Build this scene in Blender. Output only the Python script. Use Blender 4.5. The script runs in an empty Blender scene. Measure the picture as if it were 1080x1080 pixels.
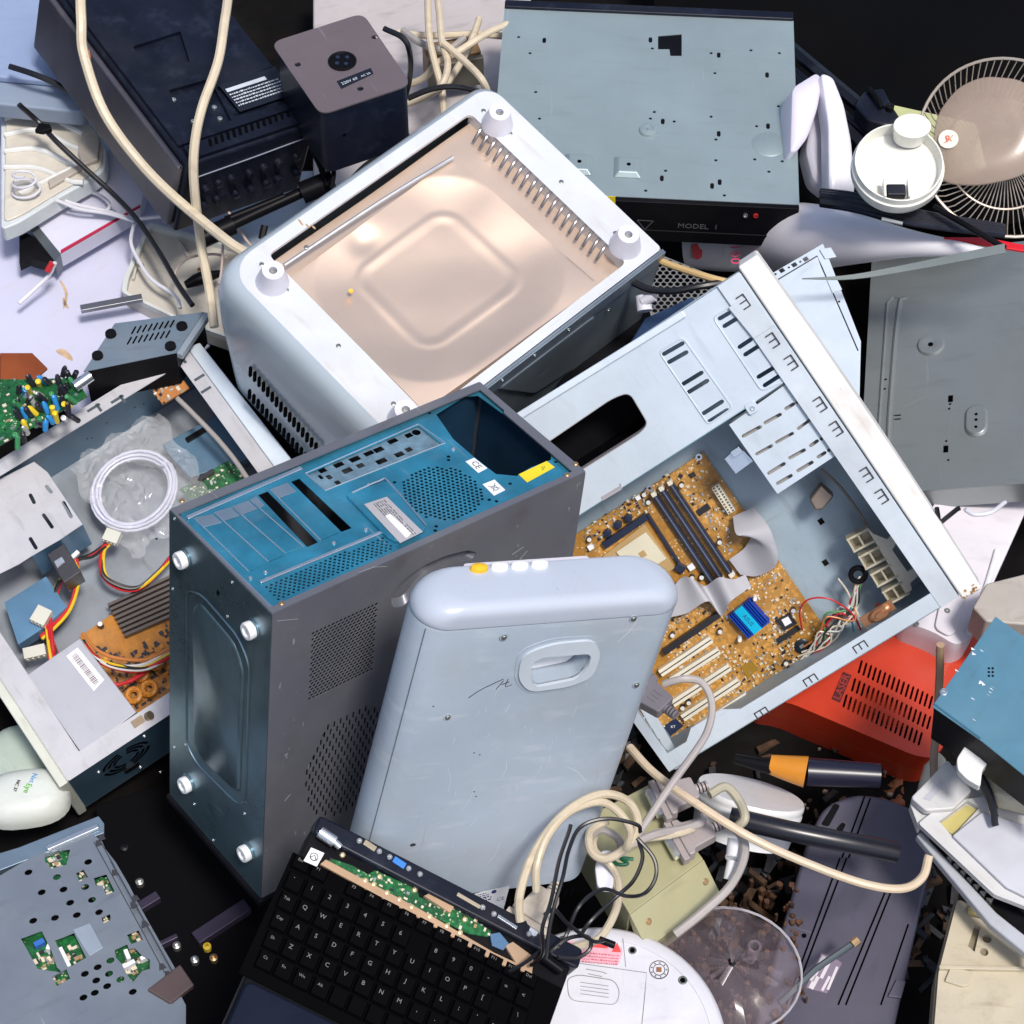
import bpy, bmesh, math, random
from mathutils import Vector, Matrix, Quaternion
R = random.Random(7)
SC = bpy.context.scene
COL = SC.collection
PI = math.pi

# ------------------------------------------------------------------ camera
F = 2400.0
PITCH = math.radians(52.0)
CAM = Vector((0, -2.25 / math.tan(PITCH), 2.25))
FW = Vector((0, math.cos(PITCH), -math.sin(PITCH)))
RT = Vector((1, 0, 0))
UP = RT.cross(FW)
cd = bpy.data.cameras.new('camera')
cam = bpy.data.objects.new('camera', cd)
COL.objects.link(cam)
cd.sensor_width = 36.0
cd.lens = 36.0 * F / 1080.0
cd.clip_start = 0.05
cd.clip_end = 200
cam.location = CAM
cam.rotation_euler = (PI / 2 - PITCH, 0, 0)
SC.camera = cam


def ray(x, y):
    return FW + RT * ((x - 540) / F) - UP * ((y - 540) / F)


def az(x, y, z):
    r = ray(x, y)
    return CAM + r * ((z - CAM.z) / r.z)


def ad(x, y, d):
    return CAM + ray(x, y) * d


class Fr:
    """a local frame in the world; uv() finds where a sight line meets its plane z=h"""
    def __init__(s, M):
        s.M = M.copy()
        s.I = M.inverted()

    def uv(s, x, y, h=0.0):
        o = s.I @ CAM
        d = s.I.to_3x3() @ ray(x, y)
        t = (h - o.z) / d.z
        p = o + d * t
        return (p.x, p.y)

    def uvs(s, pts, h=0.0):
        return [s.uv(p[0], p[1], h) for p in pts]

    def pt(s, x, y, h=0.0):
        u = s.uv(x, y, h)
        return s.M @ Vector((u[0], u[1], h))

    def sub(s, o, X, Z):
        """sub-frame with origin o and axes X, Z given in this frame"""
        X = Vector(X).normalized(); Z = Vector(Z).normalized()
        Y = Z.cross(X)
        m = Matrix((X, Y, Z)).transposed().to_4x4()
        m.translation = Vector(o)
        return Fr(s.M @ m)

    def up(s, h):
        return s.sub((0, 0, h), (1, 0, 0), (0, 0, 1))


def mat34(rows):
    return Fr(Matrix([r for r in rows] + [[0, 0, 0, 1]]))


def FR(p0, z, p1, n=(0, 0, 1)):
    O = az(p0[0], p0[1], z)
    n = Vector(n).normalized()
    r = ray(*p1)
    t = (O - CAM).dot(n) / r.dot(n)
    X = (CAM + r * t - O).normalized()
    Y = n.cross(X)
    m = Matrix((X, Y, n)).transposed().to_4x4()
    m.translation = O
    return Fr(m)


W0 = Fr(Matrix.Identity(4))

# ------------------------------------------------------------------ materials
MATS = {}


def mt(name, col, rough=0.5, metal=0.0, var=0.12, vs=9.0, bump=0.0, bs=120.0, dirt=0.0, dcol=(0.10, 0.075, 0.05),
       scr=0.0, coat=0.0, alpha=1.0, trans=0.0, spec=0.5, rv=0.12, emit=None):
    if name in MATS:
        return MATS[name]
    m = bpy.data.materials.new(name)
    m.use_nodes = True
    nt = m.node_tree
    N = nt.nodes
    L = nt.links
    b = N['Principled BSDF']
    b.inputs['Metallic'].default_value = metal
    b.inputs['Specular IOR Level'].default_value = spec
    if coat:
        b.inputs['Coat Weight'].default_value = coat
        b.inputs['Coat Roughness'].default_value = 0.15
    if alpha < 1:
        b.inputs['Alpha'].default_value = alpha
    if trans:
        b.inputs['Transmission Weight'].default_value = trans
    tc = N.new('ShaderNodeTexCoord')
    no = N.new('ShaderNodeTexNoise')
    no.inputs['Scale'].default_value = vs
    no.inputs['Detail'].default_value = 6
    no.inputs['Roughness'].default_value = 0.62
    L.new(tc.outputs['Object'], no.inputs['Vector'])
    mx = N.new('ShaderNodeMix'); mx.data_type = 'RGBA'
    c = Vector(col)
    mx.inputs[6].default_value = (*(c * (1 - var)), 1)
    mx.inputs[7].default_value = (*[min(1, v * (1 + var)) for v in c], 1)
    mr = N.new('ShaderNodeMapRange')
    mr.inputs['From Min'].default_value = 0.3
    mr.inputs['From Max'].default_value = 0.7
    L.new(no.outputs['Fac'], mr.inputs['Value'])
    L.new(mr.outputs['Result'], mx.inputs[0])
    out = mx.outputs[2]
    if dirt > 0:
        n2 = N.new('ShaderNodeTexNoise')
        n2.inputs['Scale'].default_value = 22
        n2.inputs['Detail'].default_value = 9
        n2.inputs['Roughness'].default_value = 0.72
        L.new(tc.outputs['Object'], n2.inputs['Vector'])
        m2 = N.new('ShaderNodeMapRange')
        m2.inputs['From Min'].default_value = 0.52
        m2.inputs['From Max'].default_value = 0.78
        m2.inputs['To Max'].default_value = dirt
        L.new(n2.outputs['Fac'], m2.inputs['Value'])
        x2 = N.new('ShaderNodeMix'); x2.data_type = 'RGBA'
        x2.inputs[7].default_value = (*dcol, 1)
        L.new(out, x2.inputs[6])
        L.new(m2.outputs['Result'], x2.inputs[0])
        out = x2.outputs[2]
        # dust film in broad drifts, runs of grime, and fine specks
        for sc_, rt_, lo_, hi_, amt, cc in (((7, 7, 7), 0, .48, .80, min(.45, dirt * 1.3), (.30, .28, .25)),
                                            ((16, 70, 16), .6, .58, .80, min(.5, dirt * 1.6), dcol),
                                            ((520, 520, 520), 0, .72, .77, min(.5, dirt * 1.3), (.10, .09, .08))):
            n5 = N.new('ShaderNodeTexNoise'); p5 = N.new('ShaderNodeMapping')
            p5.inputs['Scale'].default_value = sc_
            p5.inputs['Rotation'].default_value = (0, 0, rt_)
            L.new(tc.outputs['Object'], p5.inputs['Vector']); L.new(p5.outputs['Vector'], n5.inputs['Vector'])
            n5.inputs['Scale'].default_value = 1; n5.inputs['Detail'].default_value = 5 if sc_[0] < 100 else 1
            m5 = N.new('ShaderNodeMapRange')
            m5.inputs['From Min'].default_value = lo_; m5.inputs['From Max'].default_value = hi_; m5.inputs['To Max'].default_value = amt
            L.new(n5.outputs['Fac'], m5.inputs['Value'])
            x5 = N.new('ShaderNodeMix'); x5.data_type = 'RGBA'
            x5.inputs[7].default_value = (*(Vector(cc) * (1 if sum(col) > .5 else .35 if sum(col) > .12 else .1)), 1)
            L.new(out, x5.inputs[6]); L.new(m5.outputs['Result'], x5.inputs[0])
            out = x5.outputs[2]
    if scr > 0:
        # thin wandering scratches, brighter or darker than the paint
        n3 = N.new('ShaderNodeTexNoise')
        mp = N.new('ShaderNodeMapping')
        mp.inputs['Scale'].default_value = (140, 9, 60)
        mp.inputs['Rotation'].default_value = (0.2, 0.1, 0.5)
        L.new(tc.outputs['Object'], mp.inputs['Vector'])
        L.new(mp.outputs['Vector'], n3.inputs['Vector'])
        n3.inputs['Scale'].default_value = 1.0
        n3.inputs['Detail'].default_value = 3
        m3 = N.new('ShaderNodeMapRange')
        m3.inputs['From Min'].default_value = 0.70
        m3.inputs['From Max'].default_value = 0.76
        m3.inputs['To Max'].default_value = scr
        L.new(n3.outputs['Fac'], m3.inputs['Value'])
        x3 = N.new('ShaderNodeMix'); x3.data_type = 'RGBA'
        x3.inputs[7].default_value = (0.55, 0.56, 0.58, 1) if sum(col) < 1.2 else (0.28, 0.29, 0.31, 1)
        L.new(out, x3.inputs[6])
        L.new(m3.outputs['Result'], x3.inputs[0])
        out = x3.outputs[2]
    L.new(out, b.inputs['Base Color'])
    rr = N.new('ShaderNodeMapRange')
    rr.inputs['To Min'].default_value = max(0.03, rough - rv)
    rr.inputs['To Max'].default_value = min(1, rough + rv)
    L.new(no.outputs['Fac'], rr.inputs['Value'])
    L.new(rr.outputs['Result'], b.inputs['Roughness'])
    if metal > .2 and bump == 0:
        bump = .04
    if bump > 0:
        n4 = N.new('ShaderNodeTexNoise')
        n4.inputs['Scale'].default_value = bs
        n4.inputs['Detail'].default_value = 4
        L.new(tc.outputs['Object'], n4.inputs['Vector'])
        bm_ = N.new('ShaderNodeBump')
        bm_.inputs['Strength'].default_value = bump
        bm_.inputs['Distance'].default_value = 0.002
        L.new(n4.outputs['Fac'], bm_.inputs['Height'])
        if metal > .09:
            # handling dents in the sheet
            n6 = N.new('ShaderNodeTexNoise'); n6.inputs['Scale'].default_value = 9; n6.inputs['Detail'].default_value = 2
            L.new(tc.outputs['Object'], n6.inputs['Vector'])
            b6 = N.new('ShaderNodeBump'); b6.inputs['Strength'].default_value = .35; b6.inputs['Distance'].default_value = .006
            L.new(n6.outputs['Fac'], b6.inputs['Height']); L.new(bm_.outputs['Normal'], b6.inputs['Normal'])
            L.new(b6.outputs['Normal'], b.inputs['Normal'])
        else:
            L.new(bm_.outputs['Normal'], b.inputs['Normal'])
    MATS[name] = m
    return m


# ------------------------------------------------------------------ mesh building
def box(bm, x0, x1, y0, y1, z0, z1):
    vs = [bm.verts.new((x, y, z)) for z in (z0, z1) for y in (y0, y1) for x in (x0, x1)]
    for f in ((0, 2, 3, 1), (4, 5, 7, 6), (0, 1, 5, 4), (2, 6, 7, 3), (0, 4, 6, 2), (1, 3, 7, 5)):
        bm.faces.new([vs[i] for i in f])
    return bm


def area(p):
    return sum(p[i][0] * p[(i + 1) % len(p)][1] - p[(i + 1) % len(p)][0] * p[i][1] for i in range(len(p))) / 2


def prism(bm, pts, z0, z1, sc=1.0):
    """upright solid over an outline; sc shrinks the top"""
    pts = [(p[0], p[1]) for p in pts]
    if area(pts) < 0:
        pts = pts[::-1]
    cx = sum(p[0] for p in pts) / len(pts); cy = sum(p[1] for p in pts) / len(pts)
    a = [bm.verts.new((p[0], p[1], z0)) for p in pts]
    b = [bm.verts.new((cx + (p[0] - cx) * sc, cy + (p[1] - cy) * sc, z1)) for p in pts]
    n = len(pts)
    bm.faces.new(b)
    bm.faces.new(a[::-1])
    for i in range(n):
        bm.faces.new((a[i], a[(i + 1) % n], b[(i + 1) % n], b[i]))
    return bm


def circ(cx, cy, r, n=24, ry=None, ph=0.0):
    ry = ry or r
    return [(cx + r * math.cos(2 * PI * i / n + ph), cy + ry * math.sin(2 * PI * i / n + ph)) for i in range(n)]


def rrect(x0, x1, y0, y1, r, n=5):
    r = min(r, (x1 - x0) / 2.001, (y1 - y0) / 2.001)
    o = []
    for cx, cy, a in ((x1 - r, y1 - r, 0), (x0 + r, y1 - r, PI / 2), (x0 + r, y0 + r, PI), (x1 - r, y0 + r, 1.5 * PI)):
        for i in range(n + 1):
            t = a + PI / 2 * i / n
            o.append((cx + r * math.cos(t), cy + r * math.sin(t)))
    return o


def slot(a, b, w, n=4):
    """stadium outline from a to b, width w"""
    a = Vector(a[:2]); b = Vector(b[:2])
    d = (b - a)
    if d.length < 1e-6:
        return circ(a.x, a.y, w / 2, 8)
    ang = math.atan2(d.y, d.x)
    o = []
    for c, s in ((b, -PI / 2), (a, PI / 2)):
        for i in range(n + 1):
            t = ang + s + PI * i / n
            o.append((c.x + w / 2 * math.cos(t), c.y + w / 2 * math.sin(t)))
    return o


def bar2(a, b, w):
    a = Vector(a[:2]); b = Vector(b[:2]); d = (b - a).normalized(); n = Vector((-d.y, d.x)) * w / 2
    return [tuple(a + n), tuple(a - n), tuple(b - n), tuple(b + n)]


def rnd(pts, r, n=4):
    """round the corners of an outline"""
    o = []
    m = len(pts)
    for i in range(m):
        p = Vector(pts[i][:2]); a = Vector(pts[i - 1][:2]); b = Vector(pts[(i + 1) % m][:2])
        da = (a - p); db = (b - p)
        k = min(r, da.length * .45, db.length * .45)
        s = p + da.normalized() * k; e = p + db.normalized() * k
        for j in range(n + 1):
            t = j / n
            q = s * (1 - t) ** 2 + p * 2 * t * (1 - t) + e * t * t
            o.append((q.x, q.y))
    return o


def plate(bm, outer, holes, z0, z1):
    """sheet with real holes"""
    cu = bpy.data.curves.new('c', 'CURVE')
    cu.dimensions = '2D'; cu.fill_mode = 'BOTH'; cu.extrude = (z1 - z0) / 2
    for p in [outer] + list(holes):
        s = cu.splines.new('POLY')
        s.points.add(len(p) - 1)
        for i, q in enumerate(p):
            s.points[i].co = (q[0], q[1], 0, 1)
        s.use_cyclic_u = True
    o = bpy.data.objects.new('c', cu)
    me = bpy.data.meshes.new_from_object(o)
    me.transform(Matrix.Translation((0, 0, (z0 + z1) / 2)))
    bm.from_mesh(me)
    bpy.data.objects.remove(o); bpy.data.curves.remove(cu); bpy.data.meshes.remove(me)
    return bm


def txt(bm, s, p, ang, h, z=0.0, ex=0.0002, sx=1.0, align='CENTER'):
    cu = bpy.data.curves.new('t', 'FONT')
    cu.body = s; cu.size = h; cu.extrude = ex
    cu.align_x = align; cu.align_y = 'CENTER'
    cu.resolution_u = 2
    o = bpy.data.objects.new('t', cu)
    me = bpy.data.meshes.new_from_object(o)
    me.transform(Matrix.Translation((p[0], p[1], z)) @ Matrix.Rotation(ang, 4, 'Z') @ Matrix.Diagonal((sx, 1, 1, 1)))
    bm.from_mesh(me)
    bpy.data.objects.remove(o); bpy.data.curves.remove(cu); bpy.data.meshes.remove(me)
    return bm


def cyl(bm, c, r, h, n=20, r2=None, ax=(0, 0, 1), bore=0.0):
    """cylinder or cone from c along ax; bore > 0 sinks a hole in its far end"""
    r2 = r if r2 is None else r2
    prof = [(0, 0), (r, 0), (r2, h)]
    if bore:
        prof += [(bore, h), (bore, h * 0.55), (0, h * 0.55)]
    else:
        prof += [(0, h)]
    return lathe(bm, prof, n, c, ax)


def lathe(bm, prof, n=24, c=(0, 0, 0), ax=(0, 0, 1), sx=1.0, sy=1.0):
    q = Vector((0, 0, 1)).rotation_difference(Vector(ax).normalized())
    c = Vector(c)
    rings = []
    for r, z in prof:
        if r < 1e-7:
            rings.append([bm.verts.new(c + q @ Vector((0, 0, z)))])
        else:
            rings.append([bm.verts.new(c + q @ Vector((r * sx * math.cos(2 * PI * i / n), r * sy * math.sin(2 * PI * i / n), z))) for i in range(n)])
    for a, b in zip(rings, rings[1:]):
        if len(a) == 1 and len(b) == 1:
            continue
        for i in range(n):
            j = (i + 1) % n
            if len(a) == 1:
                bm.faces.new((a[0], b[j], b[i]))
            elif len(b) == 1:
                bm.faces.new((a[i], a[j], b[0]))
            else:
                bm.faces.new((a[i], a[j], b[j], b[i]))
    return bm


def smooth(pts, k=6, closed=False):
    """Catmull-Rom through points"""
    P = [Vector(p) for p in pts]
    n = len(P)
    if n < 3:
        return P
    o = []
    rng = range(n) if closed else range(n - 1)
    for i in rng:
        p1 = P[i]; p2 = P[(i + 1) % n]
        p0 = P[i - 1] if (closed or i > 0) else p1 * 2 - p2
        p3 = P[(i + 2) % n] if (closed or i + 2 < n) else p2 * 2 - p1
        for j in range(k):
            t = j / k
            o.append(0.5 * ((2 * p1) + (p2 - p0) * t + (2 * p0 - 5 * p1 + 4 * p2 - p3) * t * t + (3 * p1 - p0 - 3 * p2 + p3) * t ** 3))
    if not closed:
        o.append(P[-1])
    return o


def tube(bm, pts, r, n=8, closed=False, k=0, rfun=None):
    P = smooth(pts, k, closed) if k else [Vector(p) for p in pts]
    m = len(P)
    rings = []
    prev = None
    for i in range(m):
        a = P[i - 1] if (i > 0 or closed) else P[i]
        b = P[(i + 1) % m] if (i < m - 1 or closed) else P[i]
        t = (b - a)
        if t.length < 1e-9:
            t = Vector((0, 0, 1))
        t.normalize()
        if prev is None:
            u = t.orthogonal().normalized()
        else:
            u = prev - t * prev.dot(t)
            u = u.normalized() if u.length > 1e-6 else t.orthogonal().normalized()
        prev = u
        v = t.cross(u)
        rr = rfun(i / (m - 1)) * r if rfun else r
        rings.append([bm.verts.new(P[i] + (u * math.cos(2 * PI * j / n) + v * math.sin(2 * PI * j / n)) * rr) for j in range(n)])
    for i in range(m if closed else m - 1):
        a = rings[i]; b = rings[(i + 1) % m]
        off = 0
        if closed and i == m - 1:
            off = min(range(n), key=lambda s: (a[0].co - b[s].co).length)
        for j in range(n):
            bm.faces.new((a[j], a[(j + 1) % n], b[(j + 1 + off) % n], b[(j + off) % n]))
    if not closed:
        bm.faces.new(rings[0][::-1]); bm.faces.new(rings[-1])
    return bm


def ribbon(bm, pts, wv, th=0.0012, k=5):
    """flat strip through centre points pts with half-width vectors wv"""
    P = smooth(pts, k); Wv = smooth(wv, k)
    m = len(P)
    rows = []
    for i in range(m):
        t = (P[min(i + 1, m - 1)] - P[max(i - 1, 0)]).normalized()
        nn = t.cross(Wv[i]).normalized() * th / 2
        rows.append([bm.verts.new(P[i] + s * Wv[i] + q * nn) for s, q in ((-1, 1), (-.5, 1), (0, 1), (.5, 1), (1, 1), (1, -1), (0, -1), (-1, -1))])
    for a, b in zip(rows, rows[1:]):
        for j in range(8):
            bm.faces.new((a[j], a[(j + 1) % 8], b[(j + 1) % 8], b[j]))
    bm.faces.new(rows[0]); bm.faces.new(rows[-1][::-1])
    return bm


def loft(bm, rings, cap0=True, cap1=True):
    vr = [[bm.verts.new(p) for p in r] for r in rings]
    n = len(vr[0])
    for a, b in zip(vr, vr[1:]):
        for j in range(n):
            bm.faces.new((a[j], a[(j + 1) % n], b[(j + 1) % n], b[j]))
    if cap0: bm.faces.new(vr[0][::-1])
    if cap1: bm.faces.new(vr[-1])
    return bm


# ------------------------------------------------------------------ objects
def NB():
    return bmesh.new()


def mk(name, bm, m, parent=None, fr=None, bev=0.0, seg=2, ang=38):
    """one mesh object. bm is in frame fr; the object takes its parent's place (parent = (obj, frame))"""
    bm.normal_update()
    bmesh.ops.recalc_face_normals(bm, faces=bm.faces)
    if parent is None:
        base = fr or W0
        T = Matrix.Identity(4)
    else:
        base = FRS[parent.name]
        T = base.I @ (fr or base).M
    bm.transform(T)
    for f in bm.faces:
        f.smooth = True
    ca = math.cos(math.radians(ang))
    for e in bm.edges:
        if len(e.link_faces) == 2:
            if e.link_faces[0].normal.dot(e.link_faces[1].normal) < ca:
                e.smooth = False
        else:
            e.smooth = False
    me = bpy.data.meshes.new(name)
    bm.to_mesh(me)
    bm.free()
    me.materials.append(m)
    o = bpy.data.objects.new(name, me)
    COL.objects.link(o)
    if parent is None:
        o.matrix_world = base.M
        FRS[o.name] = base
    else:
        o.parent = parent
        FRS[o.name] = base
    if bev > 0:
        b = o.modifiers.new('bevel', 'BEVEL')
        b.width = bev; b.segments = seg; b.limit_method = 'ANGLE'; b.angle_limit = math.radians(40)
        b.harden_normals = True
        b.use_clamp_overlap = True
    return o


FRS = {}


def tag(o, label, cat, group=None, kind=None):
    o['label'] = label
    if cat: o['category'] = cat
    if group: o['group'] = group
    if kind: o['kind'] = kind
    return o


def thing(name, fr, label, cat, group=None):
    o = bpy.data.objects.new(name, None)
    o.empty_display_size = 0.02
    COL.objects.link(o)
    o.matrix_world = fr.M
    FRS[o.name] = fr
    return tag(o, label, cat, group)


def boolcut(o, cutters):
    """cut pockets with temporary solids"""
    tmp = []
    for c in cutters:
        me = bpy.data.meshes.new('k'); 
        bmesh.ops.recalc_face_normals(c, faces=c.faces)
        c.to_mesh(me); c.free()
        k = bpy.data.objects.new('k', me); COL.objects.link(k)
        if o.parent: k.parent = o.parent
        else: k.matrix_world = o.matrix_world
        tmp.append(k)
        md = o.modifiers.new('b', 'BOOLEAN'); md.object = k; md.operation = 'DIFFERENCE'; md.solver = 'EXACT'
    bpy.context.view_layer.update()
    dg = bpy.context.evaluated_depsgraph_get()
    me = bpy.data.meshes.new_from_object(o.evaluated_get(dg))
    o.modifiers.clear()
    o.data = me
    for k in tmp:
        bpy.data.objects.remove(k)
    return o


def lines_text(bm, x0, x1, y0, rows, dy, h, z, seed=1, fill=.55):
    """tiny unreadable print, as runs of short marks"""
    r = random.Random(seed)
    for i in range(rows):
        x = x0
        while x < x1:
            w = r.uniform(.25, 1.1) * h * 1.6
            if r.random() < fill + .25 and x + w < x1:
                box(bm, x, x + w, y0 - i * dy, y0 - i * dy + h * r.uniform(.6, 1), z, z + .00015)
            x += w + h * .45
    return bm


# ------------------------------------------------------------------ palette
STEEL = mt('zinc_steel', (0.33, 0.42, 0.50), 0.36, 0.75, var=0.16, vs=14, scr=0.35, bump=0.05, bs=60, dirt=0.12)
TEAL = mt('blue_reflecting_steel', (0.055, 0.33, 0.48), 0.24, 0.65, var=0.35, vs=13, scr=0.5, bump=0.05, bs=70, dirt=0.2, dcol=(.25, .36, .42))
TEALD = mt('dark_teal_steel', (0.17, 0.27, 0.33), 0.30, 0.8, var=0.25, vs=8, scr=0.5, bump=0.08, bs=50, dirt=0.2)
PAINT = mt('mauve_grey_paint', (0.165, 0.17, 0.20), 0.38, 0.35, var=0.08, vs=7, scr=0.6, dirt=0.25, bump=0.06, bs=900)
BLUEP = mt('pale_blue_painted_steel', (0.54, 0.62, 0.70), 0.42, 0.12, var=0.06, vs=8, scr=0.4, dirt=0.14, dcol=(.25, .27, .28), bump=0.04, bs=40)
BLUEP2 = mt('grey_blue_painted_steel', (0.34, 0.43, 0.50), 0.45, 0.2, var=0.1, vs=10, scr=0.4, dirt=0.2)
WHITE = mt('white_plastic', (0.80, 0.81, 0.83), 0.36, 0, var=0.04, vs=6, dirt=0.16, dcol=(.45, .40, .33), scr=.25)
WHITEB = mt('bright_white_bezel', (0.83, 0.82, 0.80), 0.5, 0, var=0.03, dirt=0.3, dcol=(.42, .32, .22))
CREAM = mt('cream_plastic', (0.66, 0.60, 0.48), 0.45, 0, var=0.08, dirt=0.3, dcol=(.30, .22, .14))
BEIGE = mt('beige_cable', (0.62, 0.53, 0.39), 0.42, 0, var=0.1, vs=25, dirt=0.35, dcol=(.28, .2, .13))
GREYC = mt('grey_cable', (0.34, 0.32, 0.31), 0.42, 0, var=0.1, vs=25, dirt=.2)
BLACK = mt('black_plastic', (0.005, 0.005, 0.007), 0.42, 0, var=0.3, dirt=0.2, dcol=(.02, .02, .024), spec=.09)
BLACKC = mt('black_cable', (0.01, 0.01, 0.013), 0.32, 0, var=0.3)
NAVY = mt('navy_black_plastic', (0.006, 0.008, 0.018), 0.36, 0, var=0.3, dirt=0.35, dcol=(.06, .08, .12), vs=14, spec=.28)
HOLE = mt('dark_void', (0.002, 0.002, 0.0025), 0.9, 0, var=0, spec=.03)
CHROME = mt('bright_zinc', (0.72, 0.76, 0.80), 0.25, 0.9, var=0.06)
BRASS = mt('brass_screw', (0.62, 0.42, 0.22), 0.35, 0.9)
INK = mt('dark_ink', (0.03, 0.03, 0.04), 0.7, 0, var=0)
STICK = mt('white_sticker', (0.78, 0.79, 0.82), 0.55, 0, var=.04, dirt=.1)


def screw(par, fr, x, y, z=0, r=0.0032, m=None, name='screw', h=.0016):
    bm = NB()
    lathe(bm, [(0, 0), (r, 0), (r, h * .4), (r * .75, h), (r * .3, h), (r * .22, h * .3), (0, h * .3)], 12, (x, y, z))
    return mk(name, bm, m or CHROME, par, fr)

# =================================================================== ground
def ground():
    bm = NB()
    n = 90
    g = []
    for j in range(n + 1):
        row = []
        for i in range(n + 1):
            x = -9 + 18 * i / n; y = -5 + 18 * j / n
            # finer near the heap
            x = math.copysign(abs(x / 9) ** 1.9 * 9, x); yy = (y - .2) / 12; y = math.copysign(abs(yy) ** 1.7 * 12, yy)
            z = -0.30 + 0.16 * max(0, min(1, (y + .3) / 1.2))
            z += 0.02 * math.sin(7 * x + 2 * y) * math.cos(5 * y - x) + R.uniform(-.008, .008)
            row.append(bm.verts.new((x, y, z)))
        g.append(row)
    for j in range(n):
        for i in range(n):
            bm.faces.new((g[j][i], g[j][i + 1], g[j + 1][i + 1], g[j + 1][i]))
    m = mt('shade_black_soil', (0.004, 0.0035, 0.0035), 0.9, 0, var=.5, vs=6, bump=.8, bs=40, dirt=.5, dcol=(.012, .006, .003), spec=.1)  # soil colour blackened to stand for deep shade in the gaps
    o = mk('ground', bm, m, None, W0)
    o['kind'] = 'structure'
ground()

# =================================================================== tower computer
T = mat34([[0.775, -0.6246, 0.0963, -0.2433], [0.6005, 0.7752, 0.196, -0.421], [-0.1971, -0.0941, 0.9759, 0.3709]])
TL, TW, TD = .42, .1915, .4464


def grid_holes(fn, x0, x1, y0, y1, dx, dy, r, inside=None, n=6, ph=0, stag=True):
    o = []
    j = 0
    y = y0
    while y <= y1:
        x = x0 + (dx / 2 if (j % 2 and stag) else 0)
        while x <= x1:
            if inside is None or inside(x, y):
                o.append(circ(x, y, r, n, ph=ph) if fn is None else fn(x, y))
            x += dx
        y += dy
        j += 1
    return o


def inpoly(poly):
    def f(x, y):
        c = False
        n = len(poly)
        for i in range(n):
            x1, y1 = poly[i][:2]; x2, y2 = poly[i - 1][:2]
            if (y1 > y) != (y2 > y) and x < (x2 - x1) * (y - y1) / (y2 - y1) + x1:
                c = not c
        return c
    return f


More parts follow.
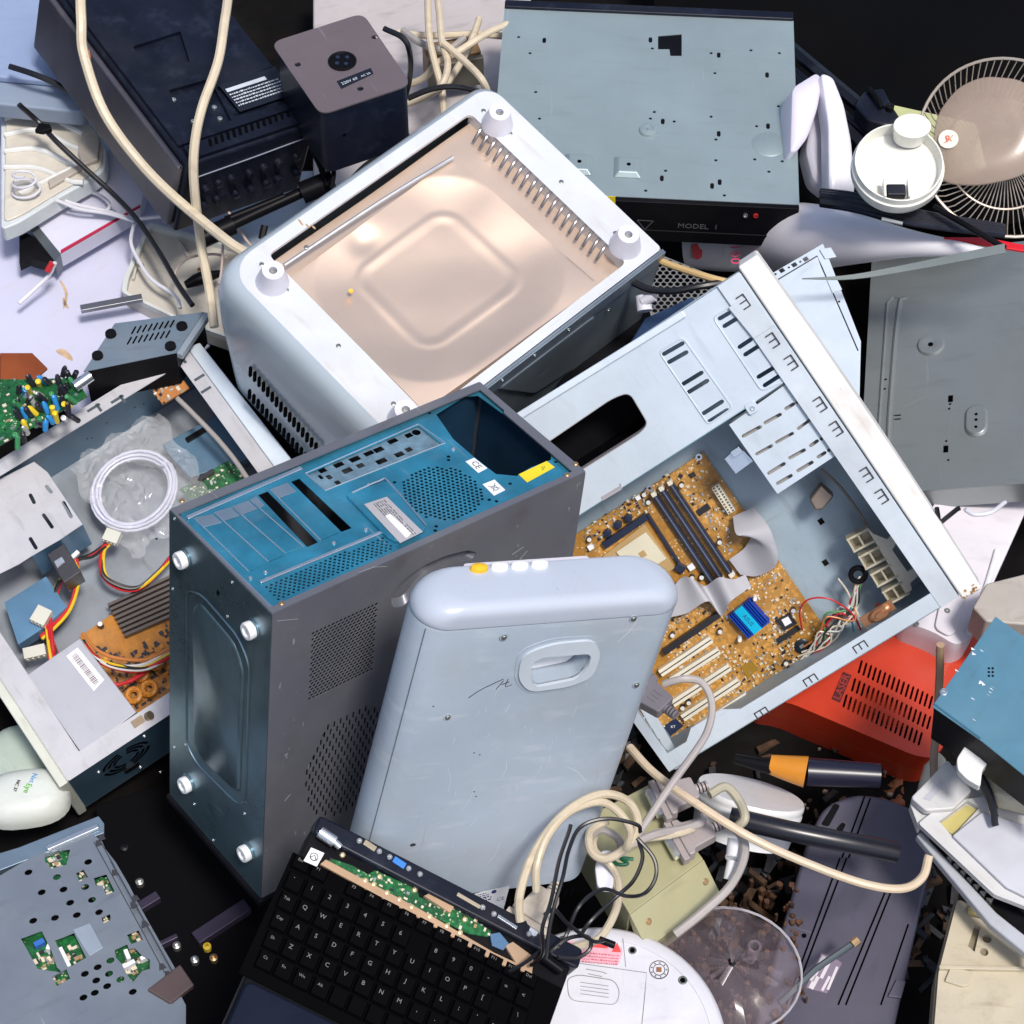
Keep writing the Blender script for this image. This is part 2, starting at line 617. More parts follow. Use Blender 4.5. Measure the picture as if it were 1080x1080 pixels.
def build_tower():
    t = thing('computer_tower', T, 'dark grey computer tower standing on its front with teal rear panel facing up', 'computer tower')
    S = T.sub((0, 0, 0), (1, 0, 0), (0, -1, 0))
    B = T.sub((0, 0, 0), (0, -1, 0), (-1, 0, 0))
    # --- side panel with hex vent, slit vent and finger groove
    hx = [S.uv(*p) for p in ((331, 667), (400, 634), (392, 703), (326, 740))]
    x0 = min(p[0] for p in hx); x1 = max(p[0] for p in hx); y0 = min(p[1] for p in hx); y1 = max(p[1] for p in hx)
    xm0 = (hx[0][0] + hx[3][0]) / 2; xm1 = (hx[1][0] + hx[2][0]) / 2; ym1 = (hx[0][1] + hx[1][1]) / 2; ym0 = (hx[2][1] + hx[3][1]) / 2
    holes = grid_holes(None, xm0, xm1, ym0, ym1, .0051, .0044, .0022, n=6, ph=PI / 6)
    cx, cy = S.uv(366, 800)
    sl = lambda x, y: slot((x, y - .004), (x, y + .004), .0024, 3)
    holes += grid_holes(sl, cx - .055, cx + .055, cy - .085, cy + .075, .0085, .0095, 0, inside=lambda x, y: ((x - cx) / .056) ** 2 + ((y - cy + .005) / .085) ** 2 < 1, stag=True)
    gp = rnd(S.uvs([(503, 583), (499, 590), (478, 594), (455, 603), (440, 620), (427, 640), (413, 641), (412, 630), (424, 613), (444, 598), (470, 586), (494, 580)]), .01, 4)
    bm = NB()
    plate(bm, rrect(0.0005, TL - .0005, -TD, 0, .002, 2), holes + [gp], -.001, 0)
    mk('side_panel', bm, PAINT, t, S)
    bm = NB()
    gx = sum(p[0] for p in gp) / len(gp); gy = sum(p[1] for p in gp) / len(gp)
    a = [(p[0], p[1], -.0008) for p in gp]
    b = [(gx + (p[0] - gx) * .93, gy + (p[1] - gy) * .75, -.008) for p in gp]
    if area(gp) < 0: a.reverse(); b.reverse()
    loft(bm, [a, b], cap0=False, cap1=True)
    mk('finger_groove', bm, PAINT, t, S)
    # --- other painted sheets
    bm = NB()
    box(bm, 0, TL, TW - .001, TW, -TD, 0)
    mk('far_side_panel', bm, PAINT, t, T)
    bm = NB()
    box(bm, TL - .001, TL, .001, TW - .001, -TD, -.0003)
    mk('top_panel', bm, PAINT, t, T)
    bm = NB()
    inn = [(.0035, .0085), (.37, .0085), (.378, .0075), (TL - .013, .0085), (TL - .0125, TW - .06), (TL - .009, TW - .057), (TL - .009, TW - .012), (.0035, TW - .011)]
    plate(bm, rrect(.0005, TL - .0002, .0002, TW - .0002, .002, 2), [inn], -.0012, .0008)
    mk('rear_rim', bm, PAINT, t, T, bev=.0005)
    # --- steel underside with embossing and feet
    bm = NB()
    box(bm, -TW, 0, -TD, -.0012, -.001, 0)
    mk('underside', bm, TEALD, t, B)
    bm = NB()
    pl = B.uvs([(204, 640), (211, 634), (247, 676), (258, 706), (254, 836), (246, 832), (213, 800), (205, 780)])
    prism(bm, rnd(pl, .012), 0.0001, .0022, .97)
    mk('embossed_panel', bm, TEALD, t, B, bev=.0012, seg=3)
    bm = NB()
    pl = B.uvs([(196, 622), (213, 627), (251, 671), (263, 700), (260, 846), (252, 848), (244, 842), (208, 806), (197, 785)])
    tube(bm, [(p[0], p[1], .0001) for p in rnd(pl, .012)], .0013, 6, closed=True)
    mk('embossed_ridge', bm, TEALD, t, B)
    for k, q in enumerate(((191, 589), (263, 663), (195, 826), (258, 898))):
        u = B.uv(q[0] + 4, q[1], 0)
        bm = NB()
        lathe(bm, [(0, 0), (.0125, 0), (.0125, .001), (.0105, .0015), (.0105, .002)], 26, (u[0], u[1], 0))
        w = mk('foot_washer', bm, TEALD, t, B)
        bm = NB()
        lathe(bm, [(0, .0012), (.0098, .0012), (.0102, .008), (.0092, .0098), (.0062, .0098), (.0058, .0075), (.0026, .0072), (.0022, .0086), (0, .0086)], 28, (u[0], u[1], 0))
        mk('foot', bm, WHITE, t, B)
    for q in ((184, 547), (182, 621), (245, 614), (184, 788), (196, 785), (205, 848), (258, 858), (225, 886), (240, 650)):
        u = B.uv(*q)
        screw(t, B, u[0], u[1], r=.002, h=.001, name='rivet')
    bm = NB()
    c = B.uv(230, 625)
    prism(bm, [(c[0] - .003, c[1] - .003), (c[0] + .001, c[1] - .004), (c[0] + .003, c[1] + .002), (c[0] - .001, c[1] + .004)], 0, .0003)
    mk('vent_notch', bm, HOLE, t, B)
    # --- front bezel far below
    bm = NB()
    box(bm, -.004, TL + .004, -.004, TW + .004, -TD - .012, -TD)
    mk('front_bezel', bm, BLACK, t, T, bev=.004)
    # --- recessed rear panel
    Z = -.004
    P = T.up(Z)
    U = P.uv
    psu = [U(*q) for q in ((460, 437), (490, 418), (504, 417), (541, 444), (582, 472), (581, 485), (560, 493), (545, 502), (523, 500), (500, 482), (478, 463))]
    b1 = [U(*q) for q in ((272, 522), (282, 518), (335.5, 572), (324, 577))]
    b2 = [U(*q) for q in ((306.7, 508), (315.5, 504.5), (371, 557), (360, 561))]
    io = [U(*q) for q in ((324, 500), (441, 449), (467, 469), (345, 517))]
    fc = U(466, 520); frd = .0455
    holes = [psu, b1, b2, io]
    holes += grid_holes(None, fc[0] - .05, fc[0] + .05, fc[1] - .05, fc[1] + .05, .0058, .0046, .0020, inside=lambda x, y: math.hypot(x - fc[0], y - fc[1]) < frd - .001, n=6, ph=PI / 6)
    v = [U(*q) for q in ((277, 618), (403, 566), (416, 577), (300, 632), (291, 633))]
    holes += grid_holes(None, min(p[0] for p in v), max(p[0] for p in v), min(p[1] for p in v), max(p[1] for p in v), .0062, .0036, .0019, inside=inpoly(v), n=4, ph=0)
    for q in ((473, 481.5), (473, 485), (408, 508), (416, 508.5), (460, 555), (459, 559.5), (516, 527), (523.5, 528.5), (538, 510), (586, 487), (593, 484), (453, 435.5)):
        u = U(*q); holes.append(circ(u[0], u[1], .0022, 8))
    bm = NB()
    plate(bm, rrect(.0022, TL - .005, .003, TW - .003, .001, 2), holes, -.001, 0)
    mk('rear_panel', bm, TEAL, t, P)
    # bright rails under the far rim
    bm = NB()
    a = U(190, 541); b = U(444, 433)
    prism(bm, bar2(a, b, .006), 0, .0035)
    a = U(197, 547); b = U(318, 494)
    prism(bm, bar2(a, b, .0055), 0, .0022)
    mk('folded_rail', bm, CHROME, t, P, bev=.0012, seg=3)
    bm = NB()
    prism(bm, bar2(U(274, 615), U(402, 562), .0042), 0, .0022)
    mk('vent_ridge', bm, CHROME, t, P, bev=.0016, seg=3)
    bm = NB()
    prism(bm, bar2(U(187, 545), U(287, 643), .006), 0, .001)
    mk('edge_fold', bm, STEEL, t, P, bev=.0004)
    # expansion slot covers
    cov = [((205, 547), (262, 603), (224, 543), (281, 594)), ((226, 541), (283, 593), (243, 536), (299, 586)), ((245, 535), (301, 584), (262, 529), (318, 578)), ((264, 528), (320, 577), (270, 524.5), (322, 576)), ((285, 517), (338, 570), (303, 510), (357, 562))]
    for a0, a1, c0, c1 in cov:
        A, Bq, Cq, D = U(*a0), U(*a1), U(*c1), U(*c0)
        bm = NB()
        prism(bm, [A, Bq, Cq, D], .0001, .0009)
        o = mk('slot_cover', bm, TEAL, t, P, bev=.0004)
        bm = NB()
        tube(bm, [(*A, .0006), (*Bq, .0006)], .0007, 6)
        mk('folded_edge', bm, CHROME, o, P)
        bm = NB()
        e = [A[0] * .82 + Bq[0] * .18, A[1] * .82 + Bq[1] * .18]; f = [D[0] * .82 + Cq[0] * .18, D[1] * .82 + Cq[1] * .18]
        prism(bm, [A, e, f, D], .0009, .0016)
        mk('cover_tab', bm, STEEL, o, P, bev=.0004)
    # io shield
    I = P.up(-.002)
    V = I.uv
    so = [V(*q) for q in ((322, 501), (441, 449), (469, 469), (343, 519))]
    hs = []
    rr = random.Random(3)
    for q, w in (((340, 496), .009), ((347, 503), .006), ((357, 490), .012), ((366, 496), .012), ((374, 484), .013), ((380, 491), .009), ((389, 478), .012), ((399, 474), .012), ((396, 480), .007), ((414, 465), .012), ((424, 461), .013), ((431, 459), .009), ((439, 456), .0), ((444, 462), .0),
                 ((402, 486), .013), ((412, 484), .012), ((421, 479), .011), ((431, 474), .008), ((356, 509), .006), ((366, 500), .008), ((338, 503), .004)):
        c = V(*q)
        if w == 0:
            hs.append(circ(c[0], c[1], .0052, 12))
        else:
            hs.append(rrect(c[0] - w / 2, c[0] + w / 2, c[1] - .0035 - rr.random() * .001, c[1] + .0035, .001, 2))
    # keep holes from touching
    keep = []
    for h in hs:
        xs = [p[0] for p in h]; ys = [p[1] for p in h]
        bb = (min(xs), max(xs), min(ys), max(ys))
        if all(bb[1] + .0006 < k[0] or k[1] + .0006 < bb[0] or bb[3] + .0006 < k[2] or k[3] + .0006 < bb[2] for k in keep):
            keep.append(bb)
        else:
            h[:] = []
    hs = [h for h in hs if h]
    bm = NB()
    plate(bm, so, hs, -.0006, 0)
    sh = mk('port_shield', bm, mt('shield_steel', (.30, .45, .52), .35, .7, var=.3, vs=60), t, I)
    bm = NB()
    for i in range(4):
        tube(bm, [(*so[i], .0024), (*so[(i + 1) % 4], .0024)], .0008, 6)
    mk('shield_frame', bm, CHROME, t, I)
    # label pan
    bm = NB()
    lp = rnd([U(*q) for q in ((363, 523), (408, 508), (451, 560), (421, 575), (409, 570))], .006)
    prism(bm, lp, 0, .0042, .97)
    mk('raised_pan', bm, TEAL, t, P, bev=.0016, seg=3)
    bm = NB()
    e = [U(*q) for q in ((371, 523), (401, 510), (410, 512), (449, 557))]
    tube(bm, [(q[0], q[1], .0044) for q in e], .0011, 6, k=3)
    mk('pan_highlight_fold', bm, CHROME, t, P)
    G = P.up(.0047)
    lb = [G.uv(*q) for q in ((384, 532), (408, 524), (446, 561), (422, 573))]
    bm = NB(); prism(bm, lb, 0, .0003)
    lab = mk('rating_label', bm, mt('grey_label', (.42, .41, .43), .5, .1), t, G)
    d = Vector(G.uv(422, 573)) - Vector(G.uv(384, 532)); an = math.atan2(d.y, d.x)
    LF = G.sub((*G.uv(384, 532), .0003), (math.cos(an), math.sin(an), 0), (0, 0, 1))
    bm = NB(); lines_text(bm, .004, d.length * .45, .022, 6, .0026, .0013, 0, 5); lines_text(bm, .03, d.length - .004, .022, 3, .003, .0013, 0, 6)
    mk('label_print', bm, INK, lab, LF)
    s4 = [G.uv(*q) for q in ((406, 544.5), (411.5, 542), (434, 563), (428.5, 568))]
    bm = NB(); prism(bm, rnd(s4, .002), .0003, .0006)
    mk('white_sticker', bm, STICK, lab, G)
    # stickers
    def stick(name, q4, m, text=None, ang=0, h=.008, extra=None):
        pp = [U(*q) for q in q4]
        bm = NB(); prism(bm, pp, .0001, .0004)
        o = mk(name, bm, m, t, P)
        c = (sum(p[0] for p in pp) / 4, sum(p[1] for p in pp) / 4)
        bm = NB()
        if text: txt(bm, text, c, ang, h, .0005, .00005)
        if extra: extra(bm, c)
        mk('sticker_print', bm, INK, o, P)
    stick('approval_sticker', ((491, 487), (500, 483), (514, 494), (504.5, 499)), STICK, 'CE', -PI / 2 - .1, .011)
    def bin_(bm, c):
        for a, b in (((-.005, .005), (.005, -.005)), ((-.005, -.005), (.005, .005)), ((-.003, .002), (.003, .002)), ((-.003, .002), (-.002, -.005)), ((.003, .002), (.002, -.005)), ((-.002, -.005), (.002, -.005))):
            prism(bm, bar2((c[0] + a[0], c[1] + a[1]), (c[0] + b[0], c[1] + b[1]), .0006), .0004, .00055)
    stick('waste_sticker', ((509, 511), (521.5, 506), (533, 517), (521, 523)), STICK, extra=bin_)
    def arr(bm, c):
        for k in range(3):
            prism(bm, bar2((c[0] + .006 + k * .002, c[1] - .003 + k * .001), (c[0] + .009 + k * .002, c[1] + .003), .0005), .0004, .00055)
    stick('yellow_sticker', ((547, 500.5), (576.5, 486.5), (585, 493), (556, 509)), mt('yellow_sticker', (.78, .60, .02), .5), extra=arr)
    for q in ((297, 637), (192, 529), (607, 490), (598, 501.5)):
        u = T.uv(*q); screw(t, T, u[0], u[1], .0008, m=BRASS)
    for q in ((264, 610), (352, 573), (389, 512), (280, 604), (386, 559), (478, 474)):
        u = U(*q); screw(t, P, u[0], u[1], 0, r=.0026)
    u = T.uv(488, 421); 
    # inner structure seen through the openings
    bm = NB()
    box(bm, .012, TL - .012, .012, TW - .012, -TD + .02, -TD + .022)
    box(bm, .33, .331, .01, TW - .01, -.2, -.012)
    box(bm, .332, TL - .003, TW - .004, TW - .003, -.25, -.012)
    box(bm, TL - .003, TL - .002, .01, TW - .01, -.25, -.012)
    box(bm, .332, TL - .003, .01, TW - .01, -.26, -.25)
    mk('inner_frame', bm, mt('navy_inner_steel', (.015, .05, .10), .5, .5, var=.4), t, T)
    bm = NB(); box(bm, .01, .33, .009, .0095, -TD + .03, -.03); mk('dark_vent_backing', bm, HOLE, t, T)  # black sheet added behind the side vents to keep their holes dark
    # scratches rubbed through the paint
    bm = NB()
    for pts in (((292, 655), (305, 653.5), (314, 653)), ((378, 604), (395, 598), (408, 597.5)), ((300, 845), (306, 838)), ((540, 585), (552, 577)), ((548, 590), (556, 581))):
        tube(bm, [(*S.uv(*p), 0.0) for p in pts], .0005, 4)
    mk('paint_scratch', bm, mt('scratch_metal', (.5, .5, .52), .4, .6), t, S)
build_tower()

# =================================================================== rounded plastic casing
K = mat34([[0.9227, 0.2151, 0.3201, -0.2042], [0.2756, 0.2128, -0.9374, -0.6016], [-0.2697, 0.9531, 0.137, 0.02]])
K = K.sub((.020, 0, 0), (1, 0, 0), (0, 0, 1))
KW, KL = .285, .4924


def rr_ring(w0, w1, z0, z1, r, y, n=7):
    return [(p[0], y, p[1]) for p in rrect(w0, w1, z0, z1, r, n)]


def build_casing():
    t = thing('plastic_casing', K, 'smooth blue grey plastic casing with recessed grip leaning on the dark tower', 'equipment casing')
    cm = mt('blue_grey_plastic', (0.37, 0.44, 0.52), 0.33, 0, var=.09, vs=4, scr=.5, dirt=.28, dcol=(.60, .62, .66), coat=.15, bump=.03, bs=15)
    cm2 = mt('pale_lilac_plastic', (0.46, 0.51, 0.60), 0.30, 0, var=.04, vs=5, scr=.25, dirt=.08, dcol=(.4, .42, .46), coat=.2)
    SEAM = KL - .036
    D = -.066
    bm = NB()
    rings = [rr_ring(.0, KW, D, 0, .03, y) for y in (.045, .15, .3, SEAM - .0035)]
    rings.append(rr_ring(.0008, KW - .0008, D + .0008, -.0008, .029, SEAM - .001))
    loft(bm, rings)
    body = mk('body', bm, cm, t, K, ang=50)
    bm = NB()
    rings = [rr_ring(.001, KW - .001, D + .001, -.001, .029, SEAM - .0008), rr_ring(-.0003, KW + .0003, D - .0003, .0003, .031, SEAM + .0004)]
    for i in range(9):
        a = PI / 2 * i / 8
        e = .013 * (1 - math.cos(max(0, a * 1.5 - PI / 4)))
        ex = .034 * (1 - math.cos(a))
        rings.append(rr_ring(-.0003 + ex, KW + .0003 - ex, D - .0003 + e * .6, .0003 - e, .03 - e * .4, SEAM + .0012 + .026 * math.sin(a)))
    loft(bm, rings)
    cap = mk('top_cap', bm, cm2, t, K, ang=60)
    # pocket of the grip
    U = K.uv
    out = rnd([U(*q) for q in ((549, 689), (582, 677), (626, 673), (633, 688), (624, 712), (600, 722), (557, 728), (545, 714))], .02, 5)
    inn = rnd([U(*q) for q in ((560, 697), (571, 691), (623, 687), (620, 700), (608, 714), (563, 723), (558, 712))], .008, 4)
    c = NB(); prism(c, inn, -.025, .01)
    body = boolcut(body, [c])
    for p in body.data.polygons: pass
    bm = NB()
    g = rnd([U(*q) for q in ((546, 686), (580, 673), (628, 670), (637, 686), (628, 714), (602, 726), (555, 732), (541, 716))], .022, 5)
    plate(bm, g, [out], -.001, .0008)
    mk('grip_surround', bm, cm, t, K, bev=.0006, seg=3)
    bm = NB()
    plate(bm, out, [inn], -.002, .0035)
    mk('grip_frame', bm, mt('light_grip_plastic', (.50, .56, .62), .35), t, K, bev=.0016, seg=3)
    bm = NB()
    i2 = rnd([U(*q) for q in ((561, 698), (571, 692), (622, 688), (619, 700), (607, 713), (564, 722))], .008, 4)
    prism(bm, i2, -.0249, -.0215)
    mk('grip_pocket', bm, WHITE, t, K)
    for q in ((472, 756), (531, 671), (668, 652), (671, 722)):
        u = U(*q)
        bm = NB(); lathe(bm, [(0, 0), (.0045, 0), (.0045, .0006), (.0038, .0006), (.0036, .0002), (0, .0002)], 14, (u[0], u[1], .0003 if q[1] != 671 else .0012))
        mk('screw_seat', bm, cm, t, K)
        screw(t, K, u[0], u[1], .0005 if q[1] != 671 else .0014, r=.003, m=mt('dull_screw', (.3, .32, .3), .4, .8), h=.0018)
    bm = NB()
    for q in ((435.5, 891), (500, 794), (506, 796), (457, 745), (500, 835), (502, 840)):
        u = U(*q); s = .0035 if q[0] == 435.5 else .001
        prism(bm, circ(u[0], u[1], s, 8, ry=s * .7), 0, .0003)
    for pts in (((494, 736), (506, 728), (518, 722), (531, 716)), ((523, 727), (531, 718)), ((529, 722), (537, 719)), ((536, 716), (533, 724), (540, 722)), ((547, 722), (553, 727))):
        tube(bm, [(*U(*p), .0) for p in pts], .0005, 4, k=3)
    mk('scuff_marks', bm, INK, t, K)
    bm = NB(); tube(bm, [(.0078, .05, -.0082), (.0078, SEAM - .003, -.0082)], .0004, 5); mk('side_seam', bm, mt('seam_grey', (.10, .12, .14), .6), t, K)
    bm = NB(); rs = random.Random(41)
    for k in range(34):
        x = rs.uniform(.03, KW - .03); y = rs.uniform(.08, SEAM - .03); l_ = rs.uniform(.006, .045) * rs.choice((.4, 1)); a = rs.gauss(1.5, .35)
        tube(bm, [(x, y, -.0001), (x + l_ * .5 * math.cos(a), y + l_ * .5 * math.sin(a), .0), (x + l_ * math.cos(a + .15), y + l_ * math.sin(a + .15), -.0001)], rs.uniform(.00012, .0003), 4)
    mk('scuff_streaks', bm, mt('pale_scuff', (.66, .68, .72), .6), t, K)['kind'] = 'stuff'
    # buttons along the top
    E = K.sub((0, SEAM + .0262, 0), (1, 0, 0), (0, 1, 0))   # x right, z up out of the top, y away from viewer
    bm = NB()
    a = E.uv(492, 603, 0); b = E.uv(622, 590, 0)
    prism(bm, rnd([(a[0], a[1] - .005), (b[0], a[1] - .005), (b[0], a[1] + .012), (a[0], a[1] + .012)], .004), -.004, .0004)
    mk('button_strip', bm, mt('pale_grey_strip', (.58, .56, .62), .4), t, E, bev=.0008)
    for k, q in enumerate(((505, 602), (526, 599.5), (547, 597.5), (568, 596))):
        u = E.uv(*q)
        bm = NB()
        lathe(bm, [(.0095, .0), (.0095, .003), (.0085, .0052), (.005, .0066), (0, .007)], 24, (u[0], a[1] + .001, 0), sy=.62)
        bo = mk('button', bm, mt('amber_button', (.80, .47, .02), .3) if k == 0 else WHITE, t, E)
        bo['label'] = 'amber oval push button' if k == 0 else 'white oval push button'
    # rating label and vents near the foot
    bm = NB()
    pp = [U(*q) for q in ((478, 948), (537.4, 934), (528.5, 968), (505, 975))]
    prism(bm, pp, .0001, .0004)
    lab = mk('rating_label', bm, STICK, t, K)
    d = Vector(pp[1]) - Vector(pp[0]); an = math.atan2(d.y, d.x)
    LF = K.sub((*U(497, 944), .0004), (math.cos(an), math.sin(an), 0), (0, 0, 1))
    bm = NB(); lines_text(bm, .003, .022, -.003, 3, .0035, .002, 0, 2); lines_text(bm, .008, .03, -.012, 2, .004, .0022, 0, 3)
    txt(bm, 'CE', (.035, -.019), 0, .008, 0, .0001)
    prism(bm, circ(.0265, -.003, .0032, 8), 0, .0002)
    mk('label_print', bm, mt('navy_ink', (.03, .04, .16), .6), lab, LF)
    bm = NB()
    for k in range(11):
        u = U(533 + k * 7, 956 - k * 1.5)
        prism(bm, slot((u[0], u[1] - .006), (u[0], u[1] + .006), .0028), 0, .0003)
    mk('vent_slits', bm, HOLE, t, K)
build_casing()

# =================================================================== upturned white housing
H0 = mat34([[0.682, 0.7207, 0.1248, -0.2566], [-0.6931, 0.6913, -0.2042, -0.0481], [-0.2334, 0.0528, 0.9709, 0.4765]])

HS = 1.12
HM = Matrix.Translation(CAM + (H0.M.translation - CAM) * HS) @ H0.M.to_quaternion().to_matrix().to_4x4() @ Matrix.Scale(HS, 4)
H = Fr(HM)


def build_housing():
    t = thing('appliance_housing', H, 'upturned white appliance housing with coppery metal bottom plate and four posts', 'appliance housing')
    X0, X1, Y0, Y1 = -.038, .248, -.034, .356
    hm = mt('grey_white_plastic', (0.44, 0.51, 0.57), 0.28, 0, var=.06, vs=4, scr=.2, dirt=.1, dcol=(.45, .40, .32), coat=.25)
    U = H.uv
    def hr(a, b, c, d):
        o = []
        for cx, cy, an, r in ((b, d, 0, .006), (a, d, PI / 2, .022), (a, c, PI, .034), (b, c, 1.5 * PI, .008)):
            sx = -r if cx == b else r; sy = -r if cy == d else r
            for i in range(7):
                t_ = an + PI / 2 * i / 6
                o.append((cx + sx + r * math.cos(t_), cy + sy + r * math.sin(t_)))
        return o
    # moulded body: rounded, bulging outwards just below the rim
    bm = NB()
    prof = [(0, 0), (.004, -.003), (.010, -.010), (.014, -.022), (.016, -.045), (.013, -.10), (.006, -.17), (.0, -.235)]
    rings = []
    for e, z in prof[::-1]:
        rings.append([(p[0], p[1], z) for p in hr(X0 - e, X1 - .004, Y0 - e, Y1 + e * .5)])
    loft(bm, rings, cap0=True, cap1=False)
    ring_top = [(p[0], p[1]) for p in hr(X0, X1 - .004, Y0, Y1)]
    # vents
    body = mk('body', bm, hm, t, H, ang=50)
    # top rim frame with a big opening
    ox0, ox1, oy0, oy1 = -.017, .232, .012, .312
    bm = NB()
    plate(bm, ring_top, [rnd([(ox0 - .006, oy0), (ox1, oy0), (ox1, oy1), (ox0 - .006, oy1)], .008)], -.004, .0002)
    box(bm, ox0 - .008, ox1, oy0 - .002, oy0, -.02, -.001)
    box(bm, ox0 - .008, ox1, oy1, oy1 + .002, -.022, -.001)
    mk('rim', bm, mt('silver_white_plastic', (.60, .63, .67), .32, var=.05, dirt=.25, dcol=(.45, .38, .30), scr=.3), t, H, bev=.0012)
    # coppery plate, with flange, raised centre and toothed edge
    cop = mt('coppery_plate', (0.90, 0.70, 0.55), 0.33, 0.75, var=.06, vs=3.5, scr=.2, dirt=.12, dcol=(.75, .62, .52), rv=.06, bump=.015, bs=9)
    bm = NB()
    g = 26
    zs = lambda x, y: -.012 + .0028 * math.sin(9 * x + 14 * y + 1) * math.cos(11 * y - 6 * x)
    vv = [[bm.verts.new((ox0 - .004 + (ox1 - ox0 + .014) * i / g, oy0 - .004 + (oy1 - oy0 + .008) * j / g, zs(i / g * .25, j / g * .3) - .008)) for i in range(g + 1)] for j in range(g + 1)]
    for j in range(g):
        for i in range(g):
            bm.faces.new((vv[j][i], vv[j][i + 1], vv[j + 1][i + 1], vv[j + 1][i]))
    mk('lower_plate', bm, cop, t, H)
    # raised inner tray
    pl = [U(*q) for q in ((306, 290), (478, 162), (632, 294), (455, 424))]
    pl = [U(303, 292, -.008), U(478, 161, -.008), U(636, 300, -.008), U(446, 436, -.008)]
    bm = NB()
    A = rnd(pl, .02, 5)
    cxy = (sum(p[0] for p in A) / len(A), sum(p[1] for p in A) / len(A))
    def inset(pts, k): return [(cxy[0] + (p[0] - cxy[0]) * k, cxy[1] + (p[1] - cxy[1]) * k) for p in pts]
    q4 = [U(368, 306, -.006), U(476, 232, -.006), U(552, 298, -.006), U(441, 380, -.006)]
    Bq = rnd(q4, .014, 5)
    if area(A) < 0: A.reverse()
    if area(Bq) < 0: Bq.reverse()
    # same vertex count and matching start
    def align(P, Q):
        k = min(range(len(Q)), key=lambda s: sum((Vector(P[i]) - Vector(Q[(i + s) % len(Q)])).length for i in range(0, len(P), 3)))
        return [Q[(i + k) % len(Q)] for i in range(len(Q))]
    Bq = align(A, Bq)
    def sc2(P, k):
        c = (sum(p[0] for p in P) / len(P), sum(p[1] for p in P) / len(P))
        return [(c[0] + (p[0] - c[0]) * k, c[1] + (p[1] - c[1]) * k) for p in P]
    g = 84
    c4 = [Vector(p) for p in pl]
    # the stamped square in tray coordinates
    def hgt(u, v):
        e = min(u, 1 - u, v, 1 - v)
        m = max(abs(u - .47) / .25, abs(v - .5) / .25)      # 1 on the stamped outline
        rc = math.hypot(max(0, abs(u - .47) / .25 - .72), max(0, abs(v - .5) / .25 - .72)) / .28
        m = max(m, .72 + .28 * rc) if rc > 0 else m
        dish = .0062 * max(0, min(1, (m - 1) / .95)) ** 1.5
        step = .0010 * max(0, min(1, (m - .93) / .16)) - .0010 * max(0, min(1, (m - 1.12) / .1))
        lip = -.006 * max(0, 1 - e / .012)
        buck = .0022 * math.sin(5.2 * u + 2.6 * v + .6) * math.sin(4.1 * v - 1.7 * u) + .0009 * math.sin(13 * u + 3) * math.sin(9 * v)
        dent = -.0028 * math.exp(-((u - .08) ** 2 + (v - .38) ** 2) / .004)
        return -.0165 + dish + step + lip + buck + dent
    rows = []
    for j in range(g + 1):
        row = []
        for i in range(g + 1):
            u, v = i / g, j / g
            # ease the grid towards rounded corners
            p = (c4[0] * (1 - u) + c4[3] * u) * (1 - v) + (c4[1] * (1 - u) + c4[2] * u) * v
            row.append(bm.verts.new((p.x, p.y, hgt(u, v))))
        rows.append(row)
    for j in range(g):
        for i in range(g):
            bm.faces.new((rows[j][i], rows[j][i + 1], rows[j + 1][i + 1], rows[j + 1][i]))
    mk('pressed_tray', bm, cop, t, H, ang=60)
    # toothed heat fins along the far right rail
    for k in range(19):
        y = oy1 - .0005
        x = ox0 + .016 + k * .0112
        bm = NB()
        tube(bm, [(x, oy1 - .001, -.003), (x + .001, oy1 - .006, -.0035), (x + .003, oy1 - .013, -.008), (x + .0035, oy1 - .017, -.0125)], .0018, 6, k=3)
        mk('fin', bm, mt('fin_steel', (.28, .26, .27), .3, .7), t, H)
    # bright lifted flange along near-left edge
    bm = NB()
    a = [U(300, 280, -.004), U(400, 214, -.004), U(478, 166, -.004)]
    tube(bm, [(*a[0], -.004), (*a[1], -.003), (*a[2], -.004)], .0022, 6, k=5)
    mk('bright_flange', bm, CHROME, t, H)
    # posts
    for q in ((288, 285), (527, 118), (663, 247), (428, 432)):
        u = U(q[0], q[1], .024)
        bm = NB()
        lathe(bm, [(.0185, 0), (.0175, .004), (.0125, .022), (.0118, .0245), (.0095, .0245), (.0085, .024), (.0045, .024), (.0045, .016), (0, .016)], 32, (u[0], u[1], -.0002))
        po = mk('post', bm, mt('lilac_white_plastic', (.66, .66, .74), .38), t, H, ang=50)
        bm = NB()
        lathe(bm, [(0, .0165), (.0044, .0165), (.0044, .0175), (.002, .0175), (0, .017)], 16, (u[0], u[1], 0))
        mk('post_screw', bm, mt('dull_screw', (.3, .32, .3), .4, .8), po, H)
    for q in ((510, 117), (592, 192), (649, 246), (357, 365), (415, 426), (302, 306), (323, 261), (538, 141), (276, 279)):
        u = U(*q); screw(t, H, u[0], u[1], .0002, r=.0028, m=mt('dull_screw', (.3, .32, .3), .4, .8), h=.0008)
    # vent slots in the curved left side: raised dark recesses
    for row, (pa, pb, n) in enumerate((((264, 392), (333, 472), 16), ((263, 416), (322, 482), 14))):
        for k in range(n):
            f = k / (n - 1)
            px = pa[0] + (pb[0] - pa[0]) * f; py = pa[1] + (pb[1] - pa[1]) * f
            Sd = H.sub((0, Y0 - .0135, 0), (1, 0, 0), (0, -1, 0))
            u = Sd.uv(px, py, 0)
            bm = NB()
            prism(bm, slot((u[0], u[1] - .009), (u[0], u[1] + .009), .0034), -.0015, .0012)
            mk('vent_slot', bm, HOLE, t, Sd)
    # steel panel on the lower right side
    Rf = H.sub((X1, 0, 0), (0, 1, 0), (1, 0, 0))   # x along y
    st = mt('blue_grey_steel_side', (.22, .27, .32), .38, .6, var=.15, scr=.4)
    bm = NB()
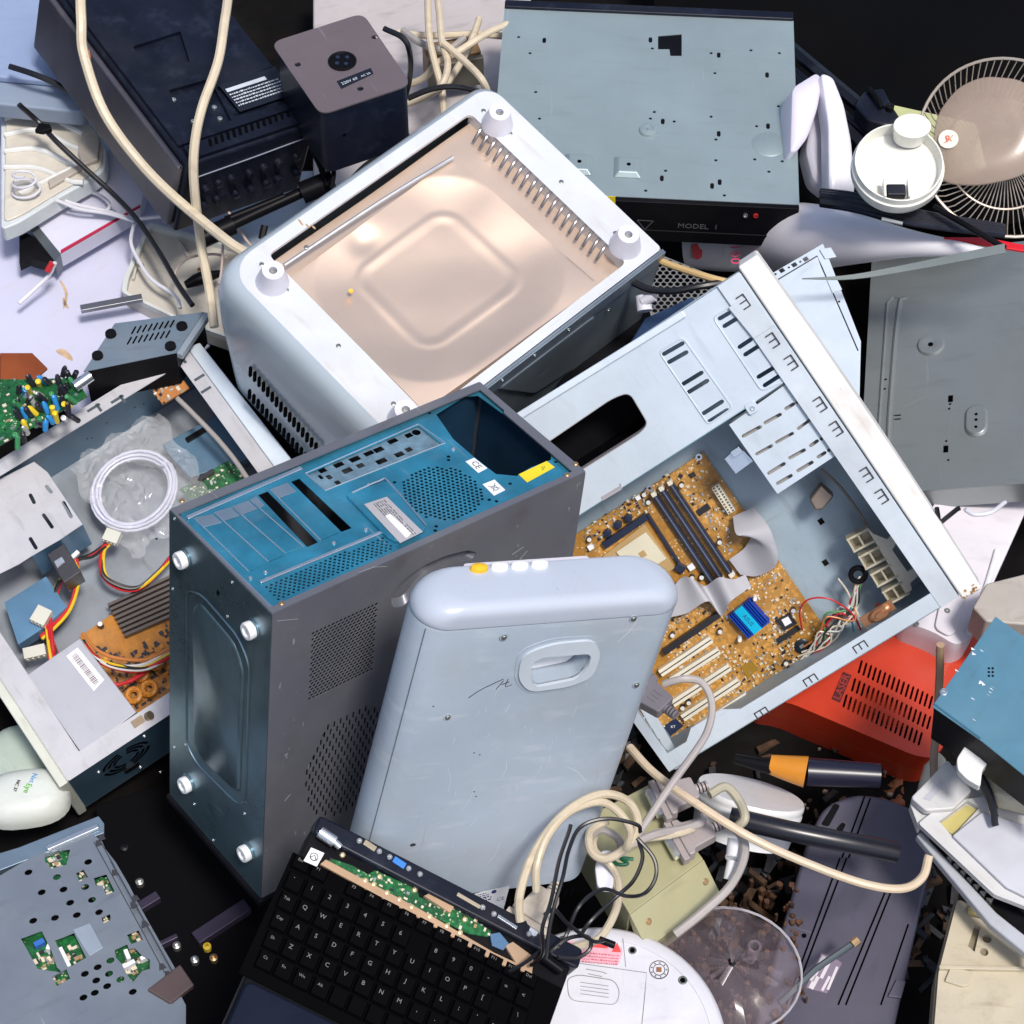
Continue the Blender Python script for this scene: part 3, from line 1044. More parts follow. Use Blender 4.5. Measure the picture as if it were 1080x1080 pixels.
    box(bm, Y0 + .01, Y1, -.20, .001, -.003, 0)
    box(bm, Y0 + .01, Y1, -.022, .001, 0, .0025)
    mk('steel_side', bm, st, t, Rf, bev=.0006)
    bm = NB()
    e = [Rf.uv(*q) for q in ((520, 410), (628, 328), (622, 345), (606, 385), (560, 415))]
    prism(bm, rnd(e, .01), 0, .004, .93)
    mk('pressed_bulge', bm, st, t, Rf, bev=.002, seg=3)
    for q in ((528, 399), (562, 373), (598, 346), (640, 325)):
        u = Rf.uv(*q); screw(t, Rf, u[0], u[1], .0025, r=.0022, name='rivet', h=.001)
    # stain marks
    bm = NB()
    for q in ((318, 236), (324, 238), (331, 240), (316, 233)):
        u = U(*q); prism(bm, circ(u[0], u[1], .003, 7, ry=.0012), .0002, .0004)
    mk('rust_stain', bm, mt('rust_mark', (.45, .28, .14), .8), t, H)
    bm = NB()
    u = U(370, 307, -.0045); prism(bm, circ(u[0], u[1], .0026, 8), -.006, -.0035)
    mk('paint_fleck', bm, mt('yellow_fleck', (.8, .5, .05), .6), t, H)
build_housing()

# =================================================================== open case with the motherboard (right)
O = mat34([[0.572, 0.8155, -0.0883, -0.0765], [-0.5184, 0.2759, -0.8094, -0.0278], [-0.6357, 0.5088, 0.5806, 0.1286]])
OL, OW, OH = .475, .4177, .12
PCB = None


def pcb_mat(name, base, trace, fleck, sc=1.0):
    m = bpy.data.materials.new(name)
    m.use_nodes = True
    nt = m.node_tree; N = nt.nodes; L = nt.links
    b = N['Principled BSDF']
    b.inputs['Roughness'].default_value = .38
    tc = N.new('ShaderNodeTexCoord')
    n1 = N.new('ShaderNodeTexNoise'); n1.inputs['Scale'].default_value = 16; n1.inputs['Detail'].default_value = 3
    L.new(tc.outputs['Object'], n1.inputs['Vector'])
    r1 = N.new('ShaderNodeMapRange'); r1.inputs['From Min'].default_value = .46; r1.inputs['From Max'].default_value = .54
    L.new(n1.outputs['Fac'], r1.inputs['Value'])
    m1 = N.new('ShaderNodeMix'); m1.data_type = 'RGBA'
    m1.inputs[6].default_value = (*base, 1); m1.inputs[7].default_value = (*trace, 1)
    L.new(r1.outputs['Result'], m1.inputs[0])
    # fine tracks
    v = N.new('ShaderNodeTexVoronoi'); v.distance = 'MANHATTAN'; v.feature = 'F1'
    v.inputs['Scale'].default_value = 170 * sc
    L.new(tc.outputs['Object'], v.inputs['Vector'])
    r2 = N.new('ShaderNodeMapRange'); r2.inputs['From Min'].default_value = .62; r2.inputs['From Max'].default_value = .72; r2.inputs['To Max'].default_value = .55
    L.new(v.outputs['Distance'], r2.inputs['Value'])
    m2 = N.new('ShaderNodeMix'); m2.data_type = 'RGBA'
    m2.inputs[7].default_value = (*[c * .45 for c in base], 1)
    L.new(m1.outputs[2], m2.inputs[6]); L.new(r2.outputs['Result'], m2.inputs[0])
    v3 = N.new('ShaderNodeTexVoronoi'); v3.distance = 'CHEBYCHEV'; v3.inputs['Scale'].default_value = 260 * sc; v3.inputs['Randomness'].default_value = .9
    L.new(tc.outputs['Object'], v3.inputs['Vector'])
    n3 = N.new('ShaderNodeTexNoise'); n3.inputs['Scale'].default_value = 38
    L.new(tc.outputs['Object'], n3.inputs['Vector'])
    cmp = N.new('ShaderNodeMapRange'); cmp.inputs['From Min'].default_value = .5; cmp.inputs['From Max'].default_value = .62
    L.new(n3.outputs['Fac'], cmp.inputs['Value'])
    r3 = N.new('ShaderNodeMapRange'); r3.inputs['From Min'].default_value = .26; r3.inputs['From Max'].default_value = .2
    L.new(v3.outputs['Distance'], r3.inputs['Value'])
    mu = N.new('ShaderNodeMath'); mu.operation = 'MULTIPLY'
    L.new(cmp.outputs['Result'], mu.inputs[0]); L.new(r3.outputs['Result'], mu.inputs[1])
    m3 = N.new('ShaderNodeMix'); m3.data_type = 'RGBA'
    m3.inputs[7].default_value = (*fleck, 1)
    L.new(m2.outputs[2], m3.inputs[6]); L.new(mu.outputs[0], m3.inputs[0])
    L.new(m3.outputs[2], b.inputs['Base Color'])
    return m


PCBY = pcb_mat('amber_circuit_board', (.58, .30, .07), (.40, .19, .03), (.78, .70, .52))
PCBG = pcb_mat('green_circuit_board', (.010, .10, .03), (.012, .15, .04), (.42, .48, .32))
CHIP = mt('black_chip', (.02, .02, .025), .4)
NAVYC = mt('navy_connector', (.015, .022, .05), .4, var=.2)
CREAMC = mt('cream_connector', (.72, .68, .56), .45)
SILV = mt('solder_silver', (.65, .65, .62), .3, .9)


def clutter(par, fr, region, n, seed, z=0, smin=.0012, smax=.0045, cols=None, avoid=()):
    """surface-mount parts: one mesh per colour"""
    cols = cols or [('pale_components', mt('pale_component', (.62, .56, .44), .5)), ('dark_components', CHIP), ('silver_components', SILV), ('tan_components', mt('tan_component', (.33, .22, .12), .5))]
    r = random.Random(seed)
    xs = [p[0] for p in region]; ys = [p[1] for p in region]
    ins = inpoly(region)
    bms = [NB() for _ in cols]
    c = 0
    tries = 0
    while c < n and tries < n * 20:
        tries += 1
        x = r.uniform(min(xs), max(xs)); y = r.uniform(min(ys), max(ys))
        if not ins(x, y): continue
        if any(a(x, y) for a in avoid): continue
        w = r.uniform(smin, smax) / 2; h = r.uniform(smin, smax * .7) / 2
        if r.random() < .5: w, h = h, w
        k = r.choices(range(len(cols)), [5, 2.2, 2.5, 2.5][:len(cols)])[0]
        box(bms[k], x - w, x + w, y - h, y + h, z + .00002 * (c % 50), z + r.uniform(.0006, .002))
        c += 1
    for bm, (nm, m) in zip(bms, cols):
        if len(bm.verts):
            o = mk(nm, bm, m, par, fr); o['kind'] = 'stuff'
        else: bm.free()


def cap_(par, fr, x, y, r=.0032, h=.008, top=None, name='capacitor'):
    bm = NB()
    lathe(bm, [(0, 0), (r, 0), (r, h * .9), (r * .93, h), (0, h * .99)], 16, (x, y, 0))
    o = mk(name, bm, top or mt('capacitor_sleeve', (.03, .03, .04), .4), par, fr)
    bm = NB()
    lathe(bm, [(r * .86, 0), (r * .86, .0003), (0, .0003)], 14, (x, y, h))
    # lid stays in the same part as a second piece of the can
    me2 = mk(name, bm, mt('capacitor_top', (.85, .84, .80), .35, .3), par, fr)
    bpy.context.view_layer.update()
    return o


def eprong(bm, fr, q, sz, flip=1, h=.0003):
    """the comb-shaped lance cut in the case flanges"""
    u = fr.uv(*q)
    a, b = sz
    for pts in (((-a, 0), (a, 0)), ((-a, 0), (-a, b)), ((0, 0), (0, b)), ((a, 0), (a, b))):
        p = [(u[0] + x_, u[1] + y_ * flip) for x_, y_ in pts]
        prism(bm, slot(p[0], p[1], .0016, 3), 0, h)


def build_open_case():
    t = thing('open_computer_case', O, 'pale blue steel computer case lying open with amber motherboard and white front edge', 'computer case')
    U = O.uv
    FZ = -OH
    FL = O.up(FZ)
    V = FL.uv
    # floor tray and walls
    bm = NB()
    hs = []
    for q in ((866, 550), (870.5, 593.5), (926, 639), (845, 480)):
        u = V(*q); hs.append([(u[0] - .004, u[1] - .0035), (u[0] + .004, u[1] - .0035), (u[0] + .004, u[1] + .0035), (u[0] - .004, u[1] + .0035)])
    plate(bm, rrect(.04, OL, 0, OW, .001, 1), hs, -.001, 0)
    mk('tray', bm, BLUEP2, t, FL)
    bm = NB(); box(bm, OL - .001, OL, 0, OW, FZ, 0)
    mk('lower_wall', bm, BLUEP2, t, O)
    bm = NB(); box(bm, 0, .001, 0, OW, -.010, -.0045); mk('upper_wall', bm, BLUEP2, t, O)
    bm = NB(); prism(bm, [(.04, FZ), (.002, -.012), (.002, 0), (OL - .001, 0), (OL - .001, FZ)], -.001, 0); mk('front_wall', bm, BLUEP2, t, O.sub((0, OW - .001, 0), (1, 0, 0), (0, -1, 0)))
    # lower flange with the comb marks
    bm = NB()
    plate(bm, [(.19, .0), (OL, .0), (OL, OW), (OL - .022, OW), (OL - .022, .12), (OL - .034, .10), (OL - .034, .055), (OL - .022, .04), (OL - .022, .012), (.19, .012)], [], -.001, .0)
    mk('lower_flange', bm, BLUEP, t, O, bev=.0004)
    for q in ((910, 686), (857.5, 721), (806, 756)):
        u = U(*q)
        bm = NB()
        for a, b in (((-.0, -.008), (0, .008)), ((0, -.008), (.009, -.008)), ((0, 0), (.008, 0)), ((0, .008), (.009, .008))):
            prism(bm, slot((u[0] - .010 + a[0], u[1] + a[1]), (u[0] - .010 + b[0], u[1] + b[1]), .0016, 3), 0, .0003)
        mk('comb_cutout', bm, INK, t, O)
    # front flange and bezel
    bm = NB()
    pp = [U(*q) for q in ((767, 313), (778, 301), (1003, 633), (985, 640))]
    prism(bm, [(.0, OW - .031), (.0, OW - .0006), (OL, OW - .0006), (OL, OW - .026)], -.001, .0008)
    prism(bm, [(.028, OW - .034), (.028, OW - .002), (.075, OW - .002), (.075, OW - .030)], .0008, .0022)
    mk('front_flange', bm, mt('flange_paint', (.56, .62, .68), .42, .1, scr=.3, dirt=.1), t, O, bev=.0005)
    for q in ((784, 318), (815, 358.5), (834.5, 382), (865, 426), (882, 451.5), (914, 500), (930, 523)):
        u = U(*q)
        bm = NB()
        for a, b in (((-.008, 0), (.008, 0)), ((-.008, 0), (-.008, -.009)), ((0, 0), (0, -.009)), ((.008, 0), (.008, -.009))):
            prism(bm, slot((u[0] + a[0], u[1] + .0045 + a[1]), (u[0] + b[0], u[1] + .0045 + b[1]), .0015, 3), .0022, .0026)
        mk('comb_cutout', bm, INK, t, O)
    bm = NB()
    N_ = 14
    outl = [(-.006 + (OL + .012) * i / N_, OW + .028 + .004 * math.sin(PI * i / N_)) for i in range(N_ + 1)]
    prism(bm, outl + [(OL + .006, OW + .0012), (-.006, OW + .0012)], -.035, .003)
    mk('front_bezel', bm, WHITEB, t, O, bev=.0035, seg=3)
    bm = NB()
    rr = random.Random(5)
    for i in range(14):
        x = OL + .005 - abs(rr.gauss(0, .004)); y = OW + .004 + rr.random() * .02
        prism(bm, circ(x, y, rr.uniform(.0008, .002), 6), .0029, .0032)
    mk('grime_spots', bm, mt('brown_grime', (.35, .2, .09), .9), t, O)
    # upper deck panel with PSU opening and embossed slot fields
    DZ = -.003
    Dk = O.up(DZ); A = Dk.uv
    x_lo = (A(612, 545)[0] + A(790, 425)[0]) / 2
    pill = rnd([A(*q) for q in ((560, 478), (645, 420), (664, 413), (684, 447), (676, 457), (600, 505))], .018, 6)
    def slots(lst, w):
        return [slot(A(*a), A(*b), w, 3) for a, b in lst]
    s1 = [((700, 373.5), (720, 362)), ((705.5, 382), (724, 371.5)), ((720.5, 405), (740, 393)), ((726.5, 413.5), (746, 401.5)), ((742, 436), (761.5, 423.5)), ((748, 444.5), (767, 432.5))]
    s2 = [((759, 336), (769, 330)), ((764, 344), (777, 336)), ((780, 366), (792, 358)), ((786, 374), (800, 365)), ((800, 397.5), (819, 386)), ((806.5, 406.5), (825, 394.5))]
    bm = NB()
    deck = [(.0015, .0), (.0015, OW - .001), (x_lo, OW - .001), (x_lo, .0)]
    plate(bm, deck, [pill] + slots(s1, .0052) + slots(s2, .0052), -.001, 0)
    dk = mk('upper_deck', bm, BLUEP, t, Dk)
    bm = NB()
    loft(bm, [[(p[0], p[1], -.0006) for p in pill], [(p[0], p[1], -.016) for p in pill]], False, False)
    o = mk('opening_lip', bm, mt('mauve_lip', (.40, .38, .41), .5, .1), dk, Dk)
    so_ = o.modifiers.new('solid', 'SOLIDIFY'); so_.thickness = .001
    bm = NB()
    xs = [p[0] for p in pill]; ys = [p[1] for p in pill]
    box(bm, min(xs) - .004, max(xs) + .004, min(ys) - .004, max(ys) + .02, -.10, -.017)
    bmesh.ops.delete(bm, geom=[f for f in bm.faces if all(v.co.z > -.02 for v in f.verts)], context='FACES_ONLY')
    mk('dark_opening_box', bm, BLACK, dk, Dk)  # black box added under the opening to stand for its dark inside
    bm = NB()
    a = A(532, 448); b = A(722, 330)
    prism(bm, bar2(a, b, .009), 0, .0045)
    mk('rolled_edge', bm, mt('edge_paint', (.62, .70, .78), .38, .1), dk, Dk, bev=.0018, seg=3)
    for q4 in (((695, 371), (720, 355.5), (773, 430), (747, 448)), ((752, 335), (775, 320), (829, 402), (803, 412))):
        bm = NB()
        e = rnd([A(*q) for q in q4], .006)
        tube(bm, [(p[0], p[1], .0) for p in e], .0013, 6, closed=True)
        mk('embossed_frame', bm, BLUEP, dk, Dk)
    bm = NB()
    tube(bm, [(*A(*q), .0001) for q in ((635, 525), (655, 513), (654, 510))], .0012, 4)
    prism(bm, bar2(A(635, 526), A(655, 514), .005), 0, .0008)
    mk('guide_clip', bm, mt('mauve_lip', (.4, .38, .41), .5), dk, Dk)
    bm = NB()
    prism(bm, [(x_lo, .0), (x_lo, OW - .03), (x_lo + .0012, OW - .03), (x_lo + .0012, .0)], -.05, -.0002)
    mk('deck_skirt', bm, mt('teal_edge_paint', (.16, .30, .36), .4, .3), t, Dk)
    # screw bracket and lance line
    bm = NB()
    prism(bm, bar2(A(799, 423), A(835, 399), .002), 0, .0006)
    prism(bm, bar2(A(772, 444), A(790, 432), .002), 0, .0006)
    mk('seam_line', bm, mt('seam_dark', (.05, .07, .09), .6), dk, Dk)
    bm = NB(); c = A(793.5, 430.5); prism(bm, rrect(c[0] - .008, c[0] + .006, c[1] - .007, c[1] + .007, .003), 0, .0015)
    mk('screw_tab', bm, BLUEP, dk, Dk, bev=.0005); screw(dk, Dk, c[0], c[1], .0015)
    # drive cage
    Cg = O.up(-.006); Bq = Cg.uv
    q = [Bq(*p) for p in ((769, 448), (833, 402), (888, 476), (820, 521))]
    cs = []
    for a, b in (((784, 460), (802, 450)), ((807, 446), (823, 437)), ((829, 431), (837, 426)),
                 ((811, 499), (827, 489)), ((833, 483), (848.5, 474.5)), ((855, 470), (862, 465)),
                 ((820, 510), (834.5, 501.5)), ((841.5, 496.5), (856.5, 487.5)), ((863, 482), (870, 477.5))):
        cs.append(slot(Bq(*a), Bq(*b), .0042, 3))
    for p in ((840.8, 424.2), (866.3, 463), (874, 475)):
        u = Bq(*p); cs.append(circ(u[0], u[1], .0022, 8))
    wv = []
    for a, b in (((798, 479), (814, 470)), ((819, 466.5), (836, 457)), ((842, 452), (854, 443))):
        wv.append(slot(Bq(*a), Bq(*b), .0038, 3))
    bm = NB(); plate(bm, q, cs + wv, -.001, 0)
    cg = mk('drive_cage', bm, BLUEP, t, Cg, bev=0)
    xs = [p[0] for p in q]; ys = [p[1] for p in q]
    bm = NB()
    box(bm, min(xs) + .004, max(xs) - .002, min(ys) + .002, min(ys) + .003, -.07, -.0012)
    box(bm, max(xs) - .003, max(xs) - .002, min(ys) + .003, max(ys) - .003, -.07, -.0012)
    mk('cage_wall', bm, BLUEP2, cg, Cg)
    bm = NB()
    box(bm, min(xs) + .004, max(xs) - .004, min(ys) + .004, max(ys) - .004, -.03, -.012)
    mk('drive_body', bm, mt('pale_drive', (.45, .44, .43), .5, .3), cg, Cg)
    bm = NB()
    c = Bq(776, 490)
    prism(bm, [Bq(*p) for p in ((764, 487), (779, 472), (795, 489), (776, 503))], -.02, -.012)
    prism(bm, [Bq(*p) for p in ((770, 478), (779, 472), (784, 478), (774, 484))], -.012, -.004)
    mk('cage_latch', bm, CHROME, cg, Cg, bev=.0006)
    bm = NB()
    prism(bm, [V(*p) for p in ((852, 516), (864, 500), (878, 512), (866, 526), (858, 527))], .03, .05)
    mk('drive_motor', bm, mt('bronze_grey', (.28, .22, .18), .4, .6), t, FL, bev=.003)
    # ---- motherboard
    Mb = O.up(FZ + .008); X = Mb.uv
    u0 = X(742, 477); u1 = X(865, 692); u2 = X(705, 800)
    bx0 = u0[0]; bx1 = u1[0]; by1 = u0[1]; by0 = u2[1] - .002
    bm = NB(); hsx = []
    for q in ((737, 482), (685, 515), (809, 590)):
        p = X(*q); hsx.append(circ(p[0], p[1], .002, 8))
    plate(bm, [(bx0, by0), (bx0, by1), (bx1, by1), (bx1, by0)], hsx, -.0016, 0)
    mb = mk('motherboard', bm, PCBY, t, Mb)
    for q in ((737, 482), (685, 515), (809, 590)):
        p = X(*q); bm = NB(); lathe(bm, [(.0021, 0), (.0021, .0004), (.0042, .0004), (.0042, 0)], 14, (p[0], p[1], 0)); mk('mount_ring', bm, CHROME, mb, Mb)
    av = []
    def avoid_bar(a, b, w):
        a = Vector(X(*a)); b = Vector(X(*b)); d = b - a; L_ = d.length; d.normalize()
        def f(x, y):
            v = Vector((x, y)) - a; s = v.dot(d)
            return -.003 < s < L_ + .003 and abs(v.x * d.y - v.y * d.x) < w / 2 + .001
        av.append(f)
    # ram slots
    for a, b in (((691, 521), (752, 613)), ((699, 515), (760, 607)), ((708, 509), (770, 602))):
        A_, B_ = X(*a), X(*b)
        bm = NB(); prism(bm, bar2(A_, B_, .0066), 0, .010)
        rs = mk('memory_slot', bm, NAVYC, mb, Mb, bev=.0004)
        bm = NB(); prism(bm, bar2(A_, B_, .0016), .0101, .0104); mk('contact_groove', bm, mt('groove_grey', (.2, .22, .28), .3, .5), rs, Mb)
        d = (Vector(B_) - Vector(A_)).normalized()
        for e, s in ((Vector(A_) - d * .003, 1), (Vector(B_) + d * .003, -1)):
            bm = NB(); prism(bm, bar2(e - d * .003, e + d * .003, .0062), 0, .0125); mk('latch', bm, CREAMC, rs, Mb, bev=.0006)
        avoid_bar(a, b, .009)
    # processor socket
    bm = NB(); prism(bm, bar2(X(637, 574), X(682, 543), .009), 0, .009)
    for q in ((641, 561), (652, 552), (663, 545)):
        p = X(*q); lathe(bm, [(0, 0), (.0052, 0), (.0052, .008), (0, .0085)], 12, (p[0], p[1], 0))
    prism(bm, bar2(X(683, 541), X(721, 600), .0035), 0, .007)
    prism(bm, bar2(X(713, 595), X(722, 600), .010), 0, .008)
    cs_ = mk('processor_socket', bm, NAVYC, mb, Mb, bev=.0005)
    bm = NB(); prism(bm, [X(*q) for q in ((636, 586), (680, 552), (712, 598), (670, 625))], 0, .003)
    mk('socket_field', bm, mt('socket_tan', (.42, .28, .12), .5), cs_, Mb)
    bm = NB(); sp = [X(*q) for q in ((650, 581), (681, 560), (703, 588), (672, 608))]
    prism(bm, sp, .003, .0055)
    mk('socket_plate', bm, mt('socket_cream', (.62, .58, .45), .5), cs_, Mb, bev=.0004)
    c = X(678, 583); bm = NB(); prism(bm, [(c[0] - .004, c[1] - .004), (c[0] + .004, c[1] - .004), (c[0] + .004, c[1] + .004), (c[0] - .004, c[1] + .004)], .0055, .006); mk('socket_window', bm, mt('socket_tan', (.42, .28, .12), .5), cs_, Mb)
    avoid_bar((650, 600), (700, 570), .06)
    # expansion slots
    for a, b in (((696.5, 708), (750, 672)), ((708, 716), (758, 684)), ((709.5, 740), (769.5, 701)), ((720, 755), (779, 716)), ((730, 769), (788, 731))):
        A_, B_ = X(*a), X(*b)
        bm = NB(); prism(bm, bar2(A_, B_, .0100), 0, .010)
        ps = mk('expansion_slot', bm, CREAMC, mb, Mb, bev=.0005)
        bm = NB(); prism(bm, bar2(A_, B_, .0014), .0101, .0104)
        mk('slot_groove', bm, INK, ps, Mb)
        avoid_bar(a, b, .010)
    bm = NB(); prism(bm, bar2(X(700, 686), X(758, 646), .0075), 0, .011); mk('graphics_slot', bm, CHIP, mb, Mb, bev=.0005); avoid_bar((700, 686), (758, 646), .01)
    # power connector
    A_, B_ = X(754, 510), X(772, 538)
    bm = NB(); prism(bm, bar2(A_, B_, .0105), 0, .012); pc = mk('power_socket', bm, CREAMC, mb, Mb, bev=.0005)
    bm = NB()
    for i in range(10):
        for s in (-1, 1):
            f = (i + .5) / 10; d = (Vector(B_) - Vector(A_)); n = Vector((-d.y, d.x)).normalized() * .0026 * s
            p = Vector(A_) + d * f + n; box(bm, p.x - .0013, p.x + .0013, p.y - .0013, p.y + .0013, .0118, .0122)
    mk('socket_holes', bm, mt('hole_brown', (.15, .12, .08), .8), pc, Mb)
    avoid_bar((754, 510), (772, 538), .013)
    # heatsink
    hq = [X(*q) for q in ((768, 647), (791, 629), (809, 656), (784, 674))]
    ed = (Vector(hq[1]) - Vector(hq[0])); ln = ed.length; ed.normalize(); wd = (Vector(hq[3]) - Vector(hq[0])).length
    HF = Mb.sub((*hq[0], 0), (ed.x, ed.y, 0), (0, 0, 1))
    blue = mt('blue_anodised', (.003, .055, .42), .35, .35, var=.1)
    bm = NB(); box(bm, 0, ln, -wd, 0, 0, .004)
    nf = 11
    for i in range(nf):
        x = ln * (i + .5) / nf
        if 3 <= i <= 6: continue
        box(bm, x - ln / nf * .27, x + ln / nf * .27, -wd, 0, .004, .013)
    hk = mk('heatsink', bm, blue, mb, Mb if False else HF)
    bm = NB(); box(bm, ln * 3 / nf, ln * 7 / nf, -wd, 0, .004, .0125)
    mk('cyan_badge', bm, mt('cyan_badge', (.0, .45, .72), .35, .2), hk, HF)
    bm = NB(); txt(bm, 'ASUS', (ln * 5 / nf, -wd * .5), -PI / 2, .0078, .0127, .0001)
    mk('badge_lettering', bm, mt('badge_ink', (.01, .05, .12), .5), hk, HF)
    for q in ((796, 629), (780, 672)):
        p = X(*q); bm = NB(); lathe(bm, [(.0028, 0), (.0028, .012), (.002, .0135), (0, .0135)], 12, (p[0], p[1], 0)); mk('push_pin', bm, STICK, hk, Mb)
    avoid_bar((775, 652), (803, 651), .04)
    def chip(q4, m, name='chip', h=.0018):
        bm = NB(); prism(bm, [X(*q) for q in q4], 0.0002, h)
        return mk(name, bm, m, mb, Mb, bev=.0002)
    cc = chip(((698, 767), (712, 757), (721, 765), (706, 777)), mt('navy_chip', (.02, .03, .07), .3))
    bm = NB(); p = X(710, 766); txt(bm, 'KT', (p[0], p[1]), PI / 3, .005, .0019, .00005); mk('chip_print', bm, STICK, cc, Mb)
    chip(((781, 704), (792, 695.5), (800, 705), (789, 715)), mt('amber_chip', (.30, .17, .02), .35))
    ch = chip(((818.5, 653), (832, 646), (840.5, 656), (827, 664)), CHIP, h=.006)
    bm = NB(); prism(bm, [X(*q) for q in ((824, 652), (831, 648.5), (835, 655), (828, 659))], .006, .0063); mk('chip_sticker', bm, STICK, ch, Mb)
    for a, b, w in (((820, 676), (843, 661), .007), ((736, 541), (748, 533), .008), ((728, 502), (733, 499), .006), ((717, 503), (719, 500), .005)):
        bm = NB(); prism(bm, bar2(X(*a), X(*b), w), 0, .003); mk('chip', bm, CHIP, mb, Mb, bev=.0003)
    bm = NB(); prism(bm, bar2(X(826, 716), X(836, 708), .006), 0, .004); mk('blue_header', bm, mt('blue_header', (.03, .13, .45), .4), mb, Mb)
    bm = NB(); prism(bm, bar2(X(757, 764), X(769, 757), .005), 0, .005); mk('orange_header', bm, mt('orange_header', (.75, .25, .02), .4), mb, Mb)
    bm = NB(); prism(bm, bar2(X(722, 720 - 146), X(731, 574), .004), 0, .004); bm.free()
    # coin cell
    p = X(846, 681)
    bm = NB(); lathe(bm, [(0, 0), (.0098, 0), (.0098, .003), (.0088, .0036), (0, .0036)], 28, (p[0], p[1], 0)); bt = mk('coin_cell', bm, mt('cell_black', (.02, .025, .035), .3, .4), mb, Mb)
    bm = NB(); prism(bm, rrect(p[0] - .003, p[0] + .0015, p[1] - .003, p[1] + .003, .001), .0036, .0042); mk('cell_clip', bm, SILV, bt, Mb)
    for q in ((679.5, 520), (684, 528), (719, 510), (759, 570), (730, 607.5), (740, 607), (789.5, 617), (759.5, 664), (709.5, 668), (829, 697.5), (832.5, 704), (726.5, 739), (720, 744.5), (622, 567), (836.5, 642)):
        u = X(*q); cap_(mb, Mb, u[0], u[1], .0033, .009)
        av.append(lambda x, y, u=u: math.hypot(x - u[0], y - u[1]) < .005)
    for q, w in (((673, 524), .006), ((623, 576), .007), ((729, 597), .008), ((772, 604), .006)):
        u = X(*q); bm = NB(); box(bm, u[0] - w / 2, u[0] + w / 2, u[1] - w / 2, u[1] + w / 2, 0, .006); mk('pin_header', bm, STICK, mb, Mb, bev=.0004)
    # silk-screened brand and slot names
    bm = NB()
    p = X(749, 697); q = X(762, 689); an = math.atan2(q[1] - p[1], q[0] - p[0])
    txt(bm, 'ASUS', p, an, .009, .0001, .0001, sx=1.3)
    for s, q in (('PCI 1', (726, 676)), ('PCI 3', (731, 690)), ('AGP', (741, 756)), ('PCI 5', (771, 730)), ('J8', (713, 702)), ('BIOS', (734, 733))):
        p = X(*q); txt(bm, s, p, an, .0055, .0001, .0001)
    mk('board_print', bm, mt('screen_print', (.72, .66, .5), .6), mb, Mb)
    # clutter regions
    for q4, n, sd in ((((700, 500), (740, 482), (770, 545), (745, 560)), 60, 1), (((612, 560), (680, 515), (690, 540), (640, 560), (615, 590)), 110, 2),
                      (((812, 590), (862, 665), (862, 695), (820, 690), (795, 625)), 170, 3), (((790, 690), (862, 680), (862, 697), (760, 760), (770, 715)), 210, 4),
                      (((690, 770), (730, 745), (760, 765), (705, 800)), 110, 5), (((740, 660), (790, 690), (770, 725), (700, 700)), 60, 6),
                      (((700, 650), (765, 620), (770, 650), (715, 690)), 60, 7), (((805, 650), (830, 640), (830, 690), (790, 690)), 60, 8), (((714, 500), (760, 575), (785, 610), (800, 625), (770, 560)), 50, 9)):
        clutter(mb, Mb, [X(*q) for q in q4], n, sd, .0001, avoid=av)
    # beige front bracket with four bays
    Bk = O.up(-.055); Y = Bk.uv
    bm = NB()
    plate(bm, [Y(*q) for q in ((914, 556), (921, 563), (936, 569), (946, 558), (951, 564), (941, 580), (957, 603), (972, 595), (976, 601), (960, 615), (962, 622), (955, 626))], [], -.004, .0)
    br = mk('front_bracket', bm, CREAM, t, Bk, bev=.0008)
    bm = NB()
    for k in range(4):
        a = (893 + k * 12.5, 570 + k * 18.5); b = (916 + k * 12, 558 + k * 18.5)
        A_, B_ = Vector(Y(*a)), Vector(Y(*b)); d = (B_ - A_).normalized(); n = Vector((-d.y, d.x))
        if k: pass
        for s in (0, -.017):
            prism(bm, bar2(A_ + n * s, B_ + n * s, .0028), -.018, .0)
        for f in (0.05, .5, 1):
            e = A_ + (B_ - A_) * f
            prism(bm, bar2(e, e - n * .017, .0024), -.018, -.001)
        prism(bm, [A_, B_, B_ - n * .017, A_ - n * .017], -.02, -.018)
    mk('bay', bm, mt('bay_beige', (.50, .46, .34), .5, dirt=.3), br, Bk)
    # buzzer left on the flange
    bm = NB()
    u = U(935, 660)
    lathe(bm, [(0, 0), (.009, 0), (.009, .002), (.007, .0045), (.004, .0045), (.0035, .007), (0, .007)], 26, (u[0] - .014, u[1], -.012), sy=1.7)
    box(bm, u[0] - .022, u[0] - .008, u[1] - .024, u[1] + .020, -.014, -.0118)
    mk('speaker_cone', bm, mt('copper_brown', (.42, .2, .1), .35, .7), t, O)
    # rear edge strip with slots
    bm = NB()
    Rz = O.up(-.05); Zr = Rz.uv
    pp = [Zr(*q) for q in ((668, 742), (675, 738), (716, 792), (708, 800))]
    pl = [Zr(*q) for q in ((655, 712), (664, 706), (722, 806), (712, 812))]
    hs = []
    for k in range(6):
        a = Zr(671 + k * 8, 746 + k * 11.5)
        hs.append(circ(a[0], a[1], .0016, 6))
    plate(bm, pl, hs, -.001, 0)
    mk('rear_strip', bm, BLUEP, t, Rz)
    bm = NB(); box(bm, .02, OL, 0, .001, FZ, -.05); mk('rear_wall', bm, BLUEP2, t, O)
build_open_case()


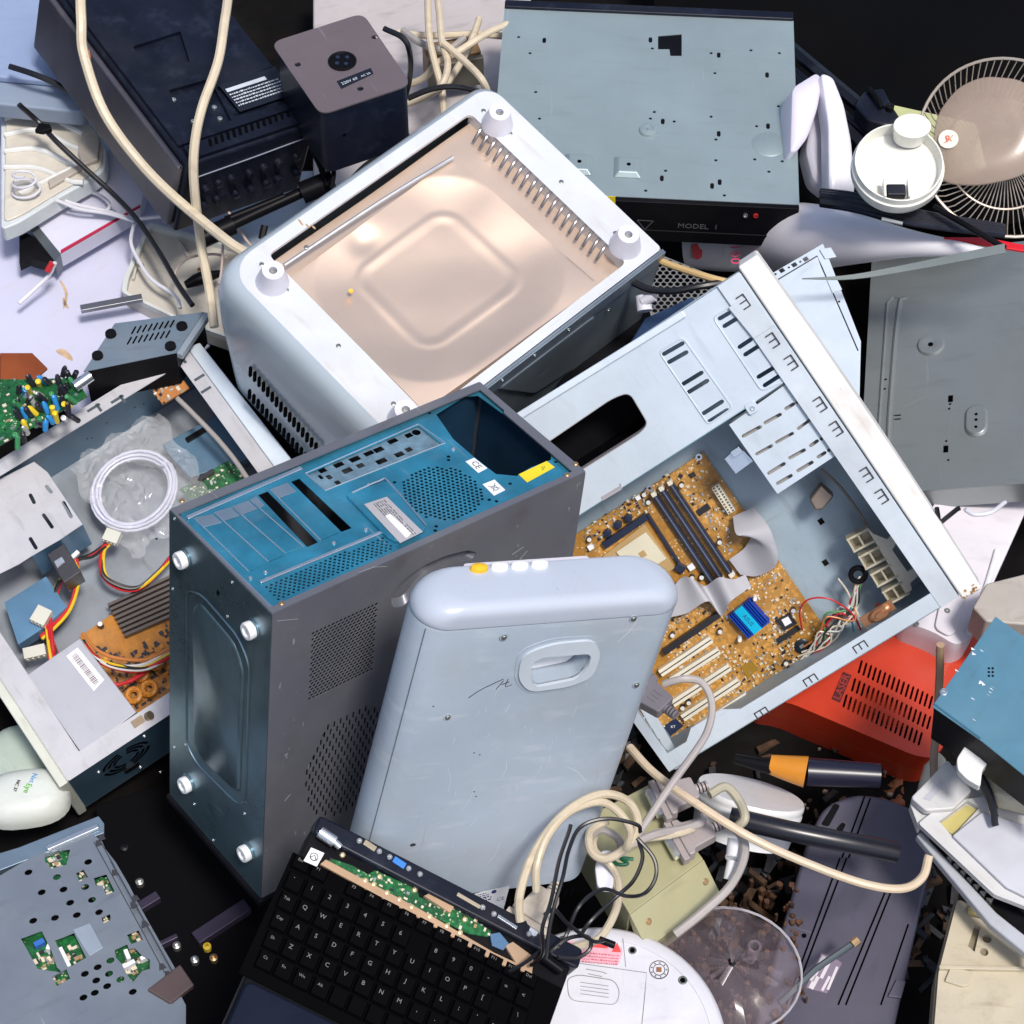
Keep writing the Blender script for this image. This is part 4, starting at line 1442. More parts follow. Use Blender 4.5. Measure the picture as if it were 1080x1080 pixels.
# ------------------------------------------------------- leads in the right case
def cable(name, pts, r, m, label, cat='cable', group=None, k=7, n=9, rfun=None):
    """pts: world points"""
    bm = NB()
    c = Vector((0, 0, 0))
    for p in pts: c += p
    c /= len(pts)
    f = Fr(Matrix.Translation(c))
    q = [p - c for p in pts]
    if k:
        q = smooth(q, k)
        j = random.Random(label)
        a, b = j.uniform(0, 6), j.uniform(0, 6)
        s = 0
        for i in range(1, len(q) - 1):
            s += (q[i] - q[i - 1]).length
            q[i] = q[i] + Vector((math.sin(s * 45 + a), math.sin(s * 38 + b), math.sin(s * 41 + a + b))) * (.0006 if k < 7 or r < .01 else 0) * (0 if r > .011 else 1)
    tube(bm, q, r, n, k=0, rfun=rfun)
    o = mk(name, bm, m, None, f)
    return tag(o, label, cat, group)


def fp(fr, lst):
    """(px, py, height above the frame) -> world points"""
    return [fr.pt(a, b, h) for a, b, h in lst]


Mb = O.up(-OH + .008)
RIB = mt('grey_ribbon', (.42, .42, .46), .45, 0, var=.08)
def ribbon_thing(label, pts, ws, fr):
    P = fp(fr, pts)
    Wv = [(fr.pt(*b) - fr.pt(*a)) / 2 for a, b in ws]
    c = sum(P, Vector()) / len(P)
    bm = NB(); ribbon(bm, [p - c for p in P], Wv)
    o = mk('ribbon_cable', bm, RIB, None, Fr(Matrix.Translation(c)), ang=80)
    tag(o, label, 'ribbon cable')
ribbon_thing('broad grey ribbon cable arching beside the memory slots of the amber board',
             [(784, 540, .012), (795, 562, .035), (806, 578, .030), (793, 592, .012), (775, 598, .008)],
             [((772, 546, .012), (794, 536, .012)), ((780, 566, .03), (816, 562, .03)), ((790, 560, .03), (818, 590, .03)), ((786, 580, .012), (800, 610, .012)), ((770, 590, .01), (782, 606, .01))], Mb)
ribbon_thing('folded grey ribbon cable lying over the board between memory slots and white slots',
             [(705, 640, .02), (722, 628, .022), (738, 622, .03), (752, 634, .012), (764, 622, .03), (778, 618, .018), (789, 612, .012)],
             [((702, 628, .02), (706, 650, .02)), ((718, 610, .02), (726, 646, .02)), ((730, 612, .03), (748, 636, .03)), ((744, 618, .012), (762, 650, .012)), ((756, 614, .03), (768, 640, .03)), ((772, 612, .02), (782, 626, .02)), ((786, 606, .01), (792, 618, .01))], Mb)
# front-panel wire bundle: several thin wires, each a thing
WC = [((.55, .02, .03), 'red'), ((.02, .02, .02), 'black'), ((.68, .62, .50), 'cream'), ((.10, .30, .42), 'teal'), ((.60, .22, .06), 'orange'), ((.70, .70, .68), 'white'), ((.08, .3, .1), 'green')]
rw = random.Random(11)
for k in range(20):
    col, cn = WC[[0, 2, 5, 2, 3, 1, 0, 2, 4, 5, 2, 6, 2, 5, 0, 1, 2, 3, 5, 2][k]]
    j = lambda s: rw.uniform(-s, s)
    pts = [(849 + j(9), 690 + j(9), .004), (868 + j(6), 672 + j(9), .02 + j(.008)), (878 + j(9), 655 + j(14), .03 + j(.012)), (893 + j(8), 652 + j(10), .03 + j(.01)), (900 + j(5), 640 + j(5), .03), (905 + j(3), 618 + j(3), .04), (908 + j(3), 608, .04)]
    if k < 2:
        pts = [(846, 664, .01), (843, 645, .03), (852, 633, .04), (872, 631, .045), (892, 640, .04), (903, 652, .03), (909, 665, .03), (920, 668, .07)] if k == 0 else [(884, 610, .03), (893, 622, .03), (902, 642, .03), (912, 660, .04), (922, 666, .08)]
    if k in (4, 9, 12):
        pts = [(850, 690, .004), (858, 700, .01), (878, 692, .02), (896, 678, .02), (904, 662, .02), (898, 645, .03)]
        pts = [(a + j(4), b + j(4), h) for a, b, h in pts]
    cable('thin_wire', fp(Mb, pts), .0012, mt('wire_' + cn, col, .4), cn + ' insulated thin wire in the tangle between amber board and beige bays', 'wire', 'thin wires in the tangle beside the amber board', k=5, n=6)
# ferrite ring with black lead
u = Mb.pt(905, 606, .045)
bm = NB(); f = Fr(Matrix.Translation(u) @ O.M.to_quaternion().to_matrix().to_4x4())
tube(bm, [(0.009 * math.cos(a * PI / 8), .009 * math.sin(a * PI / 8), 0) for a in range(16)], .0035, 8, closed=True)
tag(mk('ferrite_ring', bm, BLACK, None, f), 'small black ring threaded on the wires beside the beige bays', 'ferrite ring')
cable('thin_lead', fp(Mb, [(866, 495, .05), (885, 512, .05), (903, 535, .045), (913, 552, .04), (916, 566, .03)]), .0018, mt('dull_lead', (.22, .18, .14), .5), 'dull brown lead running down the case wall to the beige bays', 'wire')


def scaled(rows, k):
    m = mat34(rows).M
    return Fr(Matrix.Translation(CAM + (m.translation - CAM) * k) @ m.to_quaternion().to_matrix().to_4x4() @ Matrix.Scale(k, 4))


def holes_at(U, qs, r=.0016, n=7):
    return [circ(*U(*q), r, n) for q in qs]


# =================================================================== left open case
LC = scaled([[0.5804, 0.8143, 0.007, -0.8285], [-0.78, 0.5583, -0.2828, 0.1214], [-0.2342, 0.1587, 0.9591, -0.1784]], .94)
LL, LW, LH = .44, .4578, .135


def build_left_case():
    t = thing('open_computer_case', LC, 'grey steel computer case lying open at the left with power supply inside', 'computer case')
    U = LC.uv
    FLr = LC.up(-LH); V = FLr.uv
    LP = mt('lilac_grey_steel', (.50, .50, .53), .42, .2, var=.06, scr=.3, dirt=.2, bump=.05)
    INN = mt('slate_blue_steel', (.09, .18, .27), .42, .35, var=.15, scr=.3, dirt=.15)
    bm = NB(); plate(bm, rrect(0, LL, 0, LW, .001, 1), holes_at(V, ((165, 568), (150, 640)), .002), -.001, 0)
    mk('tray', bm, mt('floor_steel', (.26, .29, .33), .4, .3, var=.06, scr=.4, dirt=.3), t, FLr)
    # far wall (upper left) with punched grid
    Wf = LC.sub((0.001, 0, 0), (0, 1, 0), (1, 0, 0))   # x along y, y = -z ... z into the case
    def wv(q): return Wf.uv(*q)
    hs = []
    a = wv((108, 484)); 
    for i in range(15):
        for j in range(5):
            px = 110 + i * 6.3 + j * 1.4; py = 478 - i * 3.4 + j * 4.4
            u = wv((px, py))
            hs.append(rrect(u[0] - .0024, u[0] + .0024, u[1] - .0016, u[1] + .0016, .0005, 1))
    for q in ((92, 463), (97, 462), (113, 446), (142, 430), (96, 493), (90, 497), (83, 506), (76, 514), (78, 508), (151, 426)):
        u = wv(q); hs.append(circ(*u, .0022, 6))
    bm = NB()
    y0, y1 = sorted((wv((100, 400))[1] * 0, -LH)) if False else (0, 0)
    # the frame's second axis is Z x X
    s = 1 if (Wf.I @ LC.M @ Vector((0, 0, -1))).y > (Wf.I @ LC.M @ Vector((0, 0, 0))).y else -1
    lo, hi = sorted((0, s * LH))
    plate(bm, [(0, lo), (LW, lo), (LW, hi), (0, hi)], hs, -.001, 0)
    mk('perforated_wall', bm, INN, t, Wf)
    bm = NB(); box(bm, 0, LL, LW - .001, LW, -LH, 0); mk('right_wall', bm, INN, t, LC)
    bm = NB(); box(bm, LL - .001, LL, 0, LW - .001, -LH, 0); mk('rear_wall', bm, mt('navy_steel', (.08, .15, .22), .4, .5, var=.2), t, LC)
    bm = NB(); box(bm, 0, LL, -.001, 0, -LH, 0); mk('left_wall', bm, mt('sage_grey_plastic', (.42, .46, .42), .45), t, LC)
    # rims
    bm = NB(); plate(bm, rrect(0, LL, 0, LW, .002, 1), [rnd([(.021, .032), (.021, LW - .022), (LL - .026, LW - .022), (LL - .026, .032)], .002)], -.001, .0006)
    mk('rim', bm, LP, t, LC, bev=.0005)
    bm = NB()
    for q in ((100, 432), (125, 423), (189, 381)):
        u = U(*q)
        prism(bm, bar2((u[0] - .003, u[1] - .01), (u[0] - .003, u[1] + .01), .004), .0007, .0011)
        prism(bm, bar2((u[0] - .006, u[1] + .006), (u[0] + .008, u[1] + .006), .004), .0007, .0011)
    for q in ((211, 398), (218, 411)):
        u = U(*q); prism(bm, bar2((u[0], u[1] - .009), (u[0], u[1] + .007), .004), .0007, .0011)
    mk('rim_cutout', bm, mt('seam_dark', (.05, .07, .09), .6), t, LC)
    # outer folded side on the right
    bm = NB()
    pp = [U(*q) for q in ((209, 362), (228, 388), (318, 510), (292, 500))]
    prism(bm, [(.002, LW + .001), (.006, LW + .02), (LL, LW + .034), (LL, LW + .001)], -.008, -.003)
    mk('side_flange', bm, mt('edge_paint', (.62, .70, .78), .38, .1), t, LC, bev=.002)
    # power supply box
    Pz = LC.up(-.001); A = Pz.uv
    q4 = [A(*q) for q in ((28, 712), (84, 673), (144, 751), (86, 795))]
    bm = NB(); prism(bm, q4, -.118, 0)
    ps = mk('power_supply', bm, mt('psu_grey', (.40, .41, .46), .5, .3, var=.05, scr=.2, dirt=.08), t, Pz, bev=.0012)
    bm = NB(); lb = [A(*q) for q in ((70, 692), (82, 683), (110, 717), (99, 729))]
    prism(bm, lb, .0002, .0006); lab = mk('barcode_label', bm, STICK, ps, Pz)
    d = Vector(lb[3]) - Vector(lb[0]); an = math.atan2(d.y, d.x)
    BF = Pz.sub((*lb[0], .0006), (math.cos(an), math.sin(an), 0), (0, 0, 1))
    bm = NB(); r = random.Random(4); x = .005
    side = 1 if (Vector(lb[1]) - Vector(lb[0])).dot(Vector((-d.y, d.x))) > 0 else -1
    while x < d.length - .006:
        w_ = r.choice((.0006, .0009, .0014)); box(bm, x, x + w_, *sorted((side * .005, side * .013)), 0, .0002); x += w_ + r.choice((.0007, .0011))
    mk('barcode', bm, mt('barcode_ink', (.12, .08, .09), .6), lab, BF)
    # fan grille on the outer rear wall
    Rw = LC.sub((LL, 0, 0), (0, 1, 0), (1, 0, 0))
    c = Rw.uv(133, 800)
    bm = NB()
    for r_ in (.016, .024, .032):
        for k in range(4):
            a0 = PI / 2 * k + .18; a1 = PI / 2 * (k + 1) - .18
            pts = [(c[0] + r_ * math.cos(a0 + (a1 - a0) * i / 8), c[1] + r_ * math.sin(a0 + (a1 - a0) * i / 8)) for i in range(9)]
            o_ = [(c[0] + (r_ + .0045) * math.cos(a0 + (a1 - a0) * i / 8), c[1] + (r_ + .0045) * math.sin(a0 + (a1 - a0) * i / 8)) for i in range(9)]
            prism(bm, pts + o_[::-1], .0001, .0005)
    mk('fan_grille', bm, HOLE, t, Rw)
    bm = NB()
    prism(bm, rrect(c[0] - .01, c[0] + .012, c[1] + .042 * (1 if Rw.uv(133, 830)[1] > c[1] else -1) - .006, c[1] + .042 * (1 if Rw.uv(133, 830)[1] > c[1] else -1) + .006, .001), .0002, .003)
    mk('power_inlet', bm, BLACK, t, Rw)
    for q in ((104, 814), (152, 776), (148, 809), (169, 814), (113, 848)):
        u = Rw.uv(*q); screw(t, Rw, *u, 0, r=.003)
    # beige front edge strip at the left
    bm = NB()
    box(bm, -.01, LL + .002, -.014, -.001, -LH - .01, .004)
    mk('front_strip', bm, mt('pale_sage_plastic', (.55, .57, .50), .45, dirt=.2), t, LC, bev=.002)
    # drive cage at the left
    Cg = LC.up(-.02); Bq = Cg.uv
    pl = [Bq(*q) for q in ((-10, 510), (36, 487), (50, 498), (87, 553), (62, 570), (34, 586), (20, 595), (-10, 610))]
    hs = []
    for a, b in (((49, 513), (54, 519)), ((67, 530), (75, 545)), ((46, 543), (55, 556)), ((32, 522), (36, 530)), ((32, 568), (38, 578))):
        hs.append(slot(Bq(*a), Bq(*b), .005, 3))
    bm = NB(); plate(bm, pl, hs, -.001, 0)
    cg = mk('drive_cage', bm, LP, t, Cg)
    bm = NB()
    a, b, c2 = Bq(87, 553), Bq(34, 586), Bq(50, 498)
    for p, q in ((a, b), (c2, a)):
        prism(bm, bar2(p, q, .001), -.075, -.0012)
    mk('cage_wall', bm, mt('blue_shade_steel', (.10, .22, .36), .4, .4, var=.15), cg, Cg)
    bm = NB(); prism(bm, [Bq(*q) for q in ((48, 582), (66, 570), (84, 600), (66, 612))], -.05, -.01)
    mk('drive_body', bm, mt('dark_drive', (.06, .06, .07), .4, .5), cg, Cg, bev=.001)
    bm = NB(); prism(bm, [Bq(*q) for q in ((56, 590), (64, 585), (67, 590), (59, 596))], -.01, -.008)
    mk('drive_label', bm, CHROME, cg, Cg)
    bm = NB(); prism(bm, [Bq(*q) for q in ((-5, 620), (40, 592), (62, 625), (36, 648), (10, 665))], -.085, -.06)
    mk('lower_bay', bm, mt('blue_shade_steel', (.10, .22, .36), .4, .4), cg, Cg)
    # green riser card and bracket, jack plate
    Gr = LC.up(-.085); G = Gr.uv
    bm = NB(); gp = [G(*q) for q in ((187, 520), (244, 487), (262, 506), (200, 528))]
    prism(bm, [G(*q) for q in ((189, 516), (240, 486), (262, 502), (204, 530))], -.0016, 0)
    gc = mk('green_card', bm, PCBG, t, Gr)
    bm = NB(); prism(bm, bar2(G(203, 512), G(226, 498), .006), 0, .008); mk('card_connector', bm, CHIP, gc, Gr)
    clutter(gc, Gr, [G(*q) for q in ((200, 515), (242, 490), (256, 502), (210, 525))], 40, 31, .0001)
    bm = NB(); j = G(177, 408)
    Jr = LC.up(-.03); j = Jr.uv(180, 410)
    box(bm, j[0] - .012, j[0] + .014, j[1] - .022, j[1] + .022, -.004, 0)
    jk = mk('jack_board', bm, mt('orange_board', (.45, .17, .04), .5, var=.3), t, Jr)
    clutter(jk, Jr, [(j[0] - .012, j[1] - .022), (j[0] + .014, j[1] - .022), (j[0] + .014, j[1] + .022), (j[0] - .012, j[1] + .022)], 24, 8, 0, .003, .007)
    bm = NB(); 
    prism(bm, [G(*q) for q in ((170, 465), (235, 430), (262, 455), (262, 480), (200, 500), (180, 480))], -.03, -.012)
    mk('card_bracket', bm, INN, t, Gr, bev=.001)
    bm = NB(); prism(bm, bar2(G(196, 462), G(216, 450), .007), -.012, -.006)
    mk('card_bracket_clip', bm, BLACK, t, Gr)
    # amber board with black slots, partly under the tower
    Ab = LC.up(-.118); X = Ab.uv
    q = [X(*p) for p in ((83, 672), (190, 598), (250, 680), (150, 770))]
    bm = NB(); prism(bm, q, -.0016, 0)
    ab = mk('circuit_board', bm, mt('bright_amber_board', (.48, .19, .015), .4, var=.35, vs=40, dirt=.3), t, Ab)
    for k in range(8):
        a = (118 + k * 2.5 - 3, 660 + k * 4.5 - 22 + 3); b = (200 + k * 3, 604 + k * 4.6 - 2)
        bm = NB(); prism(bm, bar2(X(*a), X(*b), .0042), 0, .012)
        mk('card_slot', bm, mt('brown_grey_slot', (.10, .085, .08), .45), ab, Ab, bev=.0004)
    p = X(107, 661); cap_(ab, Ab, p[0], p[1], .004, .012)
    clutter(ab, Ab, [X(*p) for p in ((90, 680), (140, 690), (180, 650), (185, 730), (150, 760))], 190, 14, .0001, .002, .008,
            cols=[('dark_components', CHIP), ('brown_components', mt('brown_component', (.16, .07, .03), .5)), ('amber_components', mt('amber_component', (.75, .3, .03), .4))])
    for q in ((149, 712), (142, 735), (165, 700), (158, 728)):
        u = X(*q); bm = NB(); tube(bm, [(u[0] + .009 * math.cos(a * PI / 6), u[1] + .009 * math.sin(a * PI / 6), .008) for a in range(12)], .0045, 7, closed=True)
        mk('coil', bm, mt('orange_coil', (.65, .25, .03), .4, var=.5, vs=400), ab, Ab)
    # brass latch on the rim
    bm = NB(); u = U(156, 756)
    cyl(bm, (u[0], u[1], .001), .006, .006, 14, ax=(.3, .6, .7)); box(bm, u[0] - .006, u[0] + .004, u[1] - .022, u[1] - .006, .001, .004)
    mk('latch', bm, mt('worn_brass', (.4, .3, .2), .35, .8), t, LC)


build_left_case()
Lf = LC.up(-LH)
# coil of white cable in its clear bag
uc = LC.sub((0, 0, -.085), (1, 0, 0), (0, 0, 1))
Cc = uc.uv(142, 518)
rx = (Vector(uc.uv(186, 500)) - Vector(uc.uv(97, 535))).length / 2
ry = (Vector(uc.uv(150, 480)) - Vector(uc.uv(134, 558))).length / 2
dv = Vector(uc.uv(170, 490)) - Vector(Cc); an = math.atan2(dv.y, dv.x)
bm = NB()
pts = []
N_ = 5 * 28
for i in range(N_):
    a = 2 * PI * i / 28
    k = 1 - .045 * (i // 28) + .01 * math.sin(i * .7)
    x = rx * k * math.cos(a); y = ry * k * math.sin(a)
    pts.append((x * math.cos(an) - y * math.sin(an), x * math.sin(an) + y * math.cos(an), .006 * ((i / 28) % 2) + .003 * math.sin(i * .23)))
ff = uc.sub((Cc[0], Cc[1], 0), (1, 0, 0), (0, 0, 1))
tube(bm, pts, .0023, 8)
tag(mk('coiled_cable', bm, mt('lilac_white_cable', (.62, .63, .76), .35), None, ff), 'oval coil of lilac white cable lying in the left open case', 'cable')
bm = NB()
g = 30
r = random.Random(2)
vv = []
for j in range(g + 1):
    row = []
    for i in range(g + 1):
        x = -.085 + .17 * i / g; y = -.07 + .15 * j / g
        e = (x / .08) ** 2 + (y / .075) ** 2
        z = .018 * max(0, 1 - e * .6) + .004 * math.sin(x * 70 + y * 50) * math.cos(y * 60 - x * 30) + r.uniform(-.004, .004)
        row.append(bm.verts.new((x + .006 * math.sin(j * .7), y + .006 * math.sin(i * .5), z + .004)))
    vv.append(row)
for j in range(g):
    for i in range(g):
        bm.faces.new((vv[j][i], vv[j][i + 1], vv[j + 1][i + 1], vv[j + 1][i]))
FILM = bpy.data.materials.new('clear_film'); FILM.use_nodes = True
b = FILM.node_tree.nodes['Principled BSDF']; b.inputs['Base Color'].default_value = (.9, .92, .95, 1); b.inputs['Roughness'].default_value = .08; b.inputs['Alpha'].default_value = .2; b.inputs['Specular IOR Level'].default_value = 1.0
tag(mk('plastic_bag', bm, FILM, None, ff.sub((.0, .01, 0), (1, 0, 0), (0, 0, 1)), ang=25), 'crumpled clear plastic bag over the coiled white cable', 'plastic bag')
# wire harness
def bundle(name, pts, cols, label_fn, r=.0022, spread=.004, group=None, seed=1, fr=Lf):
    rr_ = random.Random(seed)
    for k, cn in enumerate(cols):
        col = dict((b_, a_) for a_, b_ in WC + [((.72, .50, .02), 'yellow')])[cn]
        jx, jy = rr_.uniform(-1, 1) * spread * 900, rr_.uniform(-1, 1) * spread * 900
        P = [(a + jx + rr_.uniform(-1, 1) * 1.2, b_ + jy + rr_.uniform(-1, 1) * 1.2, h + rr_.uniform(-1, 1) * .002) for a, b_, h in pts]
        cable('thin_wire', fp(fr, P), r, mt('wire_' + cn, col, .4), label_fn(cn), 'wire', group, k=6, n=7)
bundle('w', [(115, 572, .06), (108, 582, .055), (110, 606, .05), (125, 618, .045), (145, 620, .04), (163, 606, .04), (183, 585, .04)], ['red', 'black', 'yellow', 'black'], lambda c: c + ' wire of the loop hanging from the white plug toward the tower underside', group='wires of the loop under the white plug', spread=.0022)
bundle('w', [(112, 575, .06), (98, 586, .06), (80, 592, .065), (66, 606, .06), (56, 630, .05), (50, 660, .04), (60, 690, .03)], ['black', 'yellow', 'black', 'red'], lambda c: c + ' wire curving down beside the blue drive bay at the far left', group='wires beside the blue drive bay', spread=.0022, seed=3)
bundle('w', [(80, 590, .07), (82, 610, .065), (74, 640, .06), (56, 662, .05), (44, 672, .05)], ['red', 'yellow', 'red'], lambda c: c + ' wire bowed outward between small white tip and far left plug', group='bowed wires near the far left plug', spread=.002, seed=4)
bundle('w', [(50, 655, .055), (52, 680, .06), (56, 700, .06), (60, 720, .05)], ['red', 'black', 'red', 'yellow', 'red'], lambda c: c + ' wire hanging from the far left plug behind the power supply', group='wires hanging behind the power supply', spread=.005, seed=5)
bundle('w', [(84, 674, .06), (98, 690, .075), (120, 700, .075), (150, 702, .06), (178, 688, .05), (195, 680, .05)], ['white', 'black', 'yellow', 'orange', 'black', 'red', 'white', 'red'], lambda c: c + ' power supply wire sweeping over the amber board to the tower', group='power supply wires over the amber board', spread=.006, seed=6)
bundle('w', [(92, 685, .05), (100, 712, .06), (125, 722, .06), (150, 712, .05), (165, 695, .04)], ['red', 'red'], lambda c: c + ' slack wire sagging lowest over the amber board coils', group='slack wires over the coils', spread=.004, seed=9)
def plug(p, z, sz, ang, label, m=CREAM, fr=Lf):
    u = fr.uv(p[0], p[1], z)
    f = fr.sub((u[0], u[1], z), (math.cos(ang), math.sin(ang), 0), (0, 0, 1))
    bm = NB(); box(bm, -sz[0] / 2, sz[0] / 2, -sz[1] / 2, sz[1] / 2, 0, sz[2])
    for k in range(4):
        x = -sz[0] / 2 + sz[0] * (k + .5) / 4
        box(bm, x - sz[0] * .06, x + sz[0] * .06, -sz[1] / 2 - .0015, -sz[1] / 2, sz[2] * .2, sz[2] * .8)
    tag(mk('wire_plug', bm, m, None, f, bev=.0012), label, 'plug')
plug((119, 568), .06, (.022, .018, .012), .6, 'translucent white four pin plug below the coiled cable', mt('milky_plug', (.62, .62, .55), .35))
plug((45, 652), .055, (.022, .024, .014), .5, 'milky plug with red and black wires at far left', mt('milky_plug', (.62, .62, .55), .35))
plug((80, 586), .07, (.006, .012, .006), .2, 'tiny white plug on the edge of the blue drive bay', STICK)
plug((38, 690), .05, (.03, .016, .014), 1.2, 'milky block plug just above the power supply box', mt('milky_plug', (.62, .62, .55), .35))
cable('grey_lead', [Lf.pt(a, b, h) for a, b, h in ((187, 420, .10), (200, 432, .1), (222, 455, .1), (243, 480, .1), (258, 500, .1), (275, 525, .1))], .0034, GREYC, 'straight grey lead from brown jack board into the shadow of the tower', 'cable')

# =================================================================== flat steel deck at the top
TB = scaled([[0.9985, 0.0535, 0.01, -0.0247], [-0.0533, 0.9985, -0.0157, 0.1916], [-0.0108, 0.0152, 0.9998, 0.3718]], 1.14)


def build_top_box():
    t = thing('disc_player', TB, 'flat disc player lying upside down with pale steel base and black front at the top', 'disc player')
    U = TB.uv
    X0, X1 = -.002, .3625; Y0, Y1 = -.002, .325
    qs = ((547, 39), (575, 42), (559, 56), (565, 97), (569, 125), (685, 45), (688, 51), (750, 56), (754, 77), (686, 125), (690, 118), (711, 128), (750, 123), (755, 147), (702, 180), (681, 201), (755, 169), (764, 206), (792, 53), (806, 81), (821, 112), (798, 133), (811, 133), (811, 158), (796, 168), (825, 170), (811, 181), (822, 56))
    big = ((686, 42), (574, 42.5), (699, 128), (758, 141), (698, 188), (759, 192), (751, 196), (809, 79), (810, 133), (758, 58))
    hs = []
    bb = []
    for q in big:
        u = U(*q); hs.append(slot((u[0], u[1] - .003), (u[0], u[1] + .003), .0046, 3)); bb.append(u)
    for q in qs:
        u = U(*q)
        if all(math.hypot(u[0] - b[0], u[1] - b[1]) > .0085 for b in bb):
            hs.append(circ(*u, .0021, 8)); bb.append(u)
    hs.append([U(*q) for q in ((694, 38), (719, 36), (719, 59), (707, 59), (706, 52), (694, 52))])
    bm = NB(); plate(bm, rrect(X0, X1, Y0, Y1, .003, 2), hs, -.001, 0)
    PB = mt('pale_green_grey_steel', (.32, .40, .42), .36, .4, var=.08, vs=5, scr=.25, dirt=.08, bump=.03, bs=14)
    mk('base_plate', bm, PB, t, TB)
    for q in ((563, 145), (610, 174), (662, 177)):
        u = U(*q); bm = NB()
        loft(bm, [[(u[0] + a, u[1] + b, .0) for a, b in ((-.017, -.018), (.017, -.018), (.017, .018), (-.017, .018))], [(u[0] + a, u[1] + b, .006) for a, b in ((-.011, -.012), (.011, -.012), (.011, .012), (-.011, .012))]])
        o = mk('square_boss', bm, PB, t, TB, bev=.0015, seg=3)
        bm = NB(); prism(bm, circ(u[0] + .001, u[1], .0026, 8), .006, .0064); mk('boss_hole', bm, HOLE, o, TB)
    u = U(684, 138); bm = NB(); lathe(bm, [(.012, 0), (.0105, .003), (.006, .004), (.0055, .0032), (.0025, .0032), (.0022, .005), (0, .005)], 26, (*u, 0)); mk('round_boss', bm, PB, t, TB)
    u = U(811, 152); bm = NB(); lathe(bm, [(.021, 0), (.0195, .0008), (0, .0008)], 28, (*u, 0)); mk('shallow_boss', bm, PB, t, TB)
    bm = NB(); box(bm, X0 + .004, X1 - .004, Y0 + .002, Y1 - .004, -.046, -.0012)
    mk('chassis', bm, BLACK, t, TB)
    bm = NB(); box(bm, X0 - .004, X1, Y0 - .006, Y0 + .001, -.052, -.0014); box(bm, X0 - .004, X1 - .03, Y0 - .008, Y0 - .006, -.064, -.046)
    fp_ = mk('front_panel', bm, BLACK, t, TB, bev=.001)
    bm = NB(); box(bm, X1 - .0012, X1, Y0, Y1, -.046, -.001); mk('side_sheet', bm, PB, t, TB)
    bm = NB(); box(bm, X0, X1, Y1 - .004, Y1 + .01, -.046, .004); mk('rear_edge', bm, NAVY, t, TB, bev=.002)
    Fp = TB.sub((0, Y0 - .006, 0), (1, 0, 0), (0, -1, 0))
    bm = NB(); prism(bm, [Fp.uv(*q) for q in ((629, 206), (649, 207), (649, 219), (640, 218))], .0002, .0008); mk('warning_sticker', bm, mt('yellow_sticker', (.78, .60, .02), .5), fp_, Fp)
    bm = NB(); txt(bm, 'MODEL  1', Fp.uv(736, 239), 0, .011, .0002, .0001)
    p = [Fp.uv(*q) for q in ((672, 232), (689, 233), (680, 242))]
    for i in range(3): prism(bm, bar2(p[i], p[(i + 1) % 3], .0009), .0002, .0004)
    mk('panel_print', bm, mt('faint_grey_print', (.10, .10, .11), .5), fp_, Fp)
    for q, m in (((786, 227), CHROME), ((797, 227), mt('red_ring', (.4, .02, .02), .4))):
        u = Fp.uv(*q); bm = NB(); lathe(bm, [(0, 0), (.003, 0), (.003, .002), (.0015, .002), (.0015, .0006), (0, .0006)], 14, (*u, 0)); mk('socket', bm, m, fp_, Fp)
build_top_box()

# =================================================================== steel pan at the right edge
RP = scaled([[0.9444, 0.1302, -0.3018, 0.3499], [-0.1446, 0.9891, -0.0259, -0.3294], [0.2952, 0.0681, 0.953, 0.4514]], 1.31)


